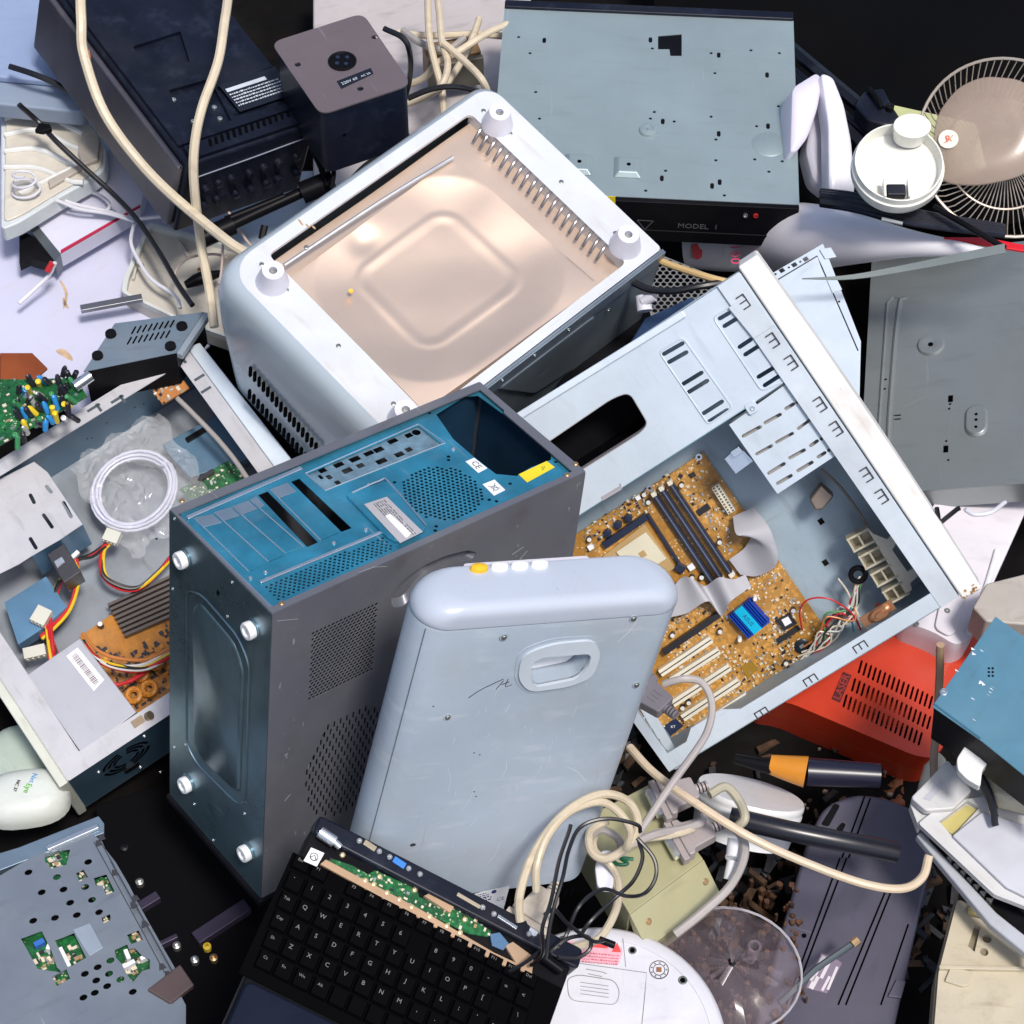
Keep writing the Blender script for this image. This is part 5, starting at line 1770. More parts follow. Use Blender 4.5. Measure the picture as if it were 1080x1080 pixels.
def build_right_pan():
    t = thing('steel_pan', RP, 'large warm grey steel equipment base with oval bosses at the right edge', 'equipment base')
    U = RP.uv
    GP = mt('warm_grey_steel', (.31, .34, .34), .34, .55, var=.06, vs=4, scr=.25, dirt=.12, bump=.03, bs=12)
    X0, X1, Y0, Y1 = 0.0, .26, -.002, .315
    hs = []
    for q in ((934, 400), (933, 410), (936, 413), (929, 422), (1002, 426), (1001, 431), (998, 465), (995, 467), (1000, 485), (924, 460)):
        u = U(*q); hs.append(circ(*u, .0015, 7))
    for q in ((1002.5, 420), (997.5, 473)):
        u = U(*q); hs.append(rrect(u[0] - .0026, u[0] + .0026, u[1] - .005, u[1] + .004, .0005, 1))
    for q in ((946, 438), (946, 442)):
        u = U(*q); hs.append(rrect(u[0] - .004, u[0] + .004, u[1] - .0009, u[1] + .0009, .0003, 1))
    bb = []; keep = []
    for h in hs:
        cx = sum(p[0] for p in h) / len(h); cy = sum(p[1] for p in h) / len(h)
        if all(math.hypot(cx - a, cy - b) > .0062 or abs(cy - b) > .0042 for a, b in bb): bb.append((cx, cy)); keep.append(h)
    bm = NB(); plate(bm, rrect(X0, X1, Y0, Y1, .003, 2), keep, -.001, 0)
    mk('base_sheet', bm, GP, t, RP)
    bm = NB(); box(bm, X0, X1, Y0, Y0 + .001, -.030, -.0012); box(bm, X0, X0 + .001, Y0 + .001, Y1, -.03, -.0012); box(bm, X0, X1, Y1 - .001, Y1, -.03, -.0012)
    mk('folded_side', bm, GP, t, RP)
    bm = NB()
    a = [U(*q) for q in ((937, 475), (938, 440), (944, 360), (949, 320), (952, 316), (957, 315), (952, 340), (944, 420), (937, 490))]
    tube(bm, [(p[0], p[1], 0) for p in a[:6]], .0026, 8, k=3)
    tube(bm, [(U(925, 478)[0], U(925, 478)[1], 0), (U(936, 320)[0], U(936, 320)[1], 0), (U(942, 313)[0], U(942, 313)[1], 0), (U(956, 314)[0], U(956, 314)[1], 0)], .0020, 8)
    mk('pressed_ridge', bm, GP, t, RP)
    u = U(982, 364); bm = NB(); lathe(bm, [(.0145, 0), (.013, .003), (.008, .0035), (.0045, .0025), (0, .0025)], 28, (*u, 0)); o = mk('round_boss', bm, GP, t, RP)
    bm = NB(); prism(bm, circ(u[0], u[1] - .001, .0028, 7), .0025, .003); mk('boss_hole', bm, HOLE, o, RP)
    u = U(1030, 444); bm = NB(); pts = slot((u[0], u[1] - .009), (u[0], u[1] + .009), .024, 8)
    prism(bm, pts, 0, .0035, .84); o = mk('oval_boss', bm, GP, t, RP, bev=.001, seg=3)
    bm = NB()
    for d in (-.010, -.001, .006): prism(bm, circ(u[0], u[1] + d, .0017, 7), .0035, .0039)
    mk('boss_holes', bm, HOLE, o, RP)
    bm = NB()
    for a, b in (((948, 503), (993, 494)), ((943, 438), (942, 480)), ((1003, 430), (999, 470)), ((950, 430), (980, 416))):
        tube(bm, [(*U(*a), 0), (*U(*b), 0)], .0004, 4)
    mk('etched_line', bm, mt('etched_dark', (.2, .2, .2), .6), t, RP)
build_right_pan()


def A3(lst):
    """(px, py, world z) -> points"""
    return [az(a, b, z) for a, b, z in lst]


def slabt(name, fr, pts, th, m, label, cat, bev=.001, r=0.0, group=None, h=0.0, thing_=True):
    pp = fr.uvs(pts, h)
    if r: pp = rnd(pp, r, 5)
    bm = NB(); prism(bm, pp, h - th, h)
    if not thing_: return bm
    o = mk(name, bm, m, None, fr, bev=bev, seg=3)
    return tag(o, label, cat, group)


# =================================================================== tape deck (black, top left)
TZ = .24
def build_tape_deck():
    f = FR((200, 172), TZ, (335, 127), (.26, -.04, 1))
    t = thing('tape_deck', f, 'dusty black tape deck with open lid wells standing at the top left', 'tape deck')
    U = f.uv
    a = U(335, 127); L_ = a[0]; Wd = .37
    bm = NB(); box(bm, -.002, L_, 0, Wd, -.135, -.004)
    mk('body', bm, NAVY, t, f, bev=.006, seg=3)
    lid = [U(*q) for q in ((203, 152), (320, 113), (268, 12), (118, 12))]
    bm = NB()
    w1 = [U(*q) for q in ((178, 96), (196, 146), (244, 128), (221, 84))]
    w2 = [U(*q) for q in ((228, 93), (247, 124), (310, 108), (290, 70))]
    w3 = [U(*q) for q in ((140, 50), (152, 80), (200, 66), (190, 34))]
    plate(bm, rnd([(0.002, .03), (L_ - .004, .03), (L_ - .004, Wd - .004), (.002, Wd - .004)], .004), [rnd(w, .002) for w in (w1, w2, w3)], -.004, .002)
    mk('top_cover', bm, NAVY, t, f, bev=.0012)
    bm = NB()
    for k in range(15):
        x = 222 + k * 6.3; y = 156 - k * 2.35
        u = U(x, y)
        d = Vector(U(x - 1.6, y - 9)) - Vector(u); d.normalize()
        prism(bm, bar2((u[0], u[1]), (u[0] + d.x * .013, u[1] + d.y * .013), .0042), .0, .0034)
    Fr_ = f
    mk('speaker_slots', bm, HOLE, t, f)
    bm = NB(); prism(bm, [(.006, .004), (L_ - .01, .004), (L_ - .01, .026), (.006, .026)], -.004, .003)
    mk('slot_ledge', bm, NAVY, t, f, bev=.001)
    # rating plate
    d = Vector(U(296, 78)) - Vector(U(238, 97)); an = math.atan2(d.y, d.x)
    g = f.sub((*U(238, 97), .0022), (math.cos(an), math.sin(an), 0), (0, 0, 1))
    g2 = f.sub((*U(236, 104), .001), (math.cos(an), math.sin(an), 0), (0, 0, 1))
    bm = NB(); box(bm, -.004, .085, -.040, .012, .0, .0009); pl = mk('rating_plate', bm, mt('gloss_black', (.01, .012, .02), .25), t, g)
    bm = NB(); box(bm, .0, .062, -.004, .002, .001, .0013); lines_text(bm, .0, .078, -.010, 5, .0052, .0026, .0011, 12, .8); mk('plate_print', bm, mt('pale_print', (.5, .55, .62), .6), pl, g)
    for q in ((183, 105), (213, 116), (226, 113), (232, 125), (204, 128), (210, 122), (177, 75), (270, 52)):
        u = U(*q); bm = NB(); lathe(bm, [(0, 0), (.0035, 0), (.0035, .0035), (.0018, .0035), (.0015, .001), (0, .001)], 12, (*u, -.003)); mk('cover_screw', bm, SILV, t, f)
    # knobs, ridges on the front
    Ff = f.sub((0, -.0, 0), (1, 0, 0), (0, -1, 0))
    rr_ = random.Random(6)
    bm = NB()
    tube(bm, [(*Ff.uv(206, 187), .001), (*Ff.uv(268, 165), .001), (*Ff.uv(330, 142), .001)], .0009, 5)
    mk('bright_trim', bm, mt('dusty_edge', (.25, .28, .36), .4), t, Ff)
    for k in range(14):
        u = Ff.uv(214 + (k % 7) * 16 + rr_.uniform(-3, 3), 198 - (k % 7) * 5.6 + (k // 7) * 17)
        bm = NB(); lathe(bm, [(0, 0), (.006, 0), (.0055, rr_.uniform(.004, .009)), (0, .007)], 14, (*u, 0)); mk('knob', bm, NAVY, t, Ff)
    # left flank
    Fl = f.sub((-.002, 0, 0), (0, -1, 0), (-1, 0, 0))
    bm = NB()
    box(bm, -Wd + .01, -.006, -.125, -.012, 0, .009)
    mk('side_cheek', bm, mt('violet_grey_plastic', (.055, .055, .075), .4, var=.2, dirt=.5, dcol=(.16, .13, .12)), t, Fl, bev=.006, seg=3)
    bm = NB(); u = Fl.uv(100, 54); prism(bm, [(u[0] - .005, u[1] - .004), (u[0], u[1] - .001), (u[0] + .006, u[1] - .004), (u[0] + .003, u[1] + .002), (u[0], u[1] + .006), (u[0] - .003, u[1] + .001)], .009, .011)
    mk('orange_scrap', bm, mt('orange_scrap', (.6, .16, .05), .6), t, Fl)
    # folding handle in front of it
    h = thing('carry_handle', Fr(Matrix.Translation(az(280, 225, .13))), 'black telescopic carry handle lying below the black tape deck', 'handle')
    hf = FRS[h.name]
    L3 = lambda l: [hf.I @ p for p in A3(l)]
    for l_, r_ in (([(222, 248, .12), (268, 226, .13), (318, 203, .14)], .0075), ([(238, 232, .13), (300, 207, .14)], .005)):
        bm = NB(); tube(bm, L3(l_), r_, 10); mk('tube', bm, BLACK, h, hf)
    for l_, r_ in (([(212, 252, .12), (246, 237, .125)], .013), ([(318, 204, .14), (352, 190, .15)], .015)):
        bm = NB(); tube(bm, L3(l_), r_, 12); mk('socket', bm, BLACK, h, hf)
    for l_, r_, k_ in (([(346, 196, .16), (338, 176, .17), (346, 165, .18), (352, 180, .18), (350, 198, .17)], .0032, 5), ([(328, 154, .2), (342, 184, .17)], .004, 0), ([(276, 252, .12), (279, 238, .13)], .005, 0)):
        bm = NB(); tube(bm, L3(l_), r_, 8, k=k_); mk('bracket', bm, BLACK, h, hf)
build_tape_deck()


def build_power_box():
    f = FR((338, 121), .30, (434, 89))
    t = thing('transformer_box', f, 'black box with brownish metal lid and round socket beside the black tape deck', 'transformer box')
    U = f.uv
    L_ = U(434, 89)[0]; Wd = .155
    lid = rnd([(0, 0), (L_, 0), (L_ + .002, Wd), (-.002, Wd)], .016, 6)
    bm = NB(); prism(bm, [(p[0] * .97 + .002, p[1] * .97 + .001) for p in lid], -.105, -.0022, 1.0); mk('body', bm, NAVY, t, f, bev=.003)
    bm = NB(); plate(bm, lid, [circ(*U(*q), .0042, 12) for q in ((314, 68), (395, 39), (380, 93.5))], -.002, .0)
    mk('lid', bm, mt('brown_grey_metal', (.22, .175, .185), .36, .5, var=.06, scr=.3, dirt=.12), t, f, bev=.0006)
    u = U(361, 65)
    bm = NB(); lathe(bm, [(0, .0002), (.0185, .0002), (.0185, .0018), (.016, .0026), (.0145, .0008), (0, .0008)], 8 * 4, (*u, 0)); so_ = mk('round_socket', bm, BLACK, t, f)
    bm = NB()
    for a in (0.3, 1.9, 3.4, 4.9): lathe(bm, [(0, 0), (.0028, 0), (.0028, .002), (0, .0022)], 10, (u[0] + .0085 * math.cos(a), u[1] + .0085 * math.sin(a), .0009))
    mk('socket_pins', bm, NAVYC, so_, f)
    p4 = [U(*q) for q in ((355, 86), (391, 72), (394, 78), (360, 94))]
    bm = NB(); prism(bm, p4, .0002, .0007); pl = mk('name_plate', bm, mt('gloss_black', (.01, .012, .02), .25), t, f)
    d = Vector(p4[1]) - Vector(p4[0]); an = math.atan2(d.y, d.x); g = f.sub((*U(358, 90), .0008), (math.cos(an), math.sin(an), 0), (0, 0, 1))
    bm = NB(); txt(bm, '220V 60', (.003, .0), 0, .0068, 0, .0001, align='LEFT'); txt(bm, 'AC 2A', (.031, 0.0), 0, .005, 0, .0001, align='LEFT'); mk('plate_print', bm, mt('pale_print', (.5, .55, .62), .6), pl, g)
    Ff = f.sub((0, .002, 0), (1, 0, 0), (0, -1, 0)); 
    bm = NB(); u = Ff.uv(363, 142); prism(bm, circ(u[0], u[1], .003, 8), .0005, .001); mk('side_hole', bm, HOLE, t, Ff)
build_power_box()

# =================================================================== boards, sheets and trays on the left
wm = mt('lilac_white_board', (.52, .53, .68), .55, var=.03, dirt=.14, dcol=(.45, .38, .30), vs=3)
f = FR((60, 300), -.02, (160, 240), (.05, -.1, 1))
slabt('white_board', f, [(-40, 345), (-40, 60), (160, 120), (230, 200), (260, 330), (180, 400), (88, 452), (30, 395)], .004, wm, 'large lilac white sheet with brown smears under the small grey box', 'board', bev=.0006)
bm = NB()
for pts in (((62, 294), (67, 299), (72, 309), (70, 322), (66, 327), (69, 310)), ((57, 370), (66, 367), (75, 374), (78, 382), (68, 377)), ((66, 312), (66, 322), (74, 327))):
    prism(bm, rnd([f.uv(*q) for q in pts], .006), .0, .0003)
tag(mk('mud_smear', bm, mt('mud_smear', (.48, .34, .22), .85, var=.3, vs=60), None, f), 'dried brown mud smears on the lilac white sheet', 'mud smear', kind='stuff')
f = FR((64, 268), .03, (150, 215), (.05, -.1, 1))
t = thing('white_box', f, 'flat white carton with a dark red stripe lying on the lilac sheet', 'carton')
bm = NB(); prism(bm, f.uvs([(64, 268), (148, 219), (156, 186), (128, 150), (20, 215), (34, 232)]), -.028, 0); mk('carton', bm, mt('white_card', (.58, .58, .70), .5, var=.03, dirt=.1), t, f, bev=.001)
bm = NB(); prism(bm, f.uvs([(64, 264), (148, 216), (148, 219), (64, 268)]), .0002, .0008); mk('red_stripe', bm, mt('dark_red_stripe', (.38, .01, .05), .5), t, f)
bm = NB(); prism(bm, f.uvs([(64, 268), (30, 226), (24, 233), (58, 276)]), -.03, .001); mk('metal_end', bm, mt('dull_dark_metal', (.14, .16, .18), .35, .6), t, f)
bm = NB(); prism(bm, f.uvs([(20, 240), (44, 252), (58, 272), (50, 276), (30, 270), (20, 275)]), -.022, -.004); mk('black_slot', bm, BLACK, t, f)
# printer tray, cream, with ribs
f = FR((60, 205), .08, (112, 178), (0, 0, 1))
t = thing('paper_tray', f, 'rounded translucent cream paper tray with curved ribs at the left edge', 'paper tray')
out = f.uvs([(0, 100), (60, 112), (88, 120), (105, 138), (112, 158), (111, 176), (98, 186), (62, 206), (20, 232), (0, 240)])
bm = NB(); prism(bm, rnd(out, .01), -.03, -.004); mk('base', bm, mt('cool_white_plastic', (.55, .60, .62), .4, dirt=.2), t, f, bev=.003)
bm = NB(); c0 = (sum(p[0] for p in out) / len(out), sum(p[1] for p in out) / len(out))
prism(bm, rnd([(c0[0] + (p[0] - c0[0]) * .93, c0[1] + (p[1] - c0[1]) * .9) for p in out], .01), -.004, .0); mk('inner_tray', bm, mt('warm_white_plastic', (.60, .56, .48), .35, var=.14, vs=18, dirt=.3, dcol=(.35, .3, .22)), t, f, bev=.002)
for k in range(5):
    bm = NB(); y = 120 + k * 17
    tube(bm, [(*f.uv(5, y + 6), .001), (*f.uv(40, y - 2 + k * 3), .001), (*f.uv(72, y + 14 + k * 2), .001), (*f.uv(88, y + 22), .001)] if k < 4 else [(*f.uv(20, 205), .001), (*f.uv(80, 176), .001)], .004, 8, k=5)
    mk('rib', bm, mt('pearl_white', (.68, .68, .66), .3), t, f)
bm = NB(); prism(bm, f.uvs([(84, 152), (92, 146), (106, 150), (104, 172), (88, 178), (83, 165)]), .0, .008); prism(bm, f.uvs([(51, 193), (86, 175), (88, 180), (53, 201)]), .0, .006); mk('latch_block', bm, mt('stone_plastic', (.42, .38, .33), .5, dirt=.3), t, f, bev=.002)
# flat grey-blue device in the corner
f = FR((30, 82), .14, (76, 86), (0, 0, 1))
t = thing('flat_screen', f, 'flat grey blue rounded device in the top left corner', 'flat device')
bm = NB(); prism(bm, rnd(f.uvs([(-30, -20), (66, -10), (78, 84), (74, 87), (-30, 78)]), .01), -.012, 0); mk('lid', bm, mt('denim_grey', (.26, .33, .50), .35, var=.08, dirt=.1), t, f, bev=.004, seg=3)
bm = NB(); prism(bm, rnd(f.uvs([(-30, 70), (60, 84), (92, 96), (96, 110), (86, 118), (-30, 106)], -.012), .01), -.04, -.0122); mk('base', bm, mt('shade_grey_blue', (.22, .28, .38), .4, var=.1, dirt=.2), t, f, bev=.004, seg=3)
bm = NB(); prism(bm, rnd(f.uvs([(43, 20), (56, 18), (58, 42), (52, 50), (44, 40)]), .006), .0005, .012); mk('blue_knob', bm, mt('bright_blue_knob', (.01, .16, .38), .4), t, f, bev=.004, seg=3)
bm = NB(); prism(bm, rnd(f.uvs([(74, 99), (100, 98), (96, 112), (78, 108)], -.011), .004), -.012, -.004); mk('clear_latch', bm, mt('smoky_clear', (.22, .30, .38), .15, alpha=.6), t, f, bev=.002)
# small steel box with four black feet
f = FR((125, 341), .06, (216, 330), (.0, .0, 1))
t = thing('small_steel_box', f, 'small slate grey steel box with slotted base and four black feet', 'steel box')
ss = mt('slate_steel', (.20, .27, .34), .4, .4, var=.1, scr=.3, dirt=.25)
U = f.uv
pl = U(88, 392), U(121, 341), U(215, 329), U(186, 372)
hs = []
bm = NB(); plate(bm, [pl[0], pl[1], pl[2], pl[3]], hs, -.001, 0); mk('base_plate', bm, ss, t, f)
bm = NB()
for k in range(8):
    for j in range(2):
        a = (139 + k * 5.8 - j * 4.5, 352 - k * 1.0 + j * 11); prism(bm, slot(U(*a), U(a[0] + 4, a[1] - 7), .0022, 3), .0001, .0005)
mk('base_slots', bm, HOLE, t, f)
bm = NB(); c0 = Vector((sum(p[0] for p in pl) / 4, sum(p[1] for p in pl) / 4)); prism(bm, [tuple(c0 + (Vector(p) - c0) * .985) for p in pl], -.06, -.0012); mk('shell', bm, BLACK, t, f)
bm = NB(); prism(bm, [U(*q) for q in ((186, 372), (215, 329), (222, 330), (192, 374))], -.01, -.0002); mk('side_lip', bm, mt('pale_lip', (.36, .42, .48), .4, .4), t, f, bev=.001)
for q in ((117, 353), (192, 345), (103, 376), (180, 366)):
    u = U(*q); bm = NB(); lathe(bm, [(0, 0), (.0075, 0), (.007, .004), (0, .0045)], 20, (*u, .0002)); mk('foot', bm, BLACK, t, f)
# beige tray with cables in it
f = FR((132, 306), .0, (208, 332), (.0, -.08, 1))
t = thing('beige_tray', f, 'open beige plastic tray with low rim between tape deck and white housing', 'plastic tray')
out = f.uvs([(156, 234), (262, 262), (280, 300), (252, 360), (190, 338), (128, 308), (131, 292)])
bg_ = mt('dusty_beige', (.52, .49, .43), .5, dirt=.35, dcol=(.33, .28, .2), var=.06)
bm = NB(); prism(bm, rnd(out, .006), -.032, -.010); mk('floor', bm, bg_, t, f, bev=.002)
bm = NB(); c0 = Vector((sum(p[0] for p in out) / len(out), sum(p[1] for p in out) / len(out)))
plate(bm, rnd(out, .006), [rnd([tuple(c0 + (Vector(p) - c0) * .93) for p in out], .006)], -.010, .0); mk('rim', bm, mt('pale_beige', (.58, .60, .58), .5, dirt=.2), t, f, bev=.001)
for q in ((148, 275), (210, 280), (246, 271)):
    u = f.uv(*q); screw(t, f, *u, -.0098, r=.004, m=BRASS)
bm = NB(); prism(bm, bar2(f.uv(186, 250), f.uv(198, 268), .004), -.0098, -.003); mk('rib', bm, bg_, t, f)
bm = NB(); prism(bm, bar2(f.uv(150, 250), f.uv(140, 292), .003), -.0098, -.004); mk('rib', bm, bg_, t, f)
f2 = FR((85, 326), .01, (136, 315)); bm = NB(); a = f2.uv(85, 326); b_ = f2.uv(150, 314)
prism(bm, bar2(a, b_, .011), -.004, .003); tag(mk('metal_rod', bm, mt('dull_rod', (.30, .31, .33), .35, .8), None, f2, bev=.001), 'short square grey metal bar lying on the lilac sheet', 'metal bar')
f2 = FR((200, 303), .02, (232, 292)); bm = NB(); a = f2.uv(196, 304); b_ = f2.uv(234, 291)
tube(bm, [(*a, .006), ((a[0] * .7 + b_[0] * .3), (a[1] * .7 + b_[1] * .3), .008), ((a[0] + b_[0]) / 2, (a[1] + b_[1]) / 2, .008), (*b_, .006)], .0085, 10, rfun=lambda s: (.6, 1, 1.1, .5)[min(3, int(s * 3.99))]); tag(mk('inline_switch', bm, BLACK, None, f2), 'black cable plug resting across the beige tray', 'plug')
# pale panels behind, under the tape deck and housing
slabt('pale_panel', FR((160, 250), -.06, (260, 240)), [(150, 185), (330, 180), (420, 130), (420, 260), (330, 330), (240, 345), (150, 250)], .01, mt('pale_blue_sheet', (.42, .50, .58), .5, dirt=.2), 'pale blue sheet glimpsed under the black carry handle', 'sheet')
slabt('grey_sheet', FR((360, 190), -.02, (520, 150)), [(330, -30), (560, -30), (560, 130), (430, 260), (330, 250)], .02, mt('warm_grey_lid', (.46, .42, .42), .5, dirt=.2, var=.06), 'warm grey plastic panel beneath the beige cables at the top', 'plastic panel', bev=.004)
f = FR((455, 70), .06, (510, 60)); t = thing('adapter_block', f, 'brown topped grey adapter block under the crossing beige cables', 'adapter')
bm = NB(); box(bm, *sorted((f.uv(450, 60)[0], f.uv(510, 60)[0])), *sorted((f.uv(480, 59)[1], f.uv(480, 40)[1])), -.05, 0); mk('lid', bm, mt('brown_block', (.20, .12, .06), .5, dirt=.2), t, f, bev=.002)
bm = NB(); box(bm, *sorted((f.uv(448, 60)[0], f.uv(511, 60)[0])), *sorted((f.uv(480, 64)[1], f.uv(480, 59.3)[1])), -.055, -.004); mk('body', bm, mt('dark_khaki_block', (.10, .095, .08), .5), t, f, bev=.002)
# phono-socket circuit board
f = FR((40, 440), .06, (96, 414), (.0, -.1, 1)); t = thing('circuit_board', f, 'green circuit board crowded with yellow and blue sockets at the left edge', 'circuit board')
q4 = f.uvs([(-10, 475), (92, 418), (80, 398), (36, 400), (-10, 400)])
bm = NB(); prism(bm, q4, -.002, 0); mk('board', bm, PCBG, t, f)
rr_ = random.Random(9)
cols = [((.75, .55, .03), 'yellow_socket'), ((.03, .25, .6), 'blue_socket'), ((.02, .02, .03), 'black_socket'), ((.6, .6, .58), 'metal_socket'), ((.05, .25, .1), 'green_socket'), ((.02, .02, .03), 'black_socket')]
for k in range(46):
    x = 20 + (k % 11) * 6 + rr_.uniform(-3, 3); y = 398 + (k // 11) * 14 + (10 - k % 11) * 1.8 + rr_.uniform(-5, 5)
    if x > 84: continue
    c, nm = cols[rr_.choice([0, 1, 2, 2, 2, 3, 4, 4, 5])]
    if k < 9: c, nm = cols[[2, 1, 0, 2, 0, 1, 2, 2, 2][k]]
    u = f.uv(x, y, .0)
    bm = NB(); lathe(bm, [(0, 0), (.0036, 0), (.0036, rr_.uniform(.012, .02)), (.002, .017), (0, .014)], 10, (*u, 0), ax=(rr_.uniform(-.5, .5), rr_.uniform(-.4, .5), 1)); mk(nm, bm, mt('part_' + nm, c, .35, .5 if 'metal' in nm else 0), t, f)
clutter(t, f, q4, 60, 77, .0001, .002, .006)
bm = NB()
tube(bm, [(*f.uv(80, 413), .01), (*f.uv(97, 402), .012)], .0075, 14); mk('round_jack', bm, CHROME, t, f)
slabt('orange_board', FR((20, 380), .01, (50, 400)), [(0, 372), (34, 372), (50, 388), (34, 402), (0, 402)], .004, mt('rust_orange_board', (.22, .05, .01), .5, var=.3), 'rusty orange board corner at the left edge', 'circuit board')

# =================================================================== mouse and white shell bottom left
def dome(name, c, z, rx_, ry_, h, ang, m, label, cat, nx=28, ny=10, pw=2.6):
    f = Fr(Matrix.Translation(az(c[0], c[1], z)) @ Matrix.Rotation(ang, 4, 'Z'))
    bm = NB(); rings = []
    for j in range(ny + 1):
        a = PI / 2 * j / ny
        zz = h * math.sin(a) ** .8; k = math.cos(a) ** .6 if j < ny else .02
        rings.append([(rx_ * k * math.copysign(abs(math.cos(2 * PI * i / nx)) ** (2 / pw), math.cos(2 * PI * i / nx)), ry_ * k * math.copysign(abs(math.sin(2 * PI * i / nx)) ** (2 / pw), math.sin(2 * PI * i / nx)), zz) for i in range(nx)])
    loft(bm, rings)
    o = mk(name, bm, m, None, f, ang=60)
    return tag(o, label, cat), f
o, f = dome('computer_mouse', (28, 846), -.17, .055, .038, .034, .15, mt('ivory_mouse', (.62, .66, .62), .35, dirt=.1), 'ivory computer mouse with blue and green lettering at the left edge', 'computer mouse')
g = f.sub((0.000, .006, .0352), (0, -1, 0), (.10, 0, 1))
for s, p, h, m in (('Net', (-.006, .014), .009, mt('sky_blue_print', (.10, .30, .60), .5)), ('Eye', (.008, .007), .010, mt('leaf_green_print', (.10, .42, .05), .5)), ('NC 37', (.003, -.006), .006, INK)):
    bm = NB(); txt(bm, s, (p[0], p[1]), -.35, h, .0, .0004); oo = mk('lettering', bm, m, o, g)
dome('white_shell', (20, 806), -.22, .05, .045, .03, -.8, mt('sage_white', (.42, .50, .44), .45, dirt=.15), 'pale sage plastic shell partly hidden behind the ivory mouse', 'plastic shell')

# =================================================================== perforated drive chassis bottom left
def build_drive():
    f = FR((60, 960), -.10, (160, 912), (.12, .0, 1))
    t = thing('drive_chassis', f, 'blue grey perforated drive chassis with green board showing through at bottom left', 'disc drive')
    U = f.uv
    sm = mt('drive_steel', (.25, .29, .34), .36, .55, var=.08, scr=.4, dirt=.15)
    out = [U(*q) for q in ((-20, 935), (33, 904), (96, 878), (108, 888), (120, 918), (134, 948), (152, 985), (170, 1012), (196, 1060), (196, 1110), (-40, 1130), (-40, 1000))]
    rects = [((48, 898), (74, 896), (70, 912), (54, 916), (47, 908)), ((80, 921), (88, 917), (93, 925), (84, 930)), ((99, 926), (112, 922), (121, 940), (112, 944), (108, 934), (101, 934)), ((107, 968), (116, 964), (117, 970), (109, 974)), ((134, 986), (146, 981), (151, 991), (138, 996)),
             ((58, 992), (78, 984), (91, 1010), (72, 1021)), ((121, 1002), (134, 996), (136, 1001), (142, 1000), (150, 1008), (158, 1012), (158, 1022), (150, 1024), (140, 1036), (134, 1028), (128, 1016), (122, 1010)), ((22, 990), (44, 982), (54, 1002), (60, 1020), (66, 1026), (40, 1022)), ((55, 1030), (70, 1022), (74, 1032), (60, 1040))]
    hs = [[U(*q) for q in r] for r in rects]
    for q in ((60, 925), (44, 941), (67, 938), (90, 935.5), (74, 952), (97, 949), (104.5, 962), (81, 965), (58, 968), (35, 971), (93, 909), (100, 922 - 1), (116.5, 1013), (103, 1020), (115, 1027), (101.5, 1034), (89.5, 1027), (127, 1033), (113, 1040), (88, 1052), (100, 1047), (140, 1046), (30, 920)):
        if q == (100, 921): continue
        u = U(*q); hs.append(circ(*u, .0048, 10, ry=.0036))
    bm = NB(); plate(bm, out, hs, -.001, 0); mk('perforated_cover', bm, sm, t, f)
    bm = NB(); prism(bm, [U(*q) for q in ((-20, 915), (100, 880), (150, 985), (190, 1060), (190, 1110), (-20, 1110))], -.016, -.0145); mk('dark_hole_backing', bm, HOLE, t, f)  # black sheet added under the cover so its holes show dark
    bm = NB()
    for r in rects:
        pr = [U(*q) for q in r]; cx_ = sum(p[0] for p in pr) / len(pr); cy_ = sum(p[1] for p in pr) / len(pr)
        prism(bm, circ(cx_, cy_, max(math.hypot(p[0] - cx_, p[1] - cy_) for p in pr) * 1.08, 14), -.0144, -.0125 - .00002 * len(bm.verts) / 28)
    b_ = mk('green_board', bm, PCBG, t, f)
    clutter(b_, f, [U(*q) for q in ((30, 905), (100, 885), (160, 1000), (180, 1060), (40, 1060))], 160, 5, -.0125, .002, .007, avoid=[lambda x, y: not any(math.hypot(x - sum(U(*q)[0] for q in r) / len(r), y - sum(U(*q)[1] for q in r) / len(r)) < .012 for r in rects)])
    bm = NB(); prism(bm, [U(*q) for q in ((-20, 915), (100, 880), (150, 985), (190, 1060), (190, 1110), (-20, 1110))], -.042, -.0145); mk('lower_shell', bm, BLACK, t, f)
    bm = NB(); prism(bm, [U(*q) for q in ((77, 981), (95, 974), (109, 1000), (94, 1009))], .0001, .0016); mk('raised_pad', bm, mt('pad_steel', (.36, .42, .49), .35, .5, scr=.3), t, f, bev=.0006)
    for a, b2 in (((123, 1022), (142, 1012)), ((56, 985), (50, 1000)), ((63, 998), (73, 1018)), ((132, 1000), (136, 1010)), ((148, 1010), (156, 1006))):
        bm = NB(); prism(bm, bar2(U(*a), U(*b2), .005), -.012, -.002); mk('white_connector', bm, STICK, t, f, bev=.0006)
    bm = NB(); prism(bm, bar2(U(36, 995), U(46, 990), .006), -.012, -.003); mk('blue_connector', bm, mt('blue_header', (.03, .13, .45), .4), t, f)
    bm = NB(); prism(bm, bar2(U(49, 896), U(104, 872), .007), .0, .004); mk('rolled_bar', bm, CHROME, t, f, bev=.0016, seg=3)
    bm = NB(); prism(bm, [U(*q) for q in ((-20, 905), (20, 893), (104, 860), (110, 868), (110, 878), (30, 906), (-20, 925))], -.012, -.001); mk('front_flange', bm, mt('flange_steel', (.22, .30, .38), .35, .6, scr=.3), t, f, bev=.001)
    bm = NB()
    for a in ((103, 890), (120, 921), (140, 955), (152, 975), (142, 948), (170, 1020), (176, 1028), (106, 884)):
        u = U(*a); prism(bm, [(u[0] - .004, u[1] - .003), (u[0] + .005, u[1] - .004), (u[0] + .004, u[1] + .003), (u[0], u[1] + .005)], .0001, .0005)
    tube(bm, [(*U(99, 888), .0002), (*U(176, 1030), .0002)], .0007, 4); tube(bm, [(*U(105, 886), .0002), (*U(184, 1028), .0002)], .0007, 4)
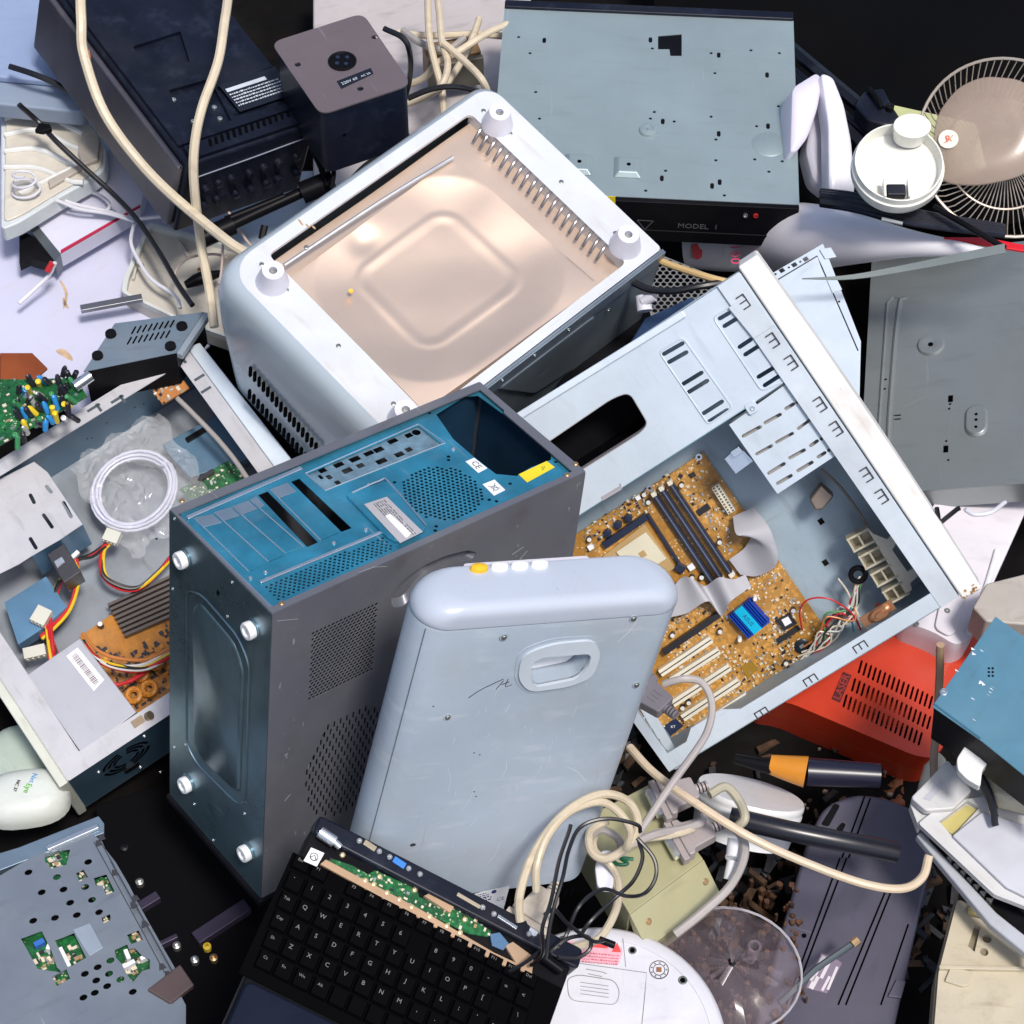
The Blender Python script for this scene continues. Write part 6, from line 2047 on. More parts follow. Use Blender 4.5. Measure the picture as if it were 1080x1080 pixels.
    m_ = mk('edge_slots', bm, INK, t, f)
    bm = NB(); prism(bm, [U(*q) for q in ((108, 888), (122, 906), (136, 930), (146, 950), (172, 996), (186, 1020), (180, 1026), (150, 985), (120, 925))], -.012, -.008); mk('side_comb', bm, sm, t, f)
    bm = NB(); prism(bm, [U(*q) for q in ((155, 1045), (190, 1018), (205, 1040), (180, 1060))], -.006, .004); mk('brown_motor', bm, mt('brown_motor', (.10, .07, .07), .45, .3), t, f, bev=.002)
build_drive()

# dark machine filling the hollow between drive and tower
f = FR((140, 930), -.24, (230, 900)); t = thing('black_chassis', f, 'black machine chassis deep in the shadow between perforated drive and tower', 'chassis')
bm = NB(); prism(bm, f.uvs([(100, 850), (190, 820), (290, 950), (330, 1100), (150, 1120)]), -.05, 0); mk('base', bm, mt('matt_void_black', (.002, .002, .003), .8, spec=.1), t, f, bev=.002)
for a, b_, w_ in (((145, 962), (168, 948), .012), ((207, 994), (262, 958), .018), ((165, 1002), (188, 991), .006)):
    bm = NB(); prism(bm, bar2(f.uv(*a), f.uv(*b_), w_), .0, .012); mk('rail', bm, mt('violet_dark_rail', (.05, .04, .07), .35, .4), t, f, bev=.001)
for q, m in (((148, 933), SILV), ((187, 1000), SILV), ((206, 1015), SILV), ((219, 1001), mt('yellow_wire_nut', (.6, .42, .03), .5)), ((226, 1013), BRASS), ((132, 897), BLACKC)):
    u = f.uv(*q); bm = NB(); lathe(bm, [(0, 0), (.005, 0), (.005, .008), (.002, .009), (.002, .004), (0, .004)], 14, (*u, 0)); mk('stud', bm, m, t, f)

# =================================================================== laptop base
def build_laptop():
    f = FR((225, 985), -.02, (335, 872))
    # x along the left edge (front to hinge), so build a frame with x along the hinge
    O_ = az(335, 872, .185); X_ = (az(602, 1008, .07) - O_).normalized(); Z_ = Vector((0, 0, 1)); Z_ = (Z_ - X_ * Z_.dot(X_)).normalized(); Y_ = Z_.cross(X_)
    m = Matrix((X_, Y_, Z_)).transposed().to_4x4(); m.translation = O_
    f = Fr(m)
    t = thing('laptop_base', f, 'black laptop base with keyboard, torn open along the hinge over a green board', 'laptop')
    U = f.uv
    L_ = U(602, 1008)[0]; D_ = .245
    bm = NB(); prism(bm, rnd([(-.004, .004), (L_ + .006, .004), (L_ + .006, -D_), (-.004, -D_)], .012), -.028, -.006); mk('lower_case', bm, BLACK, t, f, bev=.003)
    bm = NB(); prism(bm, rnd([(-.004, .012), (L_ + .01, .012), (L_ + .012, -.012), (-.002, -.010)], .006), -.026, .004); hb = mk('hinge_bar', bm, NAVY, t, f, bev=.003, seg=3)
    bm = NB(); prism(bm, rnd([(-.002, -.183), (L_ + .008, -.183), (L_ + .006, -D_ - .03), (-.002, -D_ - .03)], .01), -.012, -.002); mk('palm_rest', bm, mt('ink_blue_plastic', (.003, .006, .018), .4, dirt=.06, spec=.2, dcol=(.05, .07, .12)), t, f, bev=.003)
    Bd = f.up(-.004)
    bm = NB(); pts = [Bd.uv(*q) for q in ((348, 905), (372, 913), (388, 922), (396, 918), (440, 938), (442, 946), (474, 958), (488, 958), (492, 965), (518, 982), (515, 988), (495, 985), (345, 913))]
    prism(bm, pts, -.002, .0); gb = mk('green_board', bm, PCBG, t, Bd)
    for q in ((361, 902), (400, 925), (408, 942), (421, 949), (434, 957), (453, 967), (471, 977), (485, 984), (437, 939), (490, 970), (385, 929), (394, 933)):
        u = Bd.uv(*q); bm = NB(); lathe(bm, [(0, 0), (.0032, 0), (.0026, .0025), (.001, .003), (0, .002)], 10, (*u, .0)); mk('solder_post', bm, mt('gold_solder', (.65, .52, .3), .35, .6), gb, Bd)
    clutter(gb, Bd, pts, 46, 21, 0, .0015, .0045)
    bm = NB(); tp = [Bd.uv(*q) for q in ((337, 912), (343, 907), (440, 958), (520, 1005), (548, 1018), (545, 1026), (520, 1014), (440, 968))]
    prism(bm, tp, -.004, .0025); mk('tan_rail', bm, mt('tan_rail', (.42, .27, .16), .5, dirt=.2), t, Bd, bev=.0008)
    bm = NB(); prism(bm, [Bd.uv(*q) for q in ((446, 946), (452, 943), (478, 957), (474, 964))], -.001, .004); mk('tan_bracket', bm, mt('tan_rail', (.42, .27, .16), .5), t, Bd, bev=.0006)
    bm = NB(); prism(bm, [Bd.uv(*q) for q in ((532, 998), (540, 994), (562, 1010), (560, 1030), (548, 1024))], -.001, .003); mk('tan_bracket', bm, mt('tan_rail', (.42, .27, .16), .5), t, Bd, bev=.0006)
    bm = NB(); prism(bm, [Bd.uv(*q) for q in ((516, 986), (526, 984), (536, 996), (530, 1003), (518, 998))], 0, .003); mk('blue_film', bm, mt('steel_blue_film', (.08, .16, .28), .35), t, Bd, bev=.0006)
    # ports along the hinge bar
    Tp = f.up(.0042)
    for a, b_, w_, mm, nm in (((384, 888), (396, 896), .006, mt('tan_port', (.45, .38, .28), .4, .4), 'port'), ((415, 906), (427, 914), .007, mt('blue_port', (.04, .2, .6), .4), 'port'), ((482, 943), (506, 957), .004, mt('tan_port', (.45, .38, .28), .4, .4), 'port'), ((525, 966), (545, 979), .0035, CHROME, 'port')):
        bm = NB(); prism(bm, bar2(Tp.uv(*a), Tp.uv(*b_), w_), -.001, .0014); mk(nm, bm, mm, hb, Tp, bev=.0004)
    for q in ((379, 887), (400, 898), (411, 904), (431, 916), (443, 922), (509, 957), (521, 964), (558, 985)):
        u = Tp.uv(*q); screw(hb, Tp, *u, 0, r=.0032, m=SILV)
    bm = NB(); a, b_ = Tp.uv(336, 878), Tp.uv(352, 889); tube(bm, [(*a, .003), (*b_, .003)], .0065, 12); tube(bm, [(*b_, .003), (*Tp.uv(358, 894), .002)], .004, 10); mk('hinge_barrel', bm, CHROME, hb, Tp)
    bm = NB(); a, b_ = Tp.uv(573, 1010), Tp.uv(592, 1024); tube(bm, [(*a, .001), (*b_, .001)], .0055, 12); mk('hinge_barrel', bm, BLACK, hb, Tp)
    bm = NB(); sq = [Tp.uv(*q) for q in ((320, 908), (328, 894), (342, 900), (334, 914))]; prism(bm, sq, -.0005, .0006); st = mk('sticker', bm, STICK, t, Tp)
    c0 = (sum(p[0] for p in sq) / 4, sum(p[1] for p in sq) / 4)
    bm = NB()
    tube(bm, [(c0[0] + .0042 * math.cos(a * PI / 6), c0[1] + .0042 * math.sin(a * PI / 6), .0008) for a in range(12)], .0005, 4, closed=True); tube(bm, [(c0[0] - .003, c0[1] - .002, .0008), (c0[0], c0[1] + .002, .0008), (c0[0] + .003, c0[1] - .002, .0008)], .0005, 4)
    mk('sticker_mark', bm, INK, st, Tp)
    # keyboard
    Ky = f.up(-.003)
    k0 = Ky.uv(334, 922); rowv = 5
    bm = NB(); prism(bm, [(-.012, -.036), (L_ + .004, -.036), (L_ + .004, -.180), (-.012, -.180)], -.003, -.0015); mk('key_bed', bm, HOLE, t, Ky)
    rows = ['1234567890-=', 'QWERTYUIOP[]', "ASDFGHJKL;'\\", 'ZXCVBNM,./^>', ' ' * 12]
    rows = [['Esc', 'F1', 'F2', 'F3', 'F4', 'F5', 'F6', 'F7', 'F8', 'F9', 'F10', 'F11', 'F12', 'Del'], ['`'] + list('1234567890-=') + ['<'], ['Tab'] + list('QWERTYUIOP[]') + ['\\'], ['Cap'] + list("ASDFGHJKL;'") + ['Ent', '+'], ['Sh'] + list('ZXCVBNM,./') + ['Sh', '^', '*'], ['Ct', 'Fn', 'Wn', 'Alt', '', '', '', '', '', 'Alt', 'Ct', '<', 'v', '>']]
    keym = mt('key_black', (.0012, .0012, .0018), .6, spec=.04)
    kw = (L_ + .012) / 15.2
    lm = mt('key_legend', (.17, .16, .15), .5)
    for r_, row in enumerate(rows):
        for c_, ch in enumerate(row):
            x = -.010 + kw * (c_ + .5) + r_ * .0015; y = -.045 - r_ * .0225
            hh = .0102 if r_ else .008
            if (r_ * 31 + c_ * 17) % 29 == 5: continue
            bm = NB(); loft(bm, [[(x + a, y + b_, -.0015) for a, b_ in ((-kw * .47, -hh), (kw * .47, -hh), (kw * .47, hh), (-kw * .47, hh))], [(x + a, y + b_, .0022) for a, b_ in ((-kw * .38, -hh * .82), (kw * .38, -hh * .82), (kw * .38, hh * .85), (-kw * .38, hh * .85))]])
            k_ = mk('key', bm, keym, t, Ky)
            if ch:
                bm = NB(); txt(bm, ch, (x - .002, y + .003), 0, .0068 if len(ch) == 1 else .0046, .0023, .0001); mk('legend', bm, lm, k_, Ky)
build_laptop()

# =================================================================== white round device, bottom
def build_white_disc():
    f = FR((640, 1060), -.06, (740, 1060), (0, -.08, 1))
    t = thing('round_base', f, 'large round white appliance base with pink warning label at the bottom', 'appliance base')
    U = f.uv
    c = U(634, 1100); e = U(634, 974); R_ = math.hypot(e[0] - c[0], e[1] - c[1])
    wm_ = mt('satin_white', (.62, .62, .67), .3, coat=.3, dirt=.08, scr=.2)
    bm = NB(); lathe(bm, [(R_ * .6, -.075), (R_ * .93, -.06), (R_, -.035), (R_, -.018), (R_ * .985, -.006), (R_ * .95, -.001), (R_ * .87, .0), (R_ * .865, -.0012), (R_ * .858, -.0012), (R_ * .853, .0004), (0, .0004)], 90, (c[0], c[1], 0)); mk('body', bm, wm_, t, f, ang=50)
    Lz = f.up(.0006)
    bm = NB(); prism(bm, rnd(Lz.uvs([(596, 992), (655, 998), (657, 1004), (652, 1018), (604, 1012), (597, 1003)]), .004), 0, .0003); lb = mk('warning_label', bm, mt('pink_label', (.72, .38, .45), .5, var=.15, vs=300), t, Lz)
    bm = NB(); prism(bm, Lz.uvs([(617, 994), (640, 996), (641, 1000.5), (618, 998.5)]), .0003, .0006)
    p = Lz.uvs([(645, 1004), (655, 1004.5), (651, 994)]); prism(bm, p, .0003, .0006); mk('red_mark', bm, mt('warning_red', (.72, .06, .06), .5), lb, Lz)
    d = Vector(Lz.uv(650, 1004)) - Vector(Lz.uv(602, 1000)); an = math.atan2(d.y, d.x); g = Lz.sub((*Lz.uv(604, 1003), .0004), (math.cos(an), math.sin(an), 0), (0, 0, 1))
    bm = NB(); lines_text(bm, 0, .052, -.002, 4, .0035, .0018, 0, 4, .8); mk('label_print', bm, mt('red_print', (.55, .12, .16), .5), lb, g)
    bm = NB()
    def pl(*q):
        tube(bm, [(*Lz.uv(*a), 0) for a in q], .00045, 4)
    pl((604, 1015), (682, 1026), (680, 1050), (676, 1090)); pl((584, 1050), (604, 1015)); pl((657, 990), (660, 1020))
    pl((618, 1022), (634, 1025), (640, 1027)); pl((620, 1027), (635, 1030))
    mk('engraved_line', bm, mt('etched_dark', (.2, .2, .2), .6), t, Lz)
    bm = NB()
    e4 = rnd(Lz.uvs([(598, 1032), (610, 1028), (648, 1034), (654, 1046), (650, 1060), (600, 1055)]), .01)
    tube(bm, [(p_[0], p_[1], 0) for p_ in e4], .0005, 4, closed=True)
    for k in range(4): tube(bm, [(*Lz.uv(612, 1036 + k * 4), 0), (*Lz.uv(642, 1040 + k * 4), 0)], .0004, 4)
    mk('engraved_diagram', bm, mt('etched_dark', (.2, .2, .2), .6), t, Lz)
    for q, r_ in (((667, 1002.5), .0038), ((720, 1034), .0042), ((594, 991), .0038)):
        u = U(*q); bm = NB(); lathe(bm, [(r_ * 1.25, .0004), (r_, .0012), (r_ * .9, .0004), (0, .0004)], 18, (*u, 0)); o = mk('screw_hole', bm, mt('dull_screw', (.3, .32, .3), .4, .8), t, f)
        bm = NB(); prism(bm, circ(*u, r_ * .75, 10), .0005, .0009); mk('hole_centre', bm, HOLE, o, f)
    u = U(695, 1023); bm = NB()
    tube(bm, [(u[0] + .0105 * math.cos(a * PI / 12), u[1] + .0105 * math.sin(a * PI / 12), .0006) for a in range(24)], .0006, 4, closed=True)
    tube(bm, [(u[0] + .0065 * math.cos(a * PI / 12), u[1] + .0065 * math.sin(a * PI / 12), .0006) for a in range(24)], .0005, 4, closed=True)
    for k in range(9): a = k * .7; prism(bm, bar2((u[0] + .0075 * math.cos(a), u[1] + .0075 * math.sin(a)), (u[0] + .0092 * math.cos(a), u[1] + .0092 * math.sin(a)), .0012), .0004, .0009)
    o = mk('ring_mark', bm, INK, t, f); bm = NB(); box(bm, u[0] - .0028, u[0] + .0028, u[1] - .0028, u[1] + .0028, .0004, .0016); mk('copper_plug', bm, mt('copper_brown', (.42, .2, .1), .35, .7), t, f)
build_white_disc()

# =================================================================== khaki transformer box with serial plugs
def build_khaki():
    f = FR((657, 952), -.03, (752, 895), (.05, .02, 1))
    t = thing('khaki_box', f, 'khaki metal adapter box with two small screws amid beige cables', 'adapter box')
    U = f.uv
    top = [U(*q) for q in ((666, 963 - 0), (747, 912), (735, 890), (683, 828), (612, 858), (606, 880))]
    top = [U(*q) for q in ((664, 964), (742, 906), (683, 828), (606, 868))]
    km = mt('khaki_enamel', (.40, .38, .22), .38, .15, var=.05, scr=.2, dirt=.12, bump=.03, bs=60)
    bm = NB(); prism(bm, top, -.07, 0); mk('cover', bm, km, t, f, bev=.0012)
    # sloping front lip with screws
    bm = NB(); a, b_ = Vector(top[0]), Vector(top[1]); d = (b_ - a).normalized(); n = Vector((d.y, -d.x))
    loft(bm, [[(p_.x + n.x * o1, p_.y + n.y * o1, z_) for p_, o1, z_ in ((a, .0004, -.0004), (b_, .0004, -.0004), (b_, .034, -.032), (a, .034, -.032))], [(p_.x + n.x * o1, p_.y + n.y * o1, z_) for p_, o1, z_ in ((a, .0004, -.01), (b_, .0004, -.01), (b_, .033, -.07), (a, .033, -.07))]]); mk('end_plate', bm, km, t, f, bev=.0006)
    g = f.sub((a.x, a.y, .0006), (d.x, d.y, 0), (n.x, n.y, 1))
    for q in ((684, 972), (744, 930)):
        u = g.uv(*q); screw(t, g, *u, 0, r=.0042, m=BRASS)
build_khaki()


def serial_plug(c, z, ang, s, label, m=None):
    f = Fr(Matrix.Translation(az(c[0], c[1], z)) @ Matrix.Rotation(ang, 4, 'Z') @ Matrix.Scale(s, 4))
    m = m or mt('mauve_grey_plug', (.34, .30, .30), .45, var=.06, dirt=.15)
    t = thing('serial_plug', f, label, 'cable plug')
    bm = NB(); prism(bm, rnd([(-.024, -.022), (.024, -.022), (.024, -.014), (.018, -.012), (.014, .018), (-.014, .018), (-.018, -.012), (-.024, -.014)], .003), -.008, .008)
    mk('shell', bm, m, t, f, bev=.0018, seg=3)
    bm = NB(); prism(bm, rnd([(-.027, -.030), (.027, -.030), (.027, -.022), (-.027, -.022)], .002), -.006, .006); mk('flange', bm, m, t, f, bev=.0012)
    for k in range(4):
        bm = NB(); lathe(bm, [(0, 0), (.0062, 0), (.0062, .0026), (0, .0026)], 14, (0, .018 + k * .0042, 0), ax=(0, 1, 0)); mk('strain_ring', bm, m, t, f)
    bm = NB()
    for x in (-.006, 0, .006): prism(bm, bar2((x, -.006), (x, .006), .0014), .008, .0088)
    mk('grip_rib', bm, m, t, f)
    bm = NB(); prism(bm, rrect(-.018, .018, -.037, -.030, .002), -.004, .004); mk('metal_mouth', bm, CHROME, t, f)
serial_plug((735, 880), -.02, -1.15, 1.0, 'mauve grey serial plug at the right corner of the khaki box')
serial_plug((718, 838), -.01, -1.2, 1.0, 'grey serial plug under the corner of the right open case')
serial_plug((570, 955), .09, -.6, .95, 'beige grey plug hanging at the foot of the blue grey casing', mt('beige_grey_plug', (.50, .44, .37), .45, dirt=.2))
serial_plug((690, 738), .10, -2.3, .95, 'dark grey monitor plug wedged between casing edge and white slots', mt('dark_grey_plug', (.16, .15, .17), .45))

# white cylindrical plug
bm = NB(); f = Fr(Matrix.Identity(4)); c = az(773, 905, -.02)
tube(bm, [p - c for p in A3([(778, 885, -.01), (776, 905, -.02), (774, 908, -.02)])], .0115, 14); tube(bm, [p - c for p in A3([(774, 908, -.02), (770, 928, -.03)])], .0078, 10)
tag(mk('white_plug', bm, STICK, None, Fr(Matrix.Translation(c))), 'white barrel plug hanging to the right of the khaki box', 'plug')
# cable tag
f = FR((630, 905), .03, (648, 902)); bm = NB(); prism(bm, rnd(f.uvs([(627, 915), (634, 898), (645, 898), (649, 915), (646, 940), (630, 938)]), .006), -.005, .004)
tag(mk('cable_tag', bm, mt('white_tag', (.70, .71, .78), .45), None, f, bev=.002), 'white tape tag wrapped round the looped beige cables', 'cable tag')
cable('green_tie', A3([(644, 905, .045), (652, 912, .05), (662, 911, .05), (655, 905, .05), (668, 906, .05)]), .0022, mt('green_tie', (.01, .12, .06), .4), 'dark green tie twisted round the looped cables', 'cable tie', k=5)

# =================================================================== cables
Z1 = 'beige cable'
cable('power_cable', A3([(84, -30, .36), (86, 20, .34), (88, 58, .31), (110, 118, .27), (148, 172, .22), (200, 222, .20), (240, 254, .20), (262, 268, .2)]), .0068, BEIGE, 'thick beige cable curving from the top left across the tape deck to the housing', Z1)
cable('power_cable', A3([(243, -30, .36), (237, 20, .35), (231, 62, .33), (213, 112, .31), (205, 160, .27), (205, 205, .22), (213, 262, .14), (221, 310, .12), (226, 345, .10)]), .0062, BEIGE, 'beige cable dropping straight down over the tape deck past the vent slots', Z1)
for pts, lb in ((((452, -20, .12), (452, 32, .12), (460, 70, .12), (466, 98, .10), (468, 140, .06), (467, 175, .04)), 'beige cable hanging straight behind the upper corner of the white housing'),
                (((460, -20, .12), (466, 40, .13), (472, 66, .13), (466, 88, .12), (450, 102, .10), (425, 112, .08)), 'beige cable bending left under the black cable near the transformer box'),
                (((468, 46, .14), (490, 64, .14), (508, 84, .14), (516, 104, .10)), 'pinkish beige cable slanting down to the top corner of the white housing'),
                (((548, 20, .10), (515, 35, .12), (486, 52, .12), (462, 66, .11), (448, 82, .08), (430, 90, .06)), 'tan cable crossing from the disc player toward the transformer box'),
                (((505, 20, .09), (498, 42, .1), (488, 62, .09), (474, 84, .09), (462, 98, .08)), 'tan cable running down just right of the crossing beige cables'),
                (((420, 34, .07), (455, 38, .07), (500, 36, .07), (530, 38, .07)), 'pale cable lying level along the top edge'),
                (((425, 32, .08), (445, 46, .08), (470, 52, .08), (490, 40, .08)), 'grey cable dipping beside the adapter block')):
    cable('power_cable', A3(pts), .0052, BEIGE if 'grey' not in lb else GREYC, lb, Z1)
cable('black_cable', A3([(405, 30, .3), (425, 40, .3), (432, 55, .28), (432, 85, .2), (426, 110, .15), (424, 130, .12), (410, 155, .08), (385, 175, .06), (370, 190, .06)]), .0038, BLACKC, 'black cord running down beside the transformer box', 'cord')
cable('black_cable', A3([(430, 104, .12), (455, 94, .13), (480, 91, .13), (505, 97, .11), (530, 108, .08)]), .0042, BLACKC, 'black cord arching over the beige cables at the top', 'cord')
cable('black_cable', A3([(424, 120, .12), (428, 140, .1), (436, 152, .08)]), .0036, BLACKC, 'short black cord end below the transformer box', 'cord')
cable('black_cable', A3([(20, 110, .16), (40, 128, .13), (60, 150, .12), (90, 178, .1), (120, 205, .08), (145, 232, .07), (165, 262, .06), (185, 295, .06), (203, 322, .06)]), .0038, BLACKC, 'long thin black cord crossing the paper tray and white carton', 'cord')
cable('black_cable', A3([(10, 70, .17), (35, 78, .17), (58, 88, .16), (76, 99, .15)]), .0042, BLACKC, 'black cord lying on the flat grey blue device', 'cord')
bm = NB(); c = az(46, 136, .13); f = Fr(Matrix.Translation(c)); prism(bm, [(-.011, -.006), (.0, -.009), (.012, -.003), (.008, .006), (-.006, .008)], -.003, .004); tag(mk('cord_clip', bm, BLACK, None, f, bev=.001), 'small black clip on the thin black cord over the paper tray', 'clip')
for pts, lb in ((((20, 212, .07), (50, 206, .07), (80, 216, .06), (110, 222, .05), (140, 230, .05), (170, 228, .05)), 'white cord pair lying level across the white carton'),
                (((20, 220, .07), (52, 210, .075), (84, 220, .06), (115, 226, .05), (142, 234, .05)), 'lower white cord of the pair crossing the white carton'),
                (((78, 204, .05), (100, 203, .05), (115, 214, .05), (112, 222, .05), (100, 222, .05)), 'thin white cord looping on the white carton'),
                (((142, 236, .05), (138, 256, .03), (146, 275, .02), (160, 294, .02), (185, 312, .02), (190, 325, .02)), 'thin off white cord running down the left side of the beige tray')):
    cable('thin_cable', A3(pts), .0026, mt('white_cord', (.62, .62, .68), .4), lb, 'cord')
for pts, lb in ((((184, 300, .03), (186, 285, .04), (200, 272, .05), (225, 268, .05), (240, 272, .05)), 'pinkish thin cord curving round the brass screw in the beige tray'),
                (((236, 250, .07), (234, 280, .05), (231, 300, .04)), 'short thin cord hanging inside the beige tray'),
                (((240, 222, .1), (262, 256, .08), (275, 262, .08)), 'thin cord end beneath the carry handle')):
    cable('thin_cable', A3(pts), .0018, mt('pinkish_cord', (.45, .36, .32), .5), lb, 'cord')
bm = NB(); f = Fr(Matrix.Translation(az(30, 208, .075)))
tube(bm, [(.022 * math.cos(a * .45) * (1 - .01 * a), .016 * math.sin(a * .45) * (1 - .01 * a), .0012 * a) for a in range(40)], .0018, 6); tag(mk('coiled_cable', bm, mt('white_cord', (.62, .62, .68), .4), None, f), 'small coil of thin white cord on the corner of the paper tray', 'cord')
cable('thin_cable', A3([(58, 277, .05), (52, 290, .03), (40, 302, .02), (20, 320, .01)]), .0028, mt('white_cord', (.62, .62, .68), .4), 'white cord with a red sleeve below the carton', 'cord')
cable('red_sleeve', A3([(55, 277, .051), (50, 286, .04)]), .0042, mt('red_sleeve', (.5, .02, .03), .4), 'short red sleeve on the white cord below the carton', 'sleeve', k=0)
# beige loops at the bottom
LB = mt('warm_beige_cable', (.56, .48, .35), .42, var=.1, vs=25, dirt=.3, dcol=(.28, .2, .13))
cable('data_cable', A3([(566, 940, .12), (567, 912, .14), (578, 880, .15), (600, 856, .15), (632, 846, .14), (652, 856, .12), (664, 875, .10), (660, 895, .08)]), .0045, LB, 'beige data cable rising from the hanging plug and arching over the khaki box', 'data cable')
cable('data_cable', A3([(549, 972, .10), (548, 945, .12), (560, 905, .14), (585, 868, .15), (612, 846, .15), (640, 838, .14), (664, 848, .12), (673, 870, .10), (662, 892, .08), (640, 905, .07), (624, 898, .07), (622, 878, .07), (640, 866, .07)]), .0048, LB, 'outermost beige data cable loop sweeping over the casing corner', 'data cable')
cable('data_cable', A3([(640, 866, .05), (628, 878, .05), (626, 896, .05), (644, 912, .045), (652, 930, .03), (650, 960, .01), (632, 990, .0), (600, 1000, -.01)]), .0046, LB, 'beige data cable dropping from the tag onto the round white base', 'data cable')
cable('data_cable', A3([(700, 722, .10), (722, 716, .11), (740, 720, .10), (750, 740, .09), (748, 765, .08), (736, 790, .08), (700, 838, .07), (672, 880, .06), (652, 900, .06), (630, 905, .06), (620, 890, .06), (632, 876, .06), (652, 885, .05), (656, 905, .05)]), .0044, mt('mauve_grey_cable', (.38, .35, .34), .42, dirt=.15), 'grey monitor cable looping from the dark plug down to the tag', 'data cable')
cable('data_cable', A3([(748, 838, .0), (765, 830, .0), (780, 845, -.01), (786, 862, -.01), (778, 872, -.02)]), .0055, mt('olive_beige_cable', (.40, .37, .28), .45), 'olive beige cable arching from the upper grey serial plug', 'data cable')
cable('data_cable', A3([(765, 868, .0), (782, 882, .0), (785, 905, .0), (770, 935, -.02), (740, 962, -.03), (712, 985, -.04)]), .0052, mt('mauve_grey_cable', (.38, .35, .34), .42), 'grey cable curling round the white plug to below the khaki box', 'data cable')
cable('data_cable', A3([(655, 895, .03), (690, 880, .02), (720, 874, .0), (738, 868, -.0), (742, 860, -.0)]), .005, mt('mauve_grey_cable', (.38, .35, .34), .42), 'grey cable lying across the middle of the khaki box', 'data cable')
cable('data_cable', A3([(668, 886, .02), (700, 882, .01), (725, 876, -.0), (742, 866, -.01)]), .0042, LB, 'beige cable just under the grey one across the khaki box', 'data cable')
cable('power_cable', A3([(664, 788, .02), (690, 815, .03), (730, 845, .04), (790, 882, .03), (850, 910, .01), (910, 932, -.0), (950, 937, -.01), (972, 925, -.01), (980, 902, .0)]), .0050, mt('sand_cable', (.62, .50, .36), .42, var=.1, vs=25, dirt=.2), 'long sand coloured cable sweeping from the casing to the broken printer part', Z1)
cable('power_cable', A3([(992, 680, .06), (990, 720, .0), (988, 770, -.04), (985, 800, -.06), (985, 830, -.08)]), .0050, mt('tan_brown_cable', (.42, .28, .18), .45, dirt=.3), 'tan cable running straight down over the red case', Z1)
for k, (pts, lb) in enumerate(((((545, 905, 0), ),''),)): pass
for pts, lb in ((((676, 878, .10), (672, 870, .11), (640, 864, .12), (612, 872, .12), (600, 895, .12), (594, 925, .12), (585, 955, .11), (578, 985, .09), (575, 1010, .07)), 'thin black wire looping from the tag down to the laptop hinge'),
                (((672, 884, .10), (690, 905, .09), (692, 925, .08), (680, 942, .07), (660, 945, .06), (635, 938, .07), (612, 955, .08), (598, 985, .06), (588, 1000, .06)), 'black wire making the widest loop over the khaki box'),
                (((674, 886, .09), (678, 905, .08), (668, 928, .07), (650, 945, .06), (625, 970, .06), (614, 985, .05)), 'black wire crossing diagonally below the cable tag'),
                (((602, 870, .12), (590, 905, .12), (582, 950, .12), (572, 980, .11), (572, 1005, .08), (560, 1018, .05)), 'black wire running down beside the hanging plug'),
                (((574, 965, .1), (585, 960, .1), (600, 975, .08), (625, 992, .05), (636, 992, .04)), 'black wire ending in a small jack on the white base'),
                (((580, 1005, .06), (600, 990, .06), (620, 988, .05), (622, 1000, .04), (608, 1010, .04), (588, 1010, .05)), 'small black wire loop touching the pink label'),
                (((574, 1000, .07), (545, 1020, .05), (510, 1033, .03), (485, 1025, .03), (482, 1000, .03), (484, 985, .03), (500, 990, .03), (518, 1010, .03), (545, 1018, .04)), 'black wire lying over the laptop keys and tan rail')):
    cable('black_wire', A3([(a_, b_, z_ + .045) for a_, b_, z_ in pts]), .0022, BLACKC, lb, 'wire', n=7)
bm = NB(); c = az(640, 995, .04); f = Fr(Matrix.Translation(c)); tube(bm, [p - c for p in A3([(632, 991, .04), (648, 997, .035)])], .0042, 10); tag(mk('jack_plug', bm, BLACK, None, f), 'small black jack resting above the pink warning label', 'jack')

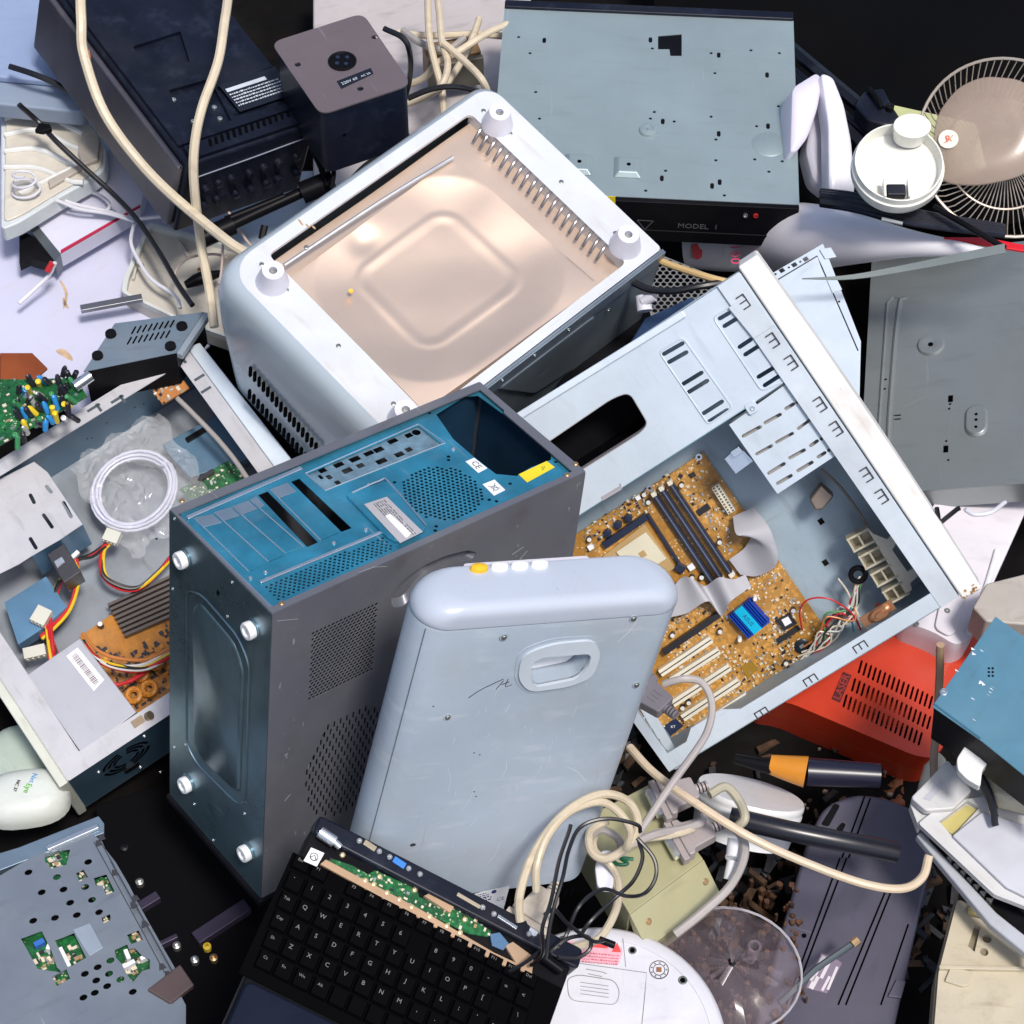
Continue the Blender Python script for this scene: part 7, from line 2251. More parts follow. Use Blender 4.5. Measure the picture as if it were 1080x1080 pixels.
# =================================================================== red case
def build_red():
    f = scaled([[0.9002, 0.4323, 0.0523, 0.3213], [-0.4183, 0.8919, -0.172, -0.315], [-0.121, 0.1329, 0.9837, 0.0343]], 1.10)
    t = thing('red_case', f, 'glossy orange red plastic case with three rows of vent slots', 'plastic case')
    U = f.uv
    rm = mt('orange_red_plastic', (.52, .035, .008), .36, var=.12, coat=.2, dirt=.12, dcol=(.25, .02, .01), bump=.02, bs=30)
    hs = []
    for r_ in range(3):
        for k in range(17 if r_ else 16):
            a = [(909, 697), (902, 716), (893, 733)][r_]; 
            x = a[0] + k * 4.95; y = a[1] + k * 2.0 + (k * .5)
            hs.append(slot(U(x, y), U(x - 3.4, y + 12.5), .0026 / 1.0, 2))
    out = rnd([U(*q) for q in ((800, 735), (835, 742), (965, 797), (985, 800), (1000, 780), (1060, 640), (960, 600), (860, 600))], .01)
    bm = NB(); plate(bm, out, hs, -.003, 0); mk('top_face', bm, rm, t, f, bev=.0)
    c0 = Vector((sum(p[0] for p in out) / len(out), sum(p[1] for p in out) / len(out)))
    bm = NB(); sh = [tuple(c0 + (Vector(p) - c0) * k) for p in out for k in (1,)]
    rings = []
    o2 = out if area(out) > 0 else out[::-1]
    for k, z in ((.99, -.085), (1.0, -.04), (1.0, -.0031)):
        rings.append([(c0.x + (p[0] - c0.x) * k, c0.y + (p[1] - c0.y) * k, z) for p in o2])
    loft(bm, rings, True, False); mk('side_shell', bm, rm, t, f)
    bm = NB(); rings = [[(c0.x + (p[0] - c0.x) * k, c0.y + (p[1] - c0.y) * k, z) for p in o2] for k, z in ((1.003, -.043), (1.004, -.040))]
    loft(bm, rings, False, False); mk('side_seam', bm, mt('orange_edge', (.5, .08, .02), .4), t, f)
    a, b_ = U(882, 738), U(893, 712); d = Vector(b_) - Vector(a); an = math.atan2(d.y, d.x)
    bm = NB(); prism(bm, bar2(tuple(Vector(a) - d * .05), tuple(Vector(b_) + d * .05), .0105), .0001, .0012); bd = mk('name_badge', bm, mt('maroon_badge', (.08, .005, .008), .4), t, f, bev=.0003)
    bm = NB(); txt(bm, 'LASER', ((a[0] + b_[0]) / 2, (a[1] + b_[1]) / 2), an, .0125, .0013, .0002, sx=1.0); mk('badge_lettering', bm, mt('dull_red_letter', (.38, .03, .02), .4), bd, f)
build_red()

# blue steel box at the right edge
f = FR((983, 745), .12, (1045, 665), (-.1, -.05, 1)); t = thing('blue_steel_box', f, 'sky blue steel box with white paint chips at the right edge', 'steel box')
sb = mt('sky_blue_steel', (.11, .27, .37), .4, .35, var=.1, scr=.4, dirt=.1)
q = f.uvs([(983, 745), (1050, 650), (1120, 700), (1120, 850), (1036, 782)])
bm = NB(); prism(bm, q, -.002, 0); mk('cover', bm, sb, t, f, bev=.0006)
bm = NB(); prism(bm, f.uvs([(985, 746), (1050, 655), (1120, 705), (1120, 845), (1036, 780)]), -.07, -.0022); mk('body', bm, BLACK, t, f)
bm = NB(); prism(bm, bar2(f.uv(984, 742), f.uv(1034, 779), .002), .0002, .001); mk('pressed_line', bm, mt('deep_blue_line', (.05, .16, .24), .4, .3), t, f)
u = f.uv(995, 730); screw(t, f, *u, .0, r=.0045)
bm = NB(); rr_ = random.Random(3)
for q_ in ((1026, 690), (1025, 685), (1034, 687), (1034, 720), (1036, 722), (1044, 728), (1046, 726), (1043, 731), (1025, 738), (1008, 708), (1026, 760), (1041, 734)):
    u = f.uv(*q_); prism(bm, [(u[0] + rr_.uniform(-.003, .003), u[1] + rr_.uniform(-.001, .001)) , (u[0] + .0015, u[1] - .0035), (u[0] + .002, u[1] + .002)], .0002, .0005)
mk('paint_chips', bm, STICK, t, f)['kind'] = 'stuff'
bm = NB()
for k in range(6): u = f.uv(1043 + (k % 2) * 4, 705 + (k // 2) * 4); prism(bm, circ(*u, .0014, 7), .0002, .0006)
mk('speaker_holes', bm, HOLE, t, f)

# white monitor back at the right
f = FR((960, 668), -.13, (1010, 680), (.05, -.12, 1)); t = thing('monitor_back', f, 'white curved monitor back shell behind the right end of the open case', 'monitor shell')
mw = mt('pinkish_white_plastic', (.66, .63, .68), .38, var=.03, dirt=.1, coat=.15)
o_ = rnd(f.uvs([(950, 655), (985, 668), (1008, 682), (1024, 676), (1046, 620), (1100, 500), (1000, 500), (950, 600)]), .012, 6)
bm = NB(); c0 = (sum(p[0] for p in o_) / len(o_), sum(p[1] for p in o_) / len(o_))
o_ = o_ if area(o_) > 0 else o_[::-1]
loft(bm, [[(c0[0] + (p[0] - c0[0]) * k, c0[1] + (p[1] - c0[1]) * k, z) for p in o_] for k, z in ((.98, -.06), (1.0, -.02), (.995, -.006), (.98, 0), (.9, .001))])
mk('shell', bm, mw, t, f, ang=60)
bm = NB(); prism(bm, rnd(f.uvs([(985, 664), (990, 640), (1022, 615), (1014, 650), (1008, 668), (1000, 672)], .002), .008), .001, .006); mk('raised_pad', bm, mw, t, f, bev=.002, seg=3)
for q_ in ((999, 644), (967, 656)): u = f.uv(q_[0], q_[1], .006); screw(t, f, *u, .0055 if q_[0] == 999 else .001, r=.004, m=mt('dull_screw', (.3, .32, .3), .4, .8))
bm = NB(); tube(bm, [(*f.uv(1022, 668, .004), .002), (*f.uv(1040, 620, .004), .003), (*f.uv(1052, 580, .004), .003)], .004, 8, k=4); mk('edge_ridge', bm, WHITE, t, f)
cable('black_cable', A3([(988, 536, .12), (989, 548, .1), (985, 556, .08), (996, 548, .1), (1012, 536, .12)]), .003, BLACKC, 'thin black cord looped on the white monitor back', 'cord')
cable('thin_cable', A3([(1018, 537, .12), (1028, 542, .11), (1045, 540, .11), (1060, 530, .1)]), .0028, mt('white_cord', (.62, .62, .68), .4), 'white cord curving along the lower edge of the steel base', 'cord')
bm = NB(); f = FR((1000, 575), .06, (1005, 580)); prism(bm, f.uvs([(993, 569), (1000, 571), (1006, 578), (1002, 581), (996, 576)]), 0, .008); tag(mk('metal_clip', bm, mt('rusty_clip', (.3, .24, .2), .5, .5), None, f, bev=.001), 'small rusty clip on the white monitor back', 'clip')
slabt('beige_corner', FR((1035, 640), -.05, (1060, 640)), [(1026, 640), (1040, 615), (1100, 600), (1100, 660), (1040, 655)], .05, mt('grey_beige_plastic', (.42, .38, .34), .5, dirt=.3), 'grey beige plastic corner above the sky blue box', 'plastic corner', bev=.003)

# broken printer part, right edge
f = FR((1000, 880), -.02, (1050, 925), (.0, -.05, 1)); t = thing('printer_chassis', f, 'broken pale grey printer chassis with yellowed window at the right edge', 'printer part')
pg = mt('pale_printer_plastic', (.58, .58, .58), .45, var=.04, dirt=.2, dcol=(.4, .36, .3))
bm = NB(); prism(bm, rnd(f.uvs([(970, 872), (975, 864), (1028, 905), (1100, 960), (1100, 800), (1000, 806), (960, 845)]), .004), -.02, -.004)
plate(bm, rnd(f.uvs([(968, 870), (978, 862), (1000, 848), (1100, 830), (1100, 965), (1048, 945)]), .004), [f.uvs([(990, 868), (1020, 846), (1033, 853), (1004, 884)])], -.004, .004); mk('frame', bm, pg, t, f, bev=.0015, seg=3)
bm = NB(); prism(bm, rnd(f.uvs([(959, 846), (998, 806), (1024, 838), (1004, 858), (975, 860)]), .004), .0, .012); mk('raised_block', bm, pg, t, f, bev=.003, seg=3)
bm = NB(); prism(bm, f.uvs([(972, 848), (990, 828), (994, 832), (980, 850)]), .0122, .0128); mk('sunken_panel', bm, mt('panel_grey', (.48, .49, .54), .45), t, f)
bm = NB(); prism(bm, f.uvs([(992, 868), (1020, 848), (1032, 854), (1005, 880)]), -.003, -.002); mk('yellow_window', bm, mt('yellowed_plastic', (.55, .48, .18), .4, dirt=.2), t, f)
bm = NB(); prism(bm, f.uvs([(1003, 885), (1034, 860), (1100, 880), (1100, 960), (1060, 940)]), .0042, .010); mk('grey_cover', bm, mt('lilac_grey_cover', (.52, .53, .58), .45), t, f, bev=.002)
bm = NB(); prism(bm, f.uvs([(966, 880), (972, 876), (1052, 962), (1100, 1000), (1100, 1020), (1045, 975)], -.02), -.035, -.021); mk('lower_bar', bm, mt('cool_grey_bar', (.40, .42, .46), .45, dirt=.2), t, f, bev=.003)
bm = NB()
for k in range(7): u = f.uv(1002 + k * 7, 905 + k * 7.2, -.02); prism(bm, [(u[0] - .003, u[1] - .002), (u[0] + .004, u[1] - .003), (u[0] + .003, u[1] + .003)], -.03, -.018)
mk('gear_teeth', bm, SILV, t, f)
bm = NB(); prism(bm, f.uvs([(985, 882), (1000, 878), (1100, 975), (1100, 1000)], -.02), -.06, -.034); mk('inner_shadow_box', bm, BLACK, t, f)
# white strap arching up
slabt('white_strap', FR((1020, 800), .08, (1050, 770), (-.1, -.2, 1)), [(1010, 812), (1009, 800), (1020, 783), (1042, 763), (1100, 735), (1100, 768), (1052, 792), (1036, 812), (1034, 830), (1020, 822)], .016, mt('soft_white_strap', (.74, .74, .74), .4, dirt=.1), 'curved white plastic strap rising above the broken printer chassis', 'strap', bev=.003, r=.004)
slabt('cream_shell', FR((1040, 800), .02, (1060, 830)), [(1030, 790), (1060, 772), (1100, 790), (1100, 850), (1048, 838), (1034, 815)], .03, mt('cream_shell', (.62, .56, .42), .45, dirt=.15), 'cream shell fragment beside the white strap', 'plastic shell', bev=.006)
slabt('cream_shell', FR((980, 830), -.12, (990, 800)), [(968, 830), (975, 805), (990, 790), (1000, 800), (990, 840)], .03, mt('cream_shell', (.62, .56, .42), .45), 'cream shell fragment at the lower end of the tan cable', 'plastic shell', bev=.006)
for k in range(5):
    cable('black_wire', A3([(995 + k * 4, 770 + k * 2, .02), (1005 + k * 5, 790 + k * 3, .03), (1025 + k * 5, 815 + k * 6, .02), (1050, 835 + k * 9, .0)]), .004, BLACKC, 'black wire in the dark bunch under the sky blue box', 'wire', group='black wires bunched under the sky blue box')
# beige broken part bottom right
f = FR((985, 1040), -.10, (1040, 1046), (.0, .0, 1)); t = thing('beige_moulding', f, 'grimy beige plastic moulding in the bottom right corner', 'plastic moulding')
gm = mt('grimy_beige', (.52, .46, .34), .5, var=.08, dirt=.5, dcol=(.25, .2, .13))
hs = [f.uvs([(1021, 998), (1028, 976), (1034, 978), (1028, 1004)]), circ(*f.uv(1041, 990), .0055, 12), circ(*f.uv(1038, 1004), .005, 12)]
bm = NB(); plate(bm, rnd(f.uvs([(984, 1100), (990, 1025), (1010, 948), (1025, 955), (1100, 985), (1100, 1100)]), .006), hs, -.006, 0); mk('face', bm, gm, t, f, bev=.001)
bm = NB(); prism(bm, f.uvs([(982, 1100), (988, 1025), (1008, 946), (1022, 952), (1100, 980), (1100, 1100)]), -.04, -.0062); mk('body', bm, mt('dark_beige', (.22, .19, .13), .6), t, f)
bm = NB(); prism(bm, rnd(f.uvs([(996, 1036), (1002, 1022), (1026, 1026), (1022, 1040), (1015, 1042)]), .002), .0001, .004); prism(bm, f.uvs([(990, 1020), (1100, 1022), (1100, 1026), (990, 1024)]), .0001, .006); mk('raised_step', bm, gm, t, f, bev=.001)
bm = NB(); tube(bm, [(*f.uv(1022, 962), .004), (*f.uv(1034, 966), .008), (*f.uv(1060, 975), .008)], .006, 9, k=4); mk('yellow_lever', bm, mt('dull_yellow_plastic', (.45, .38, .14), .45, dirt=.3), t, f)

# =================================================================== dark ribbed machine bottom right
def build_ribbed():
    f = FR((840, 1050), -.20, (905, 880), (.0, -.05, 1))
    t = thing('ribbed_printer', f, 'dark violet grey printer lid with long grooves in the lower right', 'printer')
    vm = mt('violet_grey_lid', (.085, .08, .115), .38, .1, var=.12, vs=6, dirt=.2, dcol=(.14, .12, .15), scr=.25)
    q = rnd(f.uvs([(790, 1100), (850, 890), (868, 850), (900, 836), (935, 840), (975, 858), (985, 900), (960, 1010), (940, 1100)]), .02, 6)
    bm = NB(); prism(bm, q, -.05, 0); mk('lid', bm, vm, t, f, bev=.006, seg=3)
    for a, b_ in (((829, 1060), (886, 905)), ((834, 1060), (893, 905)), ((884, 1060), (934, 940)), ((892, 1060), (940, 940)), ((929, 1060), (958, 975)), ((888, 905), (912, 840)), ((895, 905), (918, 842))):
        bm = NB(); prism(bm, bar2(f.uv(*a), f.uv(*b_), .002), .0001, .0008); mk('groove', bm, HOLE, t, f)
    for qq in ((842, 910), (848, 987), (858, 1030)): u = f.uv(*qq); bm = NB(); prism(bm, circ(*u, .003, 9), .0001, .0006); mk('screw_pit', bm, HOLE, t, f)
    lf = f.uvs([(866, 1005), (880, 1010), (888, 1016), (872, 1048), (850, 1042)]); bm = NB(); prism(bm, lf, .0002, .0006); lb = mk('paper_label', bm, mt('faded_violet_label', (.20, .16, .22), .6), t, f)
    bm = NB()
    for a, b_, w_ in (((869, 1008), (856, 1035), .005), ((876, 1012), (866, 1032), .004), ((883, 1020), (873, 1044), .003), ((862, 1030), (855, 1043), .006), ((875, 1030), (867, 1045), .003)): prism(bm, bar2(f.uv(*a), f.uv(*b_), w_), .0006, .0009)
    mk('label_print', bm, mt('faded_white_print', (.6, .56, .6), .6), lb, f)
    bm = NB(); prism(bm, rnd(f.uvs([(866, 870), (880, 848), (886, 850), (874, 872)]), .003), .0002, .002); prism(bm, rnd(f.uvs([(882, 875), (888, 868), (892, 870), (888, 878)]), .002), .0002, .002); mk('latch_slot', bm, BLACK, t, f)
    bm = NB(); prism(bm, f.uvs([(936, 1052), (945, 1034), (955, 1036), (950, 1054)]), .0002, .004); mk('small_tab', bm, vm, t, f, bev=.001)
build_ribbed()
f = Fr(Matrix.Identity(4))
cable('antenna', A3([(822, 1058, -.15), (860, 1022, -.14), (901, 994, -.13)]), .0040, mt('teal_dull_metal', (.16, .19, .20), .35, .8), 'telescopic antenna rod lying on the dark ribbed printer lid', 'antenna', k=0)
cable('antenna_tip', A3([(899, 996, -.128), (905, 991, -.126)]), .0055, BRASS, 'brass tip at the upper end of the antenna rod', 'antenna tip', k=0)
# black tube and screwdriver-like handle
cable('black_tube', A3([(770, 862, -.06), (830, 876, -.06), (890, 888, -.07), (945, 899, -.09)]), .0125, mt('satin_black_tube', (.012, .013, .02), .3), 'long satin black tube lying over the dark printer', 'tube', k=4, n=14)
t = thing('hand_tool', Fr(Matrix.Translation(az(860, 815, -.10))), 'black handled tool with a wide orange collar under the open case', 'hand tool'); hf = FRS[t.name]
L3 = lambda l: [hf.I @ p for p in A3(l)]
bm = NB(); tube(bm, L3([(775, 800, -.10), (800, 806, -.10), (815, 808, -.10)]), .010, 12, rfun=lambda s: .6 + .5 * s); mk('shaft', bm, BLACK, t, hf)
bm = NB(); tube(bm, L3([(812, 806, -.10), (830, 810, -.10), (850, 814, -.10)]), .0175, 18, k=3, rfun=lambda s: .68 + .42 * s); mk('orange_collar', bm, mt('orange_amber_plastic', (.62, .24, .02), .35, dirt=.15), t, hf)
bm = NB(); tube(bm, L3([(851, 814, -.10), (890, 816, -.10), (928, 818, -.10)]), .0175, 18, k=3, rfun=lambda s: 1 - .15 * s); mk('grip', bm, mt('ink_black_grip', (.012, .013, .03), .3), t, hf)
# white tub
f = FR((792, 838), -.12, (845, 850), (.22, .66, .72)); t = thing('white_tub', f, 'shallow white plastic tub with ridged rim tipped over behind the sand coloured cable', 'tub')
bm = NB(); R_ = .066; lathe(bm, [(0, .003), (R_ * .98, .003), (R_, 0), (R_, -.004), (R_ * .985, -.006), (R_ * .985, -.009), (R_, -.011), (R_, -.014), (R_ * .97, -.017), (R_ * .90, -.052), (R_ * .88, -.052), (R_ * .95, -.018), (0, -.016)], 56, (0, 0, 0)); mk('bowl', bm, WHITE, t, f, ang=40)
bm = NB(); lathe(bm, [(R_ * .94, -.019), (R_ * .87, -.050), (0, -.019)], 40, (0, 0, 0)); mk('hollow', bm, BLACK, t, f)  # black lining puts the shade inside the tub into its colour
# clear plastic cover
GL = mt('smoky_clear_cover', (.30, .24, .27), .16, alpha=.26, spec=.9, var=.4)
f = FR((760, 1000), -.08, (820, 1000), (.1, -.1, 1)); t = thing('clear_cover', f, 'cracked smoky clear plastic cover between khaki box and ribbed printer', 'clear cover')
bm = NB(); u = f.uv(770, 1020)
lathe(bm, [(.004, .012), (.03, .013), (.06, .008), (.085, -.004), (.088, -.01), (.088, -.03)], 40, (*u, 0), sx=.95, sy=.85); 
rj = random.Random(2)
for v in bm.verts: v.co += Vector((rj.uniform(-.0025, .0025), rj.uniform(-.0025, .0025), rj.uniform(-.004, .004) + .006 * math.sin(v.co.x * 60 + v.co.y * 35)))
mk('dome', bm, GL, t, f, ang=24)
bm = NB(); tube(bm, [(u[0] + .088 * .95 * math.cos(a * PI / 18), u[1] + .088 * .85 * math.sin(a * PI / 18), -.008) for a in range(36)], .0016, 6, closed=True); mk('moulded_edge', bm, mt('clear_edge', (.5, .48, .52), .2, alpha=.7), t, f)
bm = NB(); v = f.uv(789, 1012); lathe(bm, [(.0, .0), (.009, 0), (.008, .03), (.005, .03), (.005, .01), (0, .01)], 18, (*v, .01)); mk('moulded_post', bm, GL, t, f)
f = FR((740, 1000), -.19, (780, 1000))
bm = NB(); rr_ = random.Random(8)
for k in range(190):
    x = rr_.uniform(-.1, .1); y = rr_.uniform(-.09, .09); s = rr_.uniform(.0015, .006)
    pts = [(x + s * rr_.uniform(.5, 1) * math.cos(a), y + s * rr_.uniform(.5, 1) * math.sin(a)) for a in (0, 1.1, 2.2, 3.3, 4.4, 5.4)]
    prism(bm, pts, rr_.uniform(-.02, -.012), rr_.uniform(-.010, .004))
o = mk('rubble', bm, mt('rust_rubble', (.07, .028, .012), .6, var=.8, vs=60, dirt=.4, dcol=(.4, .13, .03)), None, f.sub((.02, .0, 0), (1, 0, 0), (0, 0, 1))); o['kind'] = 'stuff'; o['label'] = 'rusty brown debris under the clear cover'; o['category'] = 'debris'
# brown soil patch under tool and red case
f = FR((872, 800), -.30, (900, 800)); bm = NB(); rr_ = random.Random(18); g = 40
pts = [[None] * (g + 1) for _ in range(g + 1)]
for j in range(g + 1):
    for i in range(g + 1):
        x = -.13 + .23 * i / g; y = -.13 + .20 * j / g
        edge = min(i, g - i, j, g - j)
        pts[j][i] = bm.verts.new((x, y, .012 * math.sin(22 * x + 9 * y) * math.cos(17 * y) + rr_.uniform(-.004, .004) - (.08 if edge == 0 else 0)))
for j in range(g):
    for i in range(g): bm.faces.new((pts[j][i], pts[j][i + 1], pts[j + 1][i + 1], pts[j + 1][i]))
o = mk('brown_dirt', bm, mt('rust_brown_dirt', (.20, .06, .02), .85, var=.7, vs=30, bump=1, bs=120, dirt=.6, dcol=(.40, .16, .05)), None, f); o['kind'] = 'stuff'; o['label'] = 'rust brown dirt under the open case edge'; o['category'] = 'dirt'
bm = NB(); rr_ = random.Random(28)
for k in range(60):
    x = rr_.uniform(-.06, .09); y = rr_.uniform(-.14, .0); s = rr_.uniform(.002, .006); z = rr_.uniform(.004, .03)
    prism(bm, [(x + s * math.cos(a + k), y + s * .6 * math.sin(a + k)) for a in (0, 1.6, 3, 4.6)], z - .004, z)
o = mk('litter', bm, mt('pale_litter', (.30, .22, .16), .6, var=.6, vs=90), None, f); o['kind'] = 'stuff'; o['label'] = 'small pale scraps scattered on the dirt'; o['category'] = 'litter'

# =================================================================== right-hand things behind
# thin steel chassis sheet with punched border
f = FR((800, 300), .16, (868, 262), (.0, -.2, 1)); t = thing('punched_sheet', f, 'pale blue steel sheet with punched border standing behind the white front edge', 'steel sheet')
hs = []
for q in ((812, 293), (825, 285), (838, 279), (850, 273)): hs.append(rrect(*[v for p in [f.uv(*q)] for v in (p[0] - .004, p[0] + .003, p[1] - .003, p[1] + .003)], .0005, 1))
for q in ((818, 289), (832, 282), (844, 276), (879, 302), (885, 318), (890, 328), (894, 338), (896, 346), (876, 311), (888, 290 + 20)): hs.append(circ(*f.uv(*q), .0017, 7))
bm = NB(); plate(bm, f.uvs([(760, 320), (868, 257), (908, 360), (905, 480), (830, 480)]), hs[:9], -.001, 0); mk('sheet', bm, BLUEP, t, f)
bm = NB(); tube(bm, [(*f.uv(792, 312), 0), (*f.uv(862, 270), 0), (*f.uv(866, 280), 0), (*f.uv(905, 370), 0)], .0009, 5); mk('fold_line', bm, INK, t, f)
bm = NB(); prism(bm, f.uvs([(872, 296), (880, 290), (888, 306), (878, 310)]), .0002, .002); mk('stamped_tab', bm, BLUEP, t, f, bev=.0006); bm = NB(); prism(bm, f.uvs([(864, 264), (876, 262), (882, 272), (870, 274)]), .0002, .003); mk('stamped_tab', bm, BLUEP, t, f, bev=.0006)
# mesh grille
f = FR((680, 300), .10, (760, 300), (.0, -.1, 1)); bm = NB()
q = [f.uv(*p) for p in ((676, 296), (700, 270), (775, 300), (740, 345), (690, 345))]
plate(bm, q, grid_holes(None, -.05, .14, -.08, .08, .0088, .0062, .0036, inside=lambda x, y: inpoly([((sum(a[0] for a in q) / 5) + (p[0] - sum(a[0] for a in q) / 5) * .93, (sum(a[1] for a in q) / 5) + (p[1] - sum(a[1] for a in q) / 5) * .93) for p in q])(x, y), n=6, ph=PI / 6), -.001, 0)
tag(mk('mesh_grille', bm, mt('bronze_mesh', (.40, .38, .34), .35, .7), None, f), 'hexagonal metal mesh grille between white housing and open case', 'grille')
cable('power_cable', A3([(690, 272, .2), (720, 284, .21), (750, 294, .22), (778, 300, .22)]), .0045, mt('ochre_cable', (.58, .40, .18), .42), 'ochre cable lying over the metal mesh grille', Z1)
cable('black_cable', A3([(668, 298, .2), (685, 305, .2), (710, 307, .21), (740, 302, .22), (772, 296, .22)]), .0046, BLACKC, 'black cord lying across the mesh grille below the ochre cable', 'cord')
bm = NB(); c = az(680, 322, .18); tube(bm, [p - c for p in A3([(678, 312, .18), (680, 328, .17)])], .010, 14); tube(bm, [p - c for p in A3([(678, 318, .18), (690, 312, .19)])], .007, 10); tag(mk('pipe_fitting', bm, mt('lilac_white_plastic', (.66, .66, .74), .38), None, Fr(Matrix.Translation(c))), 'small white pipe fitting beside the mesh grille', 'fitting')
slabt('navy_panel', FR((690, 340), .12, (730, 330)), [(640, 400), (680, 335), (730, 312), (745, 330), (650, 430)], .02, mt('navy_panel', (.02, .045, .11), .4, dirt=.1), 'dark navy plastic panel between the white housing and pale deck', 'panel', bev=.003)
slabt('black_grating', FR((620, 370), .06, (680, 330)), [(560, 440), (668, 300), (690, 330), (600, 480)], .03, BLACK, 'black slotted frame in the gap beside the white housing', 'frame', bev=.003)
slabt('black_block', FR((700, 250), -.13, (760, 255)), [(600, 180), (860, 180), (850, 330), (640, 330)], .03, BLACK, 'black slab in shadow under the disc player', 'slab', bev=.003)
# white cone with printed text
P = A3([(724, 255, -.05), (760, 254, -.04), (800, 252, -.02), (850, 250, .05), (900, 252, .10), (960, 257, .14), (1010, 262, .16), (1046, 265, .17)]); c = sum(P, Vector()) / len(P)
f = Fr(Matrix.Translation(c)); t = thing('printed_bag', f, 'tapering white plastic sleeve with red and black print under the disc player', 'plastic sleeve')
Rs = [.037, .043, .046, .046, .034, .018, .010, .002]
bm = NB(); tube(bm, [p - c for p in P], 1.0, 28, k=6, rfun=lambda s: smooth([Vector((v, 0, 0)) for v in Rs], 6)[min(42, round(s * 42))].x)
mk('sleeve', bm, mt('milky_sleeve', (.74, .72, .77), .32, var=.04, coat=.2), t, f, ang=70)
nrm = (CAM - P[2]).normalized(); Xd = (P[3] - P[2]).normalized(); Xd = (Xd - nrm * Xd.dot(nrm)).normalized()
for s, q, dz, h, m, an in (('100', (775, 268), .0462, .019, mt('magenta_print', (.6, .03, .12), .5), -PI / 2), ('KEN', (801, 272), .0475, .016, INK, -PI / 2), ('e H', (792, 272), .047, .013, INK, -PI / 2), ('ml', (763, 266), .0452, .009, mt('grey_print', (.3, .3, .35), .5), -PI / 2)):
    pz_ = az(q[0], q[1], -.02) ; axisp = P[2]
    k_ = (pz_ - axisp).dot(Xd); ctr = axisp + Xd * k_
    mm = Matrix((Xd, nrm.cross(Xd), nrm)).transposed().to_4x4(); mm.translation = ctr + nrm * dz
    gf = Fr(mm); gf.I = mm.inverted()
    bm = NB(); u = gf.uv(q[0], q[1], 0); txt(bm, s, u, an, h, 0, .0004); mk('print', bm, m, t, gf)
bm = NB(); mm2 = Matrix((Xd, nrm.cross(Xd), nrm)).transposed().to_4x4(); mm2.translation = P[0] + nrm * .0415; gf = Fr(mm2); prism(bm, rnd(gf.uvs([(731, 272), (729, 258), (736, 256), (741, 262), (740, 272), (735, 274)]), .004), -.001, .0006); mk('red_patch', bm, mt('strong_red_print', (.6, .01, .02), .4), t, gf)
# grey curled sheet over the right pan
bm = NB(); P = A3([(846, 294, .22), (900, 292, .22), (970, 280, .23), (1060, 262, .25)]); c = sum(P, Vector()) / 4
ribbon(bm, [p - c for p in P], [Vector((0, .0005, .0)), Vector((0, .003, .001)), Vector((0, .005, .001)), Vector((0, .007, .001))], .0012)
tag(mk('curled_sheet', bm, mt('grey_green_sheet', (.16, .19, .19), .5, dirt=.2), None, Fr(Matrix.Translation(c)), ang=70), 'pointed grey green strip of sheet lying above the steel base', 'sheet')
# white curved fins
def fin(pts, th, z, label, m, cat='fan part', name='curved_blade'):
    f = FR(pts[0], z, pts[1], (.25, -.35, 1))
    bm = NB(); q = rnd(f.uvs(pts), .01, 5); q = q if area(q) > 0 else q[::-1]
    c0 = (sum(p[0] for p in q) / len(q), sum(p[1] for p in q) / len(q))
    loft(bm, [[(c0[0] + (p[0] - c0[0]) * k, c0[1] + (p[1] - c0[1]) * k, zz) for p in q] for k, zz in ((.97, -th), (1, -th * .6), (1, -.003), (.97, 0), (.5, .001))])
    return tag(mk(name, bm, m, None, f, ang=75), label, cat)
pw = mt('pearl_lilac_white', (.66, .63, .74), .33, var=.03, coat=.2)
fin([(836, 92), (862, 76), (868, 84), (862, 115), (852, 145), (840, 160), (834, 160)], .05, .16, 'short pearl white curved blade tucked beside the disc player', pw)
fin([(858, 82), (874, 96), (876, 204), (858, 190), (850, 158), (858, 120)], .03, .13, 'greyish middle curved blade between two pearl white ones', mt('grey_lilac', (.42, .41, .48), .4))
fin([(866, 76), (878, 80), (890, 110), (898, 150), (902, 206), (875, 206), (874, 130)], .03, .17, 'tall bright white curved blade nearest the round white dish', mt('bright_blade', (.76, .75, .80), .33, coat=.2))
# white dish
f = FR((947, 178), .26, (990, 178), (-.02, -.30, 1)); t = thing('white_dish', f, 'round white plastic dish with a cup at its rear edge', 'dish')
u = f.uv(947, 176); e = f.uv(996, 176); R_ = abs(e[0] - u[0])
wd = mt('warm_white_gloss', (.78, .77, .70), .3, coat=.25, dirt=.06)
bm = NB(); lathe(bm, [(0, -.006), (R_ * .86, -.006), (R_ * .90, .004), (R_ * .92, .012), (R_ * .95, .012), (R_ * .965, .002), (R_, .001), (R_ * 1.0, -.012), (R_ * .93, -.022), (0, -.024)], 56, (*u, 0)); mk('dish', bm, wd, t, f, ang=45)
v = f.uv(957, 142); bm = NB(); lathe(bm, [(.020, -.005), (.0235, .02), (.0235, .024), (.019, .026), (0, .024)], 32, (v[0] + .002, v[1] - .004, .004), sy=.75); mk('cup', bm, wd, t, f, ang=45)
v = f.uv(944, 206); bm = NB(); box(bm, v[0] - .012, v[0] + .012, v[1] - .006, v[1] + .010, .0, .012); mk('black_latch', bm, NAVY, t, f, bev=.002)
bm = NB()
for s in (-.016, .014): box(bm, v[0] + s, v[0] + s + .003, v[1] - .010, v[1] + .016, .0, .016)
mk('latch_guide', bm, wd, t, f, bev=.0008)
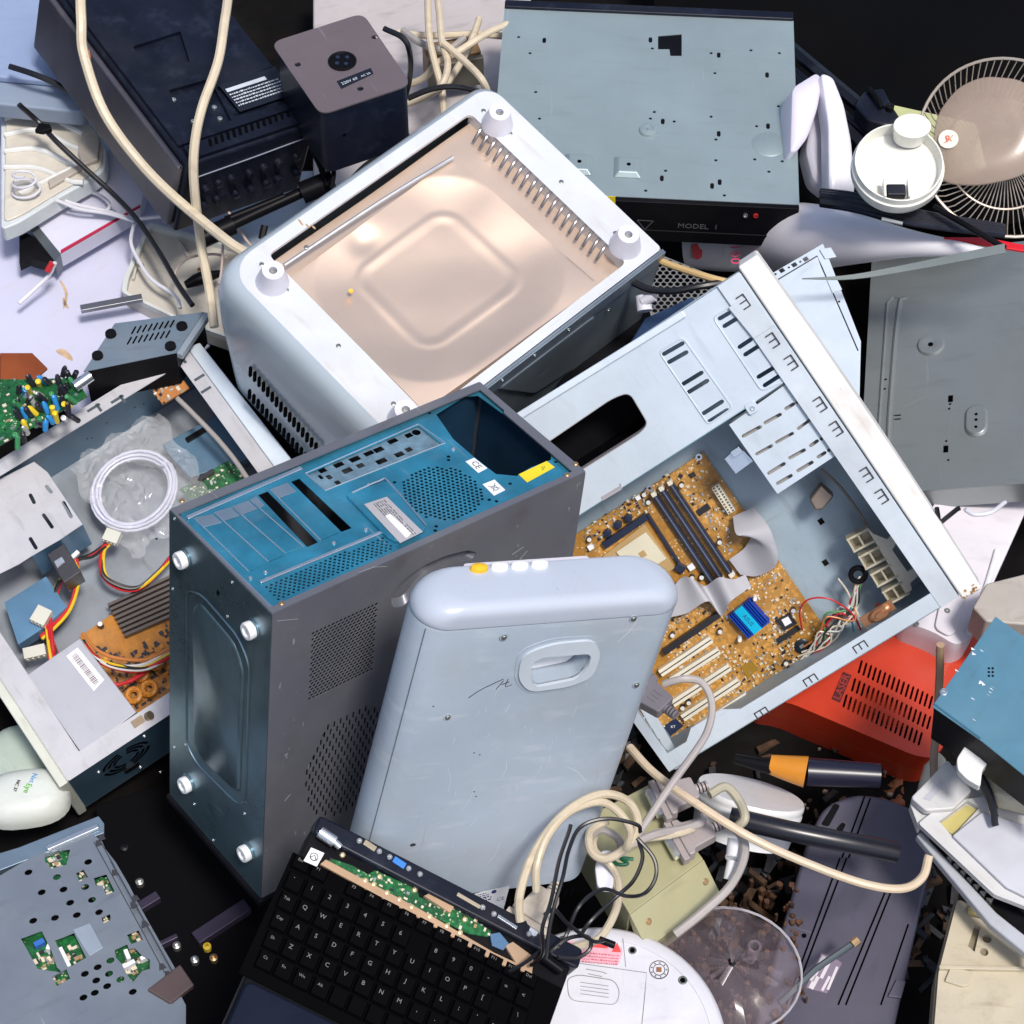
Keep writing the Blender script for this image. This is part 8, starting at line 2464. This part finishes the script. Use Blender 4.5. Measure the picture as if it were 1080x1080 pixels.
# fan: wire cage and single visible blade
def build_fan():
    f = FR((1048, 150), .20, (1100, 150), (.1, -.55, 1))
    t = thing('fan', f, 'desk fan with beige wire cage and smoky tan blade in the top right', 'fan')
    u = f.uv(1064, 155); e = f.uv(968, 150); R_ = math.hypot(e[0] - u[0], e[1] - u[1])
    wire = mt('beige_wire', (.50, .43, .36), .32, .6)
    bm = NB(); 
    tube(bm, [(u[0] + R_ * math.cos(a * PI / 30), u[1] + R_ * math.sin(a * PI / 30), .0) for a in range(60)], .0022, 7, closed=True)
    tube(bm, [(u[0] + R_ * .62 * math.cos(a * PI / 30), u[1] + R_ * .62 * math.sin(a * PI / 30), -.03) for a in range(60)], .0016, 7, closed=True)
    for k in range(76):
        a = 2 * PI * k / 76
        tube(bm, [(u[0] + r_ * R_ * math.cos(a + (1 - r_) * .35), u[1] + r_ * R_ * math.sin(a + (1 - r_) * .35), z) for r_, z in ((1, 0), (.85, -.018), (.62, -.03), (.3, -.034))], .0008, 5)
    mk('wire_cage', bm, wire, t, f)
    bl = rnd(f.uvs([(986, 150), (990, 118), (1010, 92), (1035, 82), (1080, 90), (1110, 150), (1080, 190), (1030, 197), (1000, 192), (986, 178)], .0), .03, 6)
    bm = NB(); bl = bl if area(bl) > 0 else bl[::-1]; c0 = (sum(p[0] for p in bl) / len(bl), sum(p[1] for p in bl) / len(bl))
    rings = []
    for k, dz in ((1, 0), (.98, .0022), (.5, .004), (.05, .004)):
        rings.append([(c0[0] + (p[0] - c0[0]) * k, c0[1] + (p[1] - c0[1]) * k, .004 + dz + (p[0] - c0[0]) * k * .25) for p in bl])
    loft(bm, [[(p[0], p[1], p[2] - .002) for p in rings[0]]] + rings)
    mk('blade', bm, mt('smoky_tan_blade', (.40, .31, .25), .28, alpha=.6, coat=.3, var=.12), t, f, ang=60)
    s = f.uv(1000, 147, .0); bm = NB(); lathe(bm, [(0, 0), (.0125, 0), (.0125, .0006), (0, .0006)], 28, (s[0], s[1], .0)); 
    hz = .004 + .0022 + (s[0] - c0[0]) * .25 + .004
    for v in bm.verts: v.co.z += hz + (v.co.x - s[0]) * .25
    lb = mk('round_sticker', bm, mt('ivory_sticker', (.75, .70, .60), .5), t, f)
    bm = NB(); txt(bm, 'R', (s[0], s[1]), .2, .013, hz + .002, .0003)
    tube(bm, [(s[0] - .006, s[1] - .005, hz + .002), (s[0] + .001, s[1] - .001, hz + .002), (s[0] + .006, s[1] + .005, hz + .003)], .0006, 4); mk('sticker_print', bm, mt('orange_red_print', (.7, .12, .05), .5), lb, f)
build_fan()
slabt('yellow_sheet', FR((900, 130), .06, (1000, 140)), [(915, 118), (940, 110), (1030, 130), (1040, 175), (960, 200), (920, 160)], .006, mt('pale_yellow_green', (.50, .52, .26), .5, dirt=.1), 'pale yellow green sheet behind the white dish and fan', 'sheet')
# black rails and cords in the top right
for k, (a, b_, r_, lb) in enumerate((((826, 44), (938, 138), .010, 'long navy black rail running down from the top corner of the disc player'), ((832, 70), (925, 150), .006, 'thin black rail just below the longer navy one'), ((845, 88), (925, 168), .008, 'short black rail behind the curved white blades'))):
    cable('black_rail', A3([(a[0] - 20, a[1] - 18, .07), (*a, .07), (*b_, .09)]), r_, NAVY, lb, 'rail', k=0, n=6)
f = FR((935, 105), .12, (950, 100)); t = thing('black_clamp', f, 'black plastic clamp above the rear of the white dish', 'clamp')
bm = NB(); prism(bm, rnd(f.uvs([(902, 110), (910, 96), (932, 92), (942, 112), (950, 124), (935, 132), (915, 126)]), .006), -.03, 0); mk('jaw', bm, NAVY, t, f, bev=.004, seg=3)
bm = NB(); tube(bm, [(*f.uv(916, 96), .004), (*f.uv(924, 108), .008), (*f.uv(930, 116), .004)], .004, 8, k=4); u = f.uv(938, 116); lathe(bm, [(0, 0), (.006, 0), (.006, .008), (.003, .009), (0, .006)], 16, (*u, 0)); mk('lever', bm, BLACK, t, f)
for k in range(7):
    j = k * 2.2
    cable('black_cable', A3([(866, 202 + j, .17 + .004 * (k % 3)), (900, 206 + j * 1.1, .19), (950, 220 + j, .2), (1000, 230 + j * .8, .2), (1060, 240 + j * .6, .2)]), .0046, BLACKC if k % 2 else NAVY, 'black cable in the flat bundle passing below the white dish', 'cable', group='black cables bundled below the white dish')
cable('metal_tip', A3([(930, 231, .225), (952, 236, .225)]), .0026, SILV, 'bright metal ferrule on the black cable bundle', 'ferrule', k=0)
cable('black_rail', A3([(985, 218, .22), (1015, 235, .22), (1060, 262, .22)]), .004, BLACK, 'black stick crossing the fan cage toward the red strip', 'stick', k=0)
slabt('red_strip', FR((1000, 248), .17, (1048, 254)), [(995, 250), (1040, 250), (1100, 262), (1100, 268), (1040, 258)], .004, mt('strong_red_print', (.6, .01, .02), .4), 'thin red strip along the white sleeve at the right edge', 'strip')
# black sheet added to stand for the deep shade at top right
f = FR((940, 60), -.02, (1000, 60)); bm = NB(); g = 30; rr_ = random.Random(4); vv = []
for j in range(g + 1):
    row = []
    for i in range(g + 1):
        x = -.35 + .7 * i / g; y = -.35 + .75 * j / g
        row.append(bm.verts.new((x, y, .012 * math.sin(14 * x + 6 * y) * math.cos(19 * y - 4 * x) + rr_.uniform(-.003, .003))))
    vv.append(row)
for j in range(g):
    for i in range(g): bm.faces.new((vv[j][i], vv[j][i + 1], vv[j + 1][i + 1], vv[j + 1][i]))
tag(mk('shade_sheet', bm, mt('matt_black_sheet', (.0015, .0015, .002), .8, spec=.08), None, f), 'matt black sheet added as the dark void beneath the fan and rails', 'sheeting')

# dim scrap lying in the gaps of the heap
rr_ = random.Random(77)
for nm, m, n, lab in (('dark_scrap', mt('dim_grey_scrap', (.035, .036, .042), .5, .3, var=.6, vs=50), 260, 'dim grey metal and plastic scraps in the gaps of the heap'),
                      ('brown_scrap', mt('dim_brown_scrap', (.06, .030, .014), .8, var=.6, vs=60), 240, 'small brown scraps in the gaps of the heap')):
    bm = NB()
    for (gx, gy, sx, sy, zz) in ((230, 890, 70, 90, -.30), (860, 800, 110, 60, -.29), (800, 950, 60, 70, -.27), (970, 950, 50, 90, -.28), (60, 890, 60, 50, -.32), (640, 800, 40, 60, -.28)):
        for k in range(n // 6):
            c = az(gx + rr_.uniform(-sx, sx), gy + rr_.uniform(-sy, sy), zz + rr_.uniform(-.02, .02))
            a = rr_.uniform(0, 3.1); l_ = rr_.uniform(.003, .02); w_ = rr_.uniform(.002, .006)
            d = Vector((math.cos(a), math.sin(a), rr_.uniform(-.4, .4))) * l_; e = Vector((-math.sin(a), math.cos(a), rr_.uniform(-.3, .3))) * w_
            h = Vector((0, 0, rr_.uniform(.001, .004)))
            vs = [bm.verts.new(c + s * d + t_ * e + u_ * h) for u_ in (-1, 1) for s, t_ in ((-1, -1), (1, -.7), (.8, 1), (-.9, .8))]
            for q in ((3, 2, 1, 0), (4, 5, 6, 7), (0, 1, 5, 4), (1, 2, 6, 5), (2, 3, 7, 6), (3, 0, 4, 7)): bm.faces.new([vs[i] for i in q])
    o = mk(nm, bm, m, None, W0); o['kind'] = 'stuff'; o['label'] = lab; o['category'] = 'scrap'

# =================================================================== light
w = bpy.data.worlds.new('World')
SC.world = w
w.use_nodes = True
nt = w.node_tree
sky = nt.nodes.new('ShaderNodeTexSky')
sky.sky_type = 'NISHITA'
sky.sun_disc = False
SUN_EL, SUN_AZ = 64, 148     # azimuth measured from +y towards +x, sun position
sky.sun_elevation = math.radians(SUN_EL)
sky.sun_rotation = math.radians(SUN_AZ)
sky.air_density = 1.0
sky.dust_density = 3.0
bg = nt.nodes['Background']
bg.inputs['Strength'].default_value = 0.065
nt.links.new(sky.outputs['Color'], bg.inputs['Color'])
sd = bpy.data.lights.new('sun', 'SUN')
sd.energy = 1.5
sd.angle = math.radians(10)
sd.color = (1.0, 0.95, 0.89)
so = bpy.data.objects.new('sun', sd)
COL.objects.link(so)
sdir = Vector((math.sin(math.radians(SUN_AZ)) * math.cos(math.radians(SUN_EL)), math.cos(math.radians(SUN_AZ)) * math.cos(math.radians(SUN_EL)), math.sin(math.radians(SUN_EL))))
so.rotation_euler = (-sdir).to_track_quat('-Z', 'Y').to_euler()
so.location = sdir * 6
SC.view_settings.view_transform = 'Standard'
SC.view_settings.look = 'None'
SC.view_settings.exposure = 1.1
SC.view_settings.gamma = 1
SC.view_settings.use_curve_mapping = False
SC.cycles.max_bounces = 8
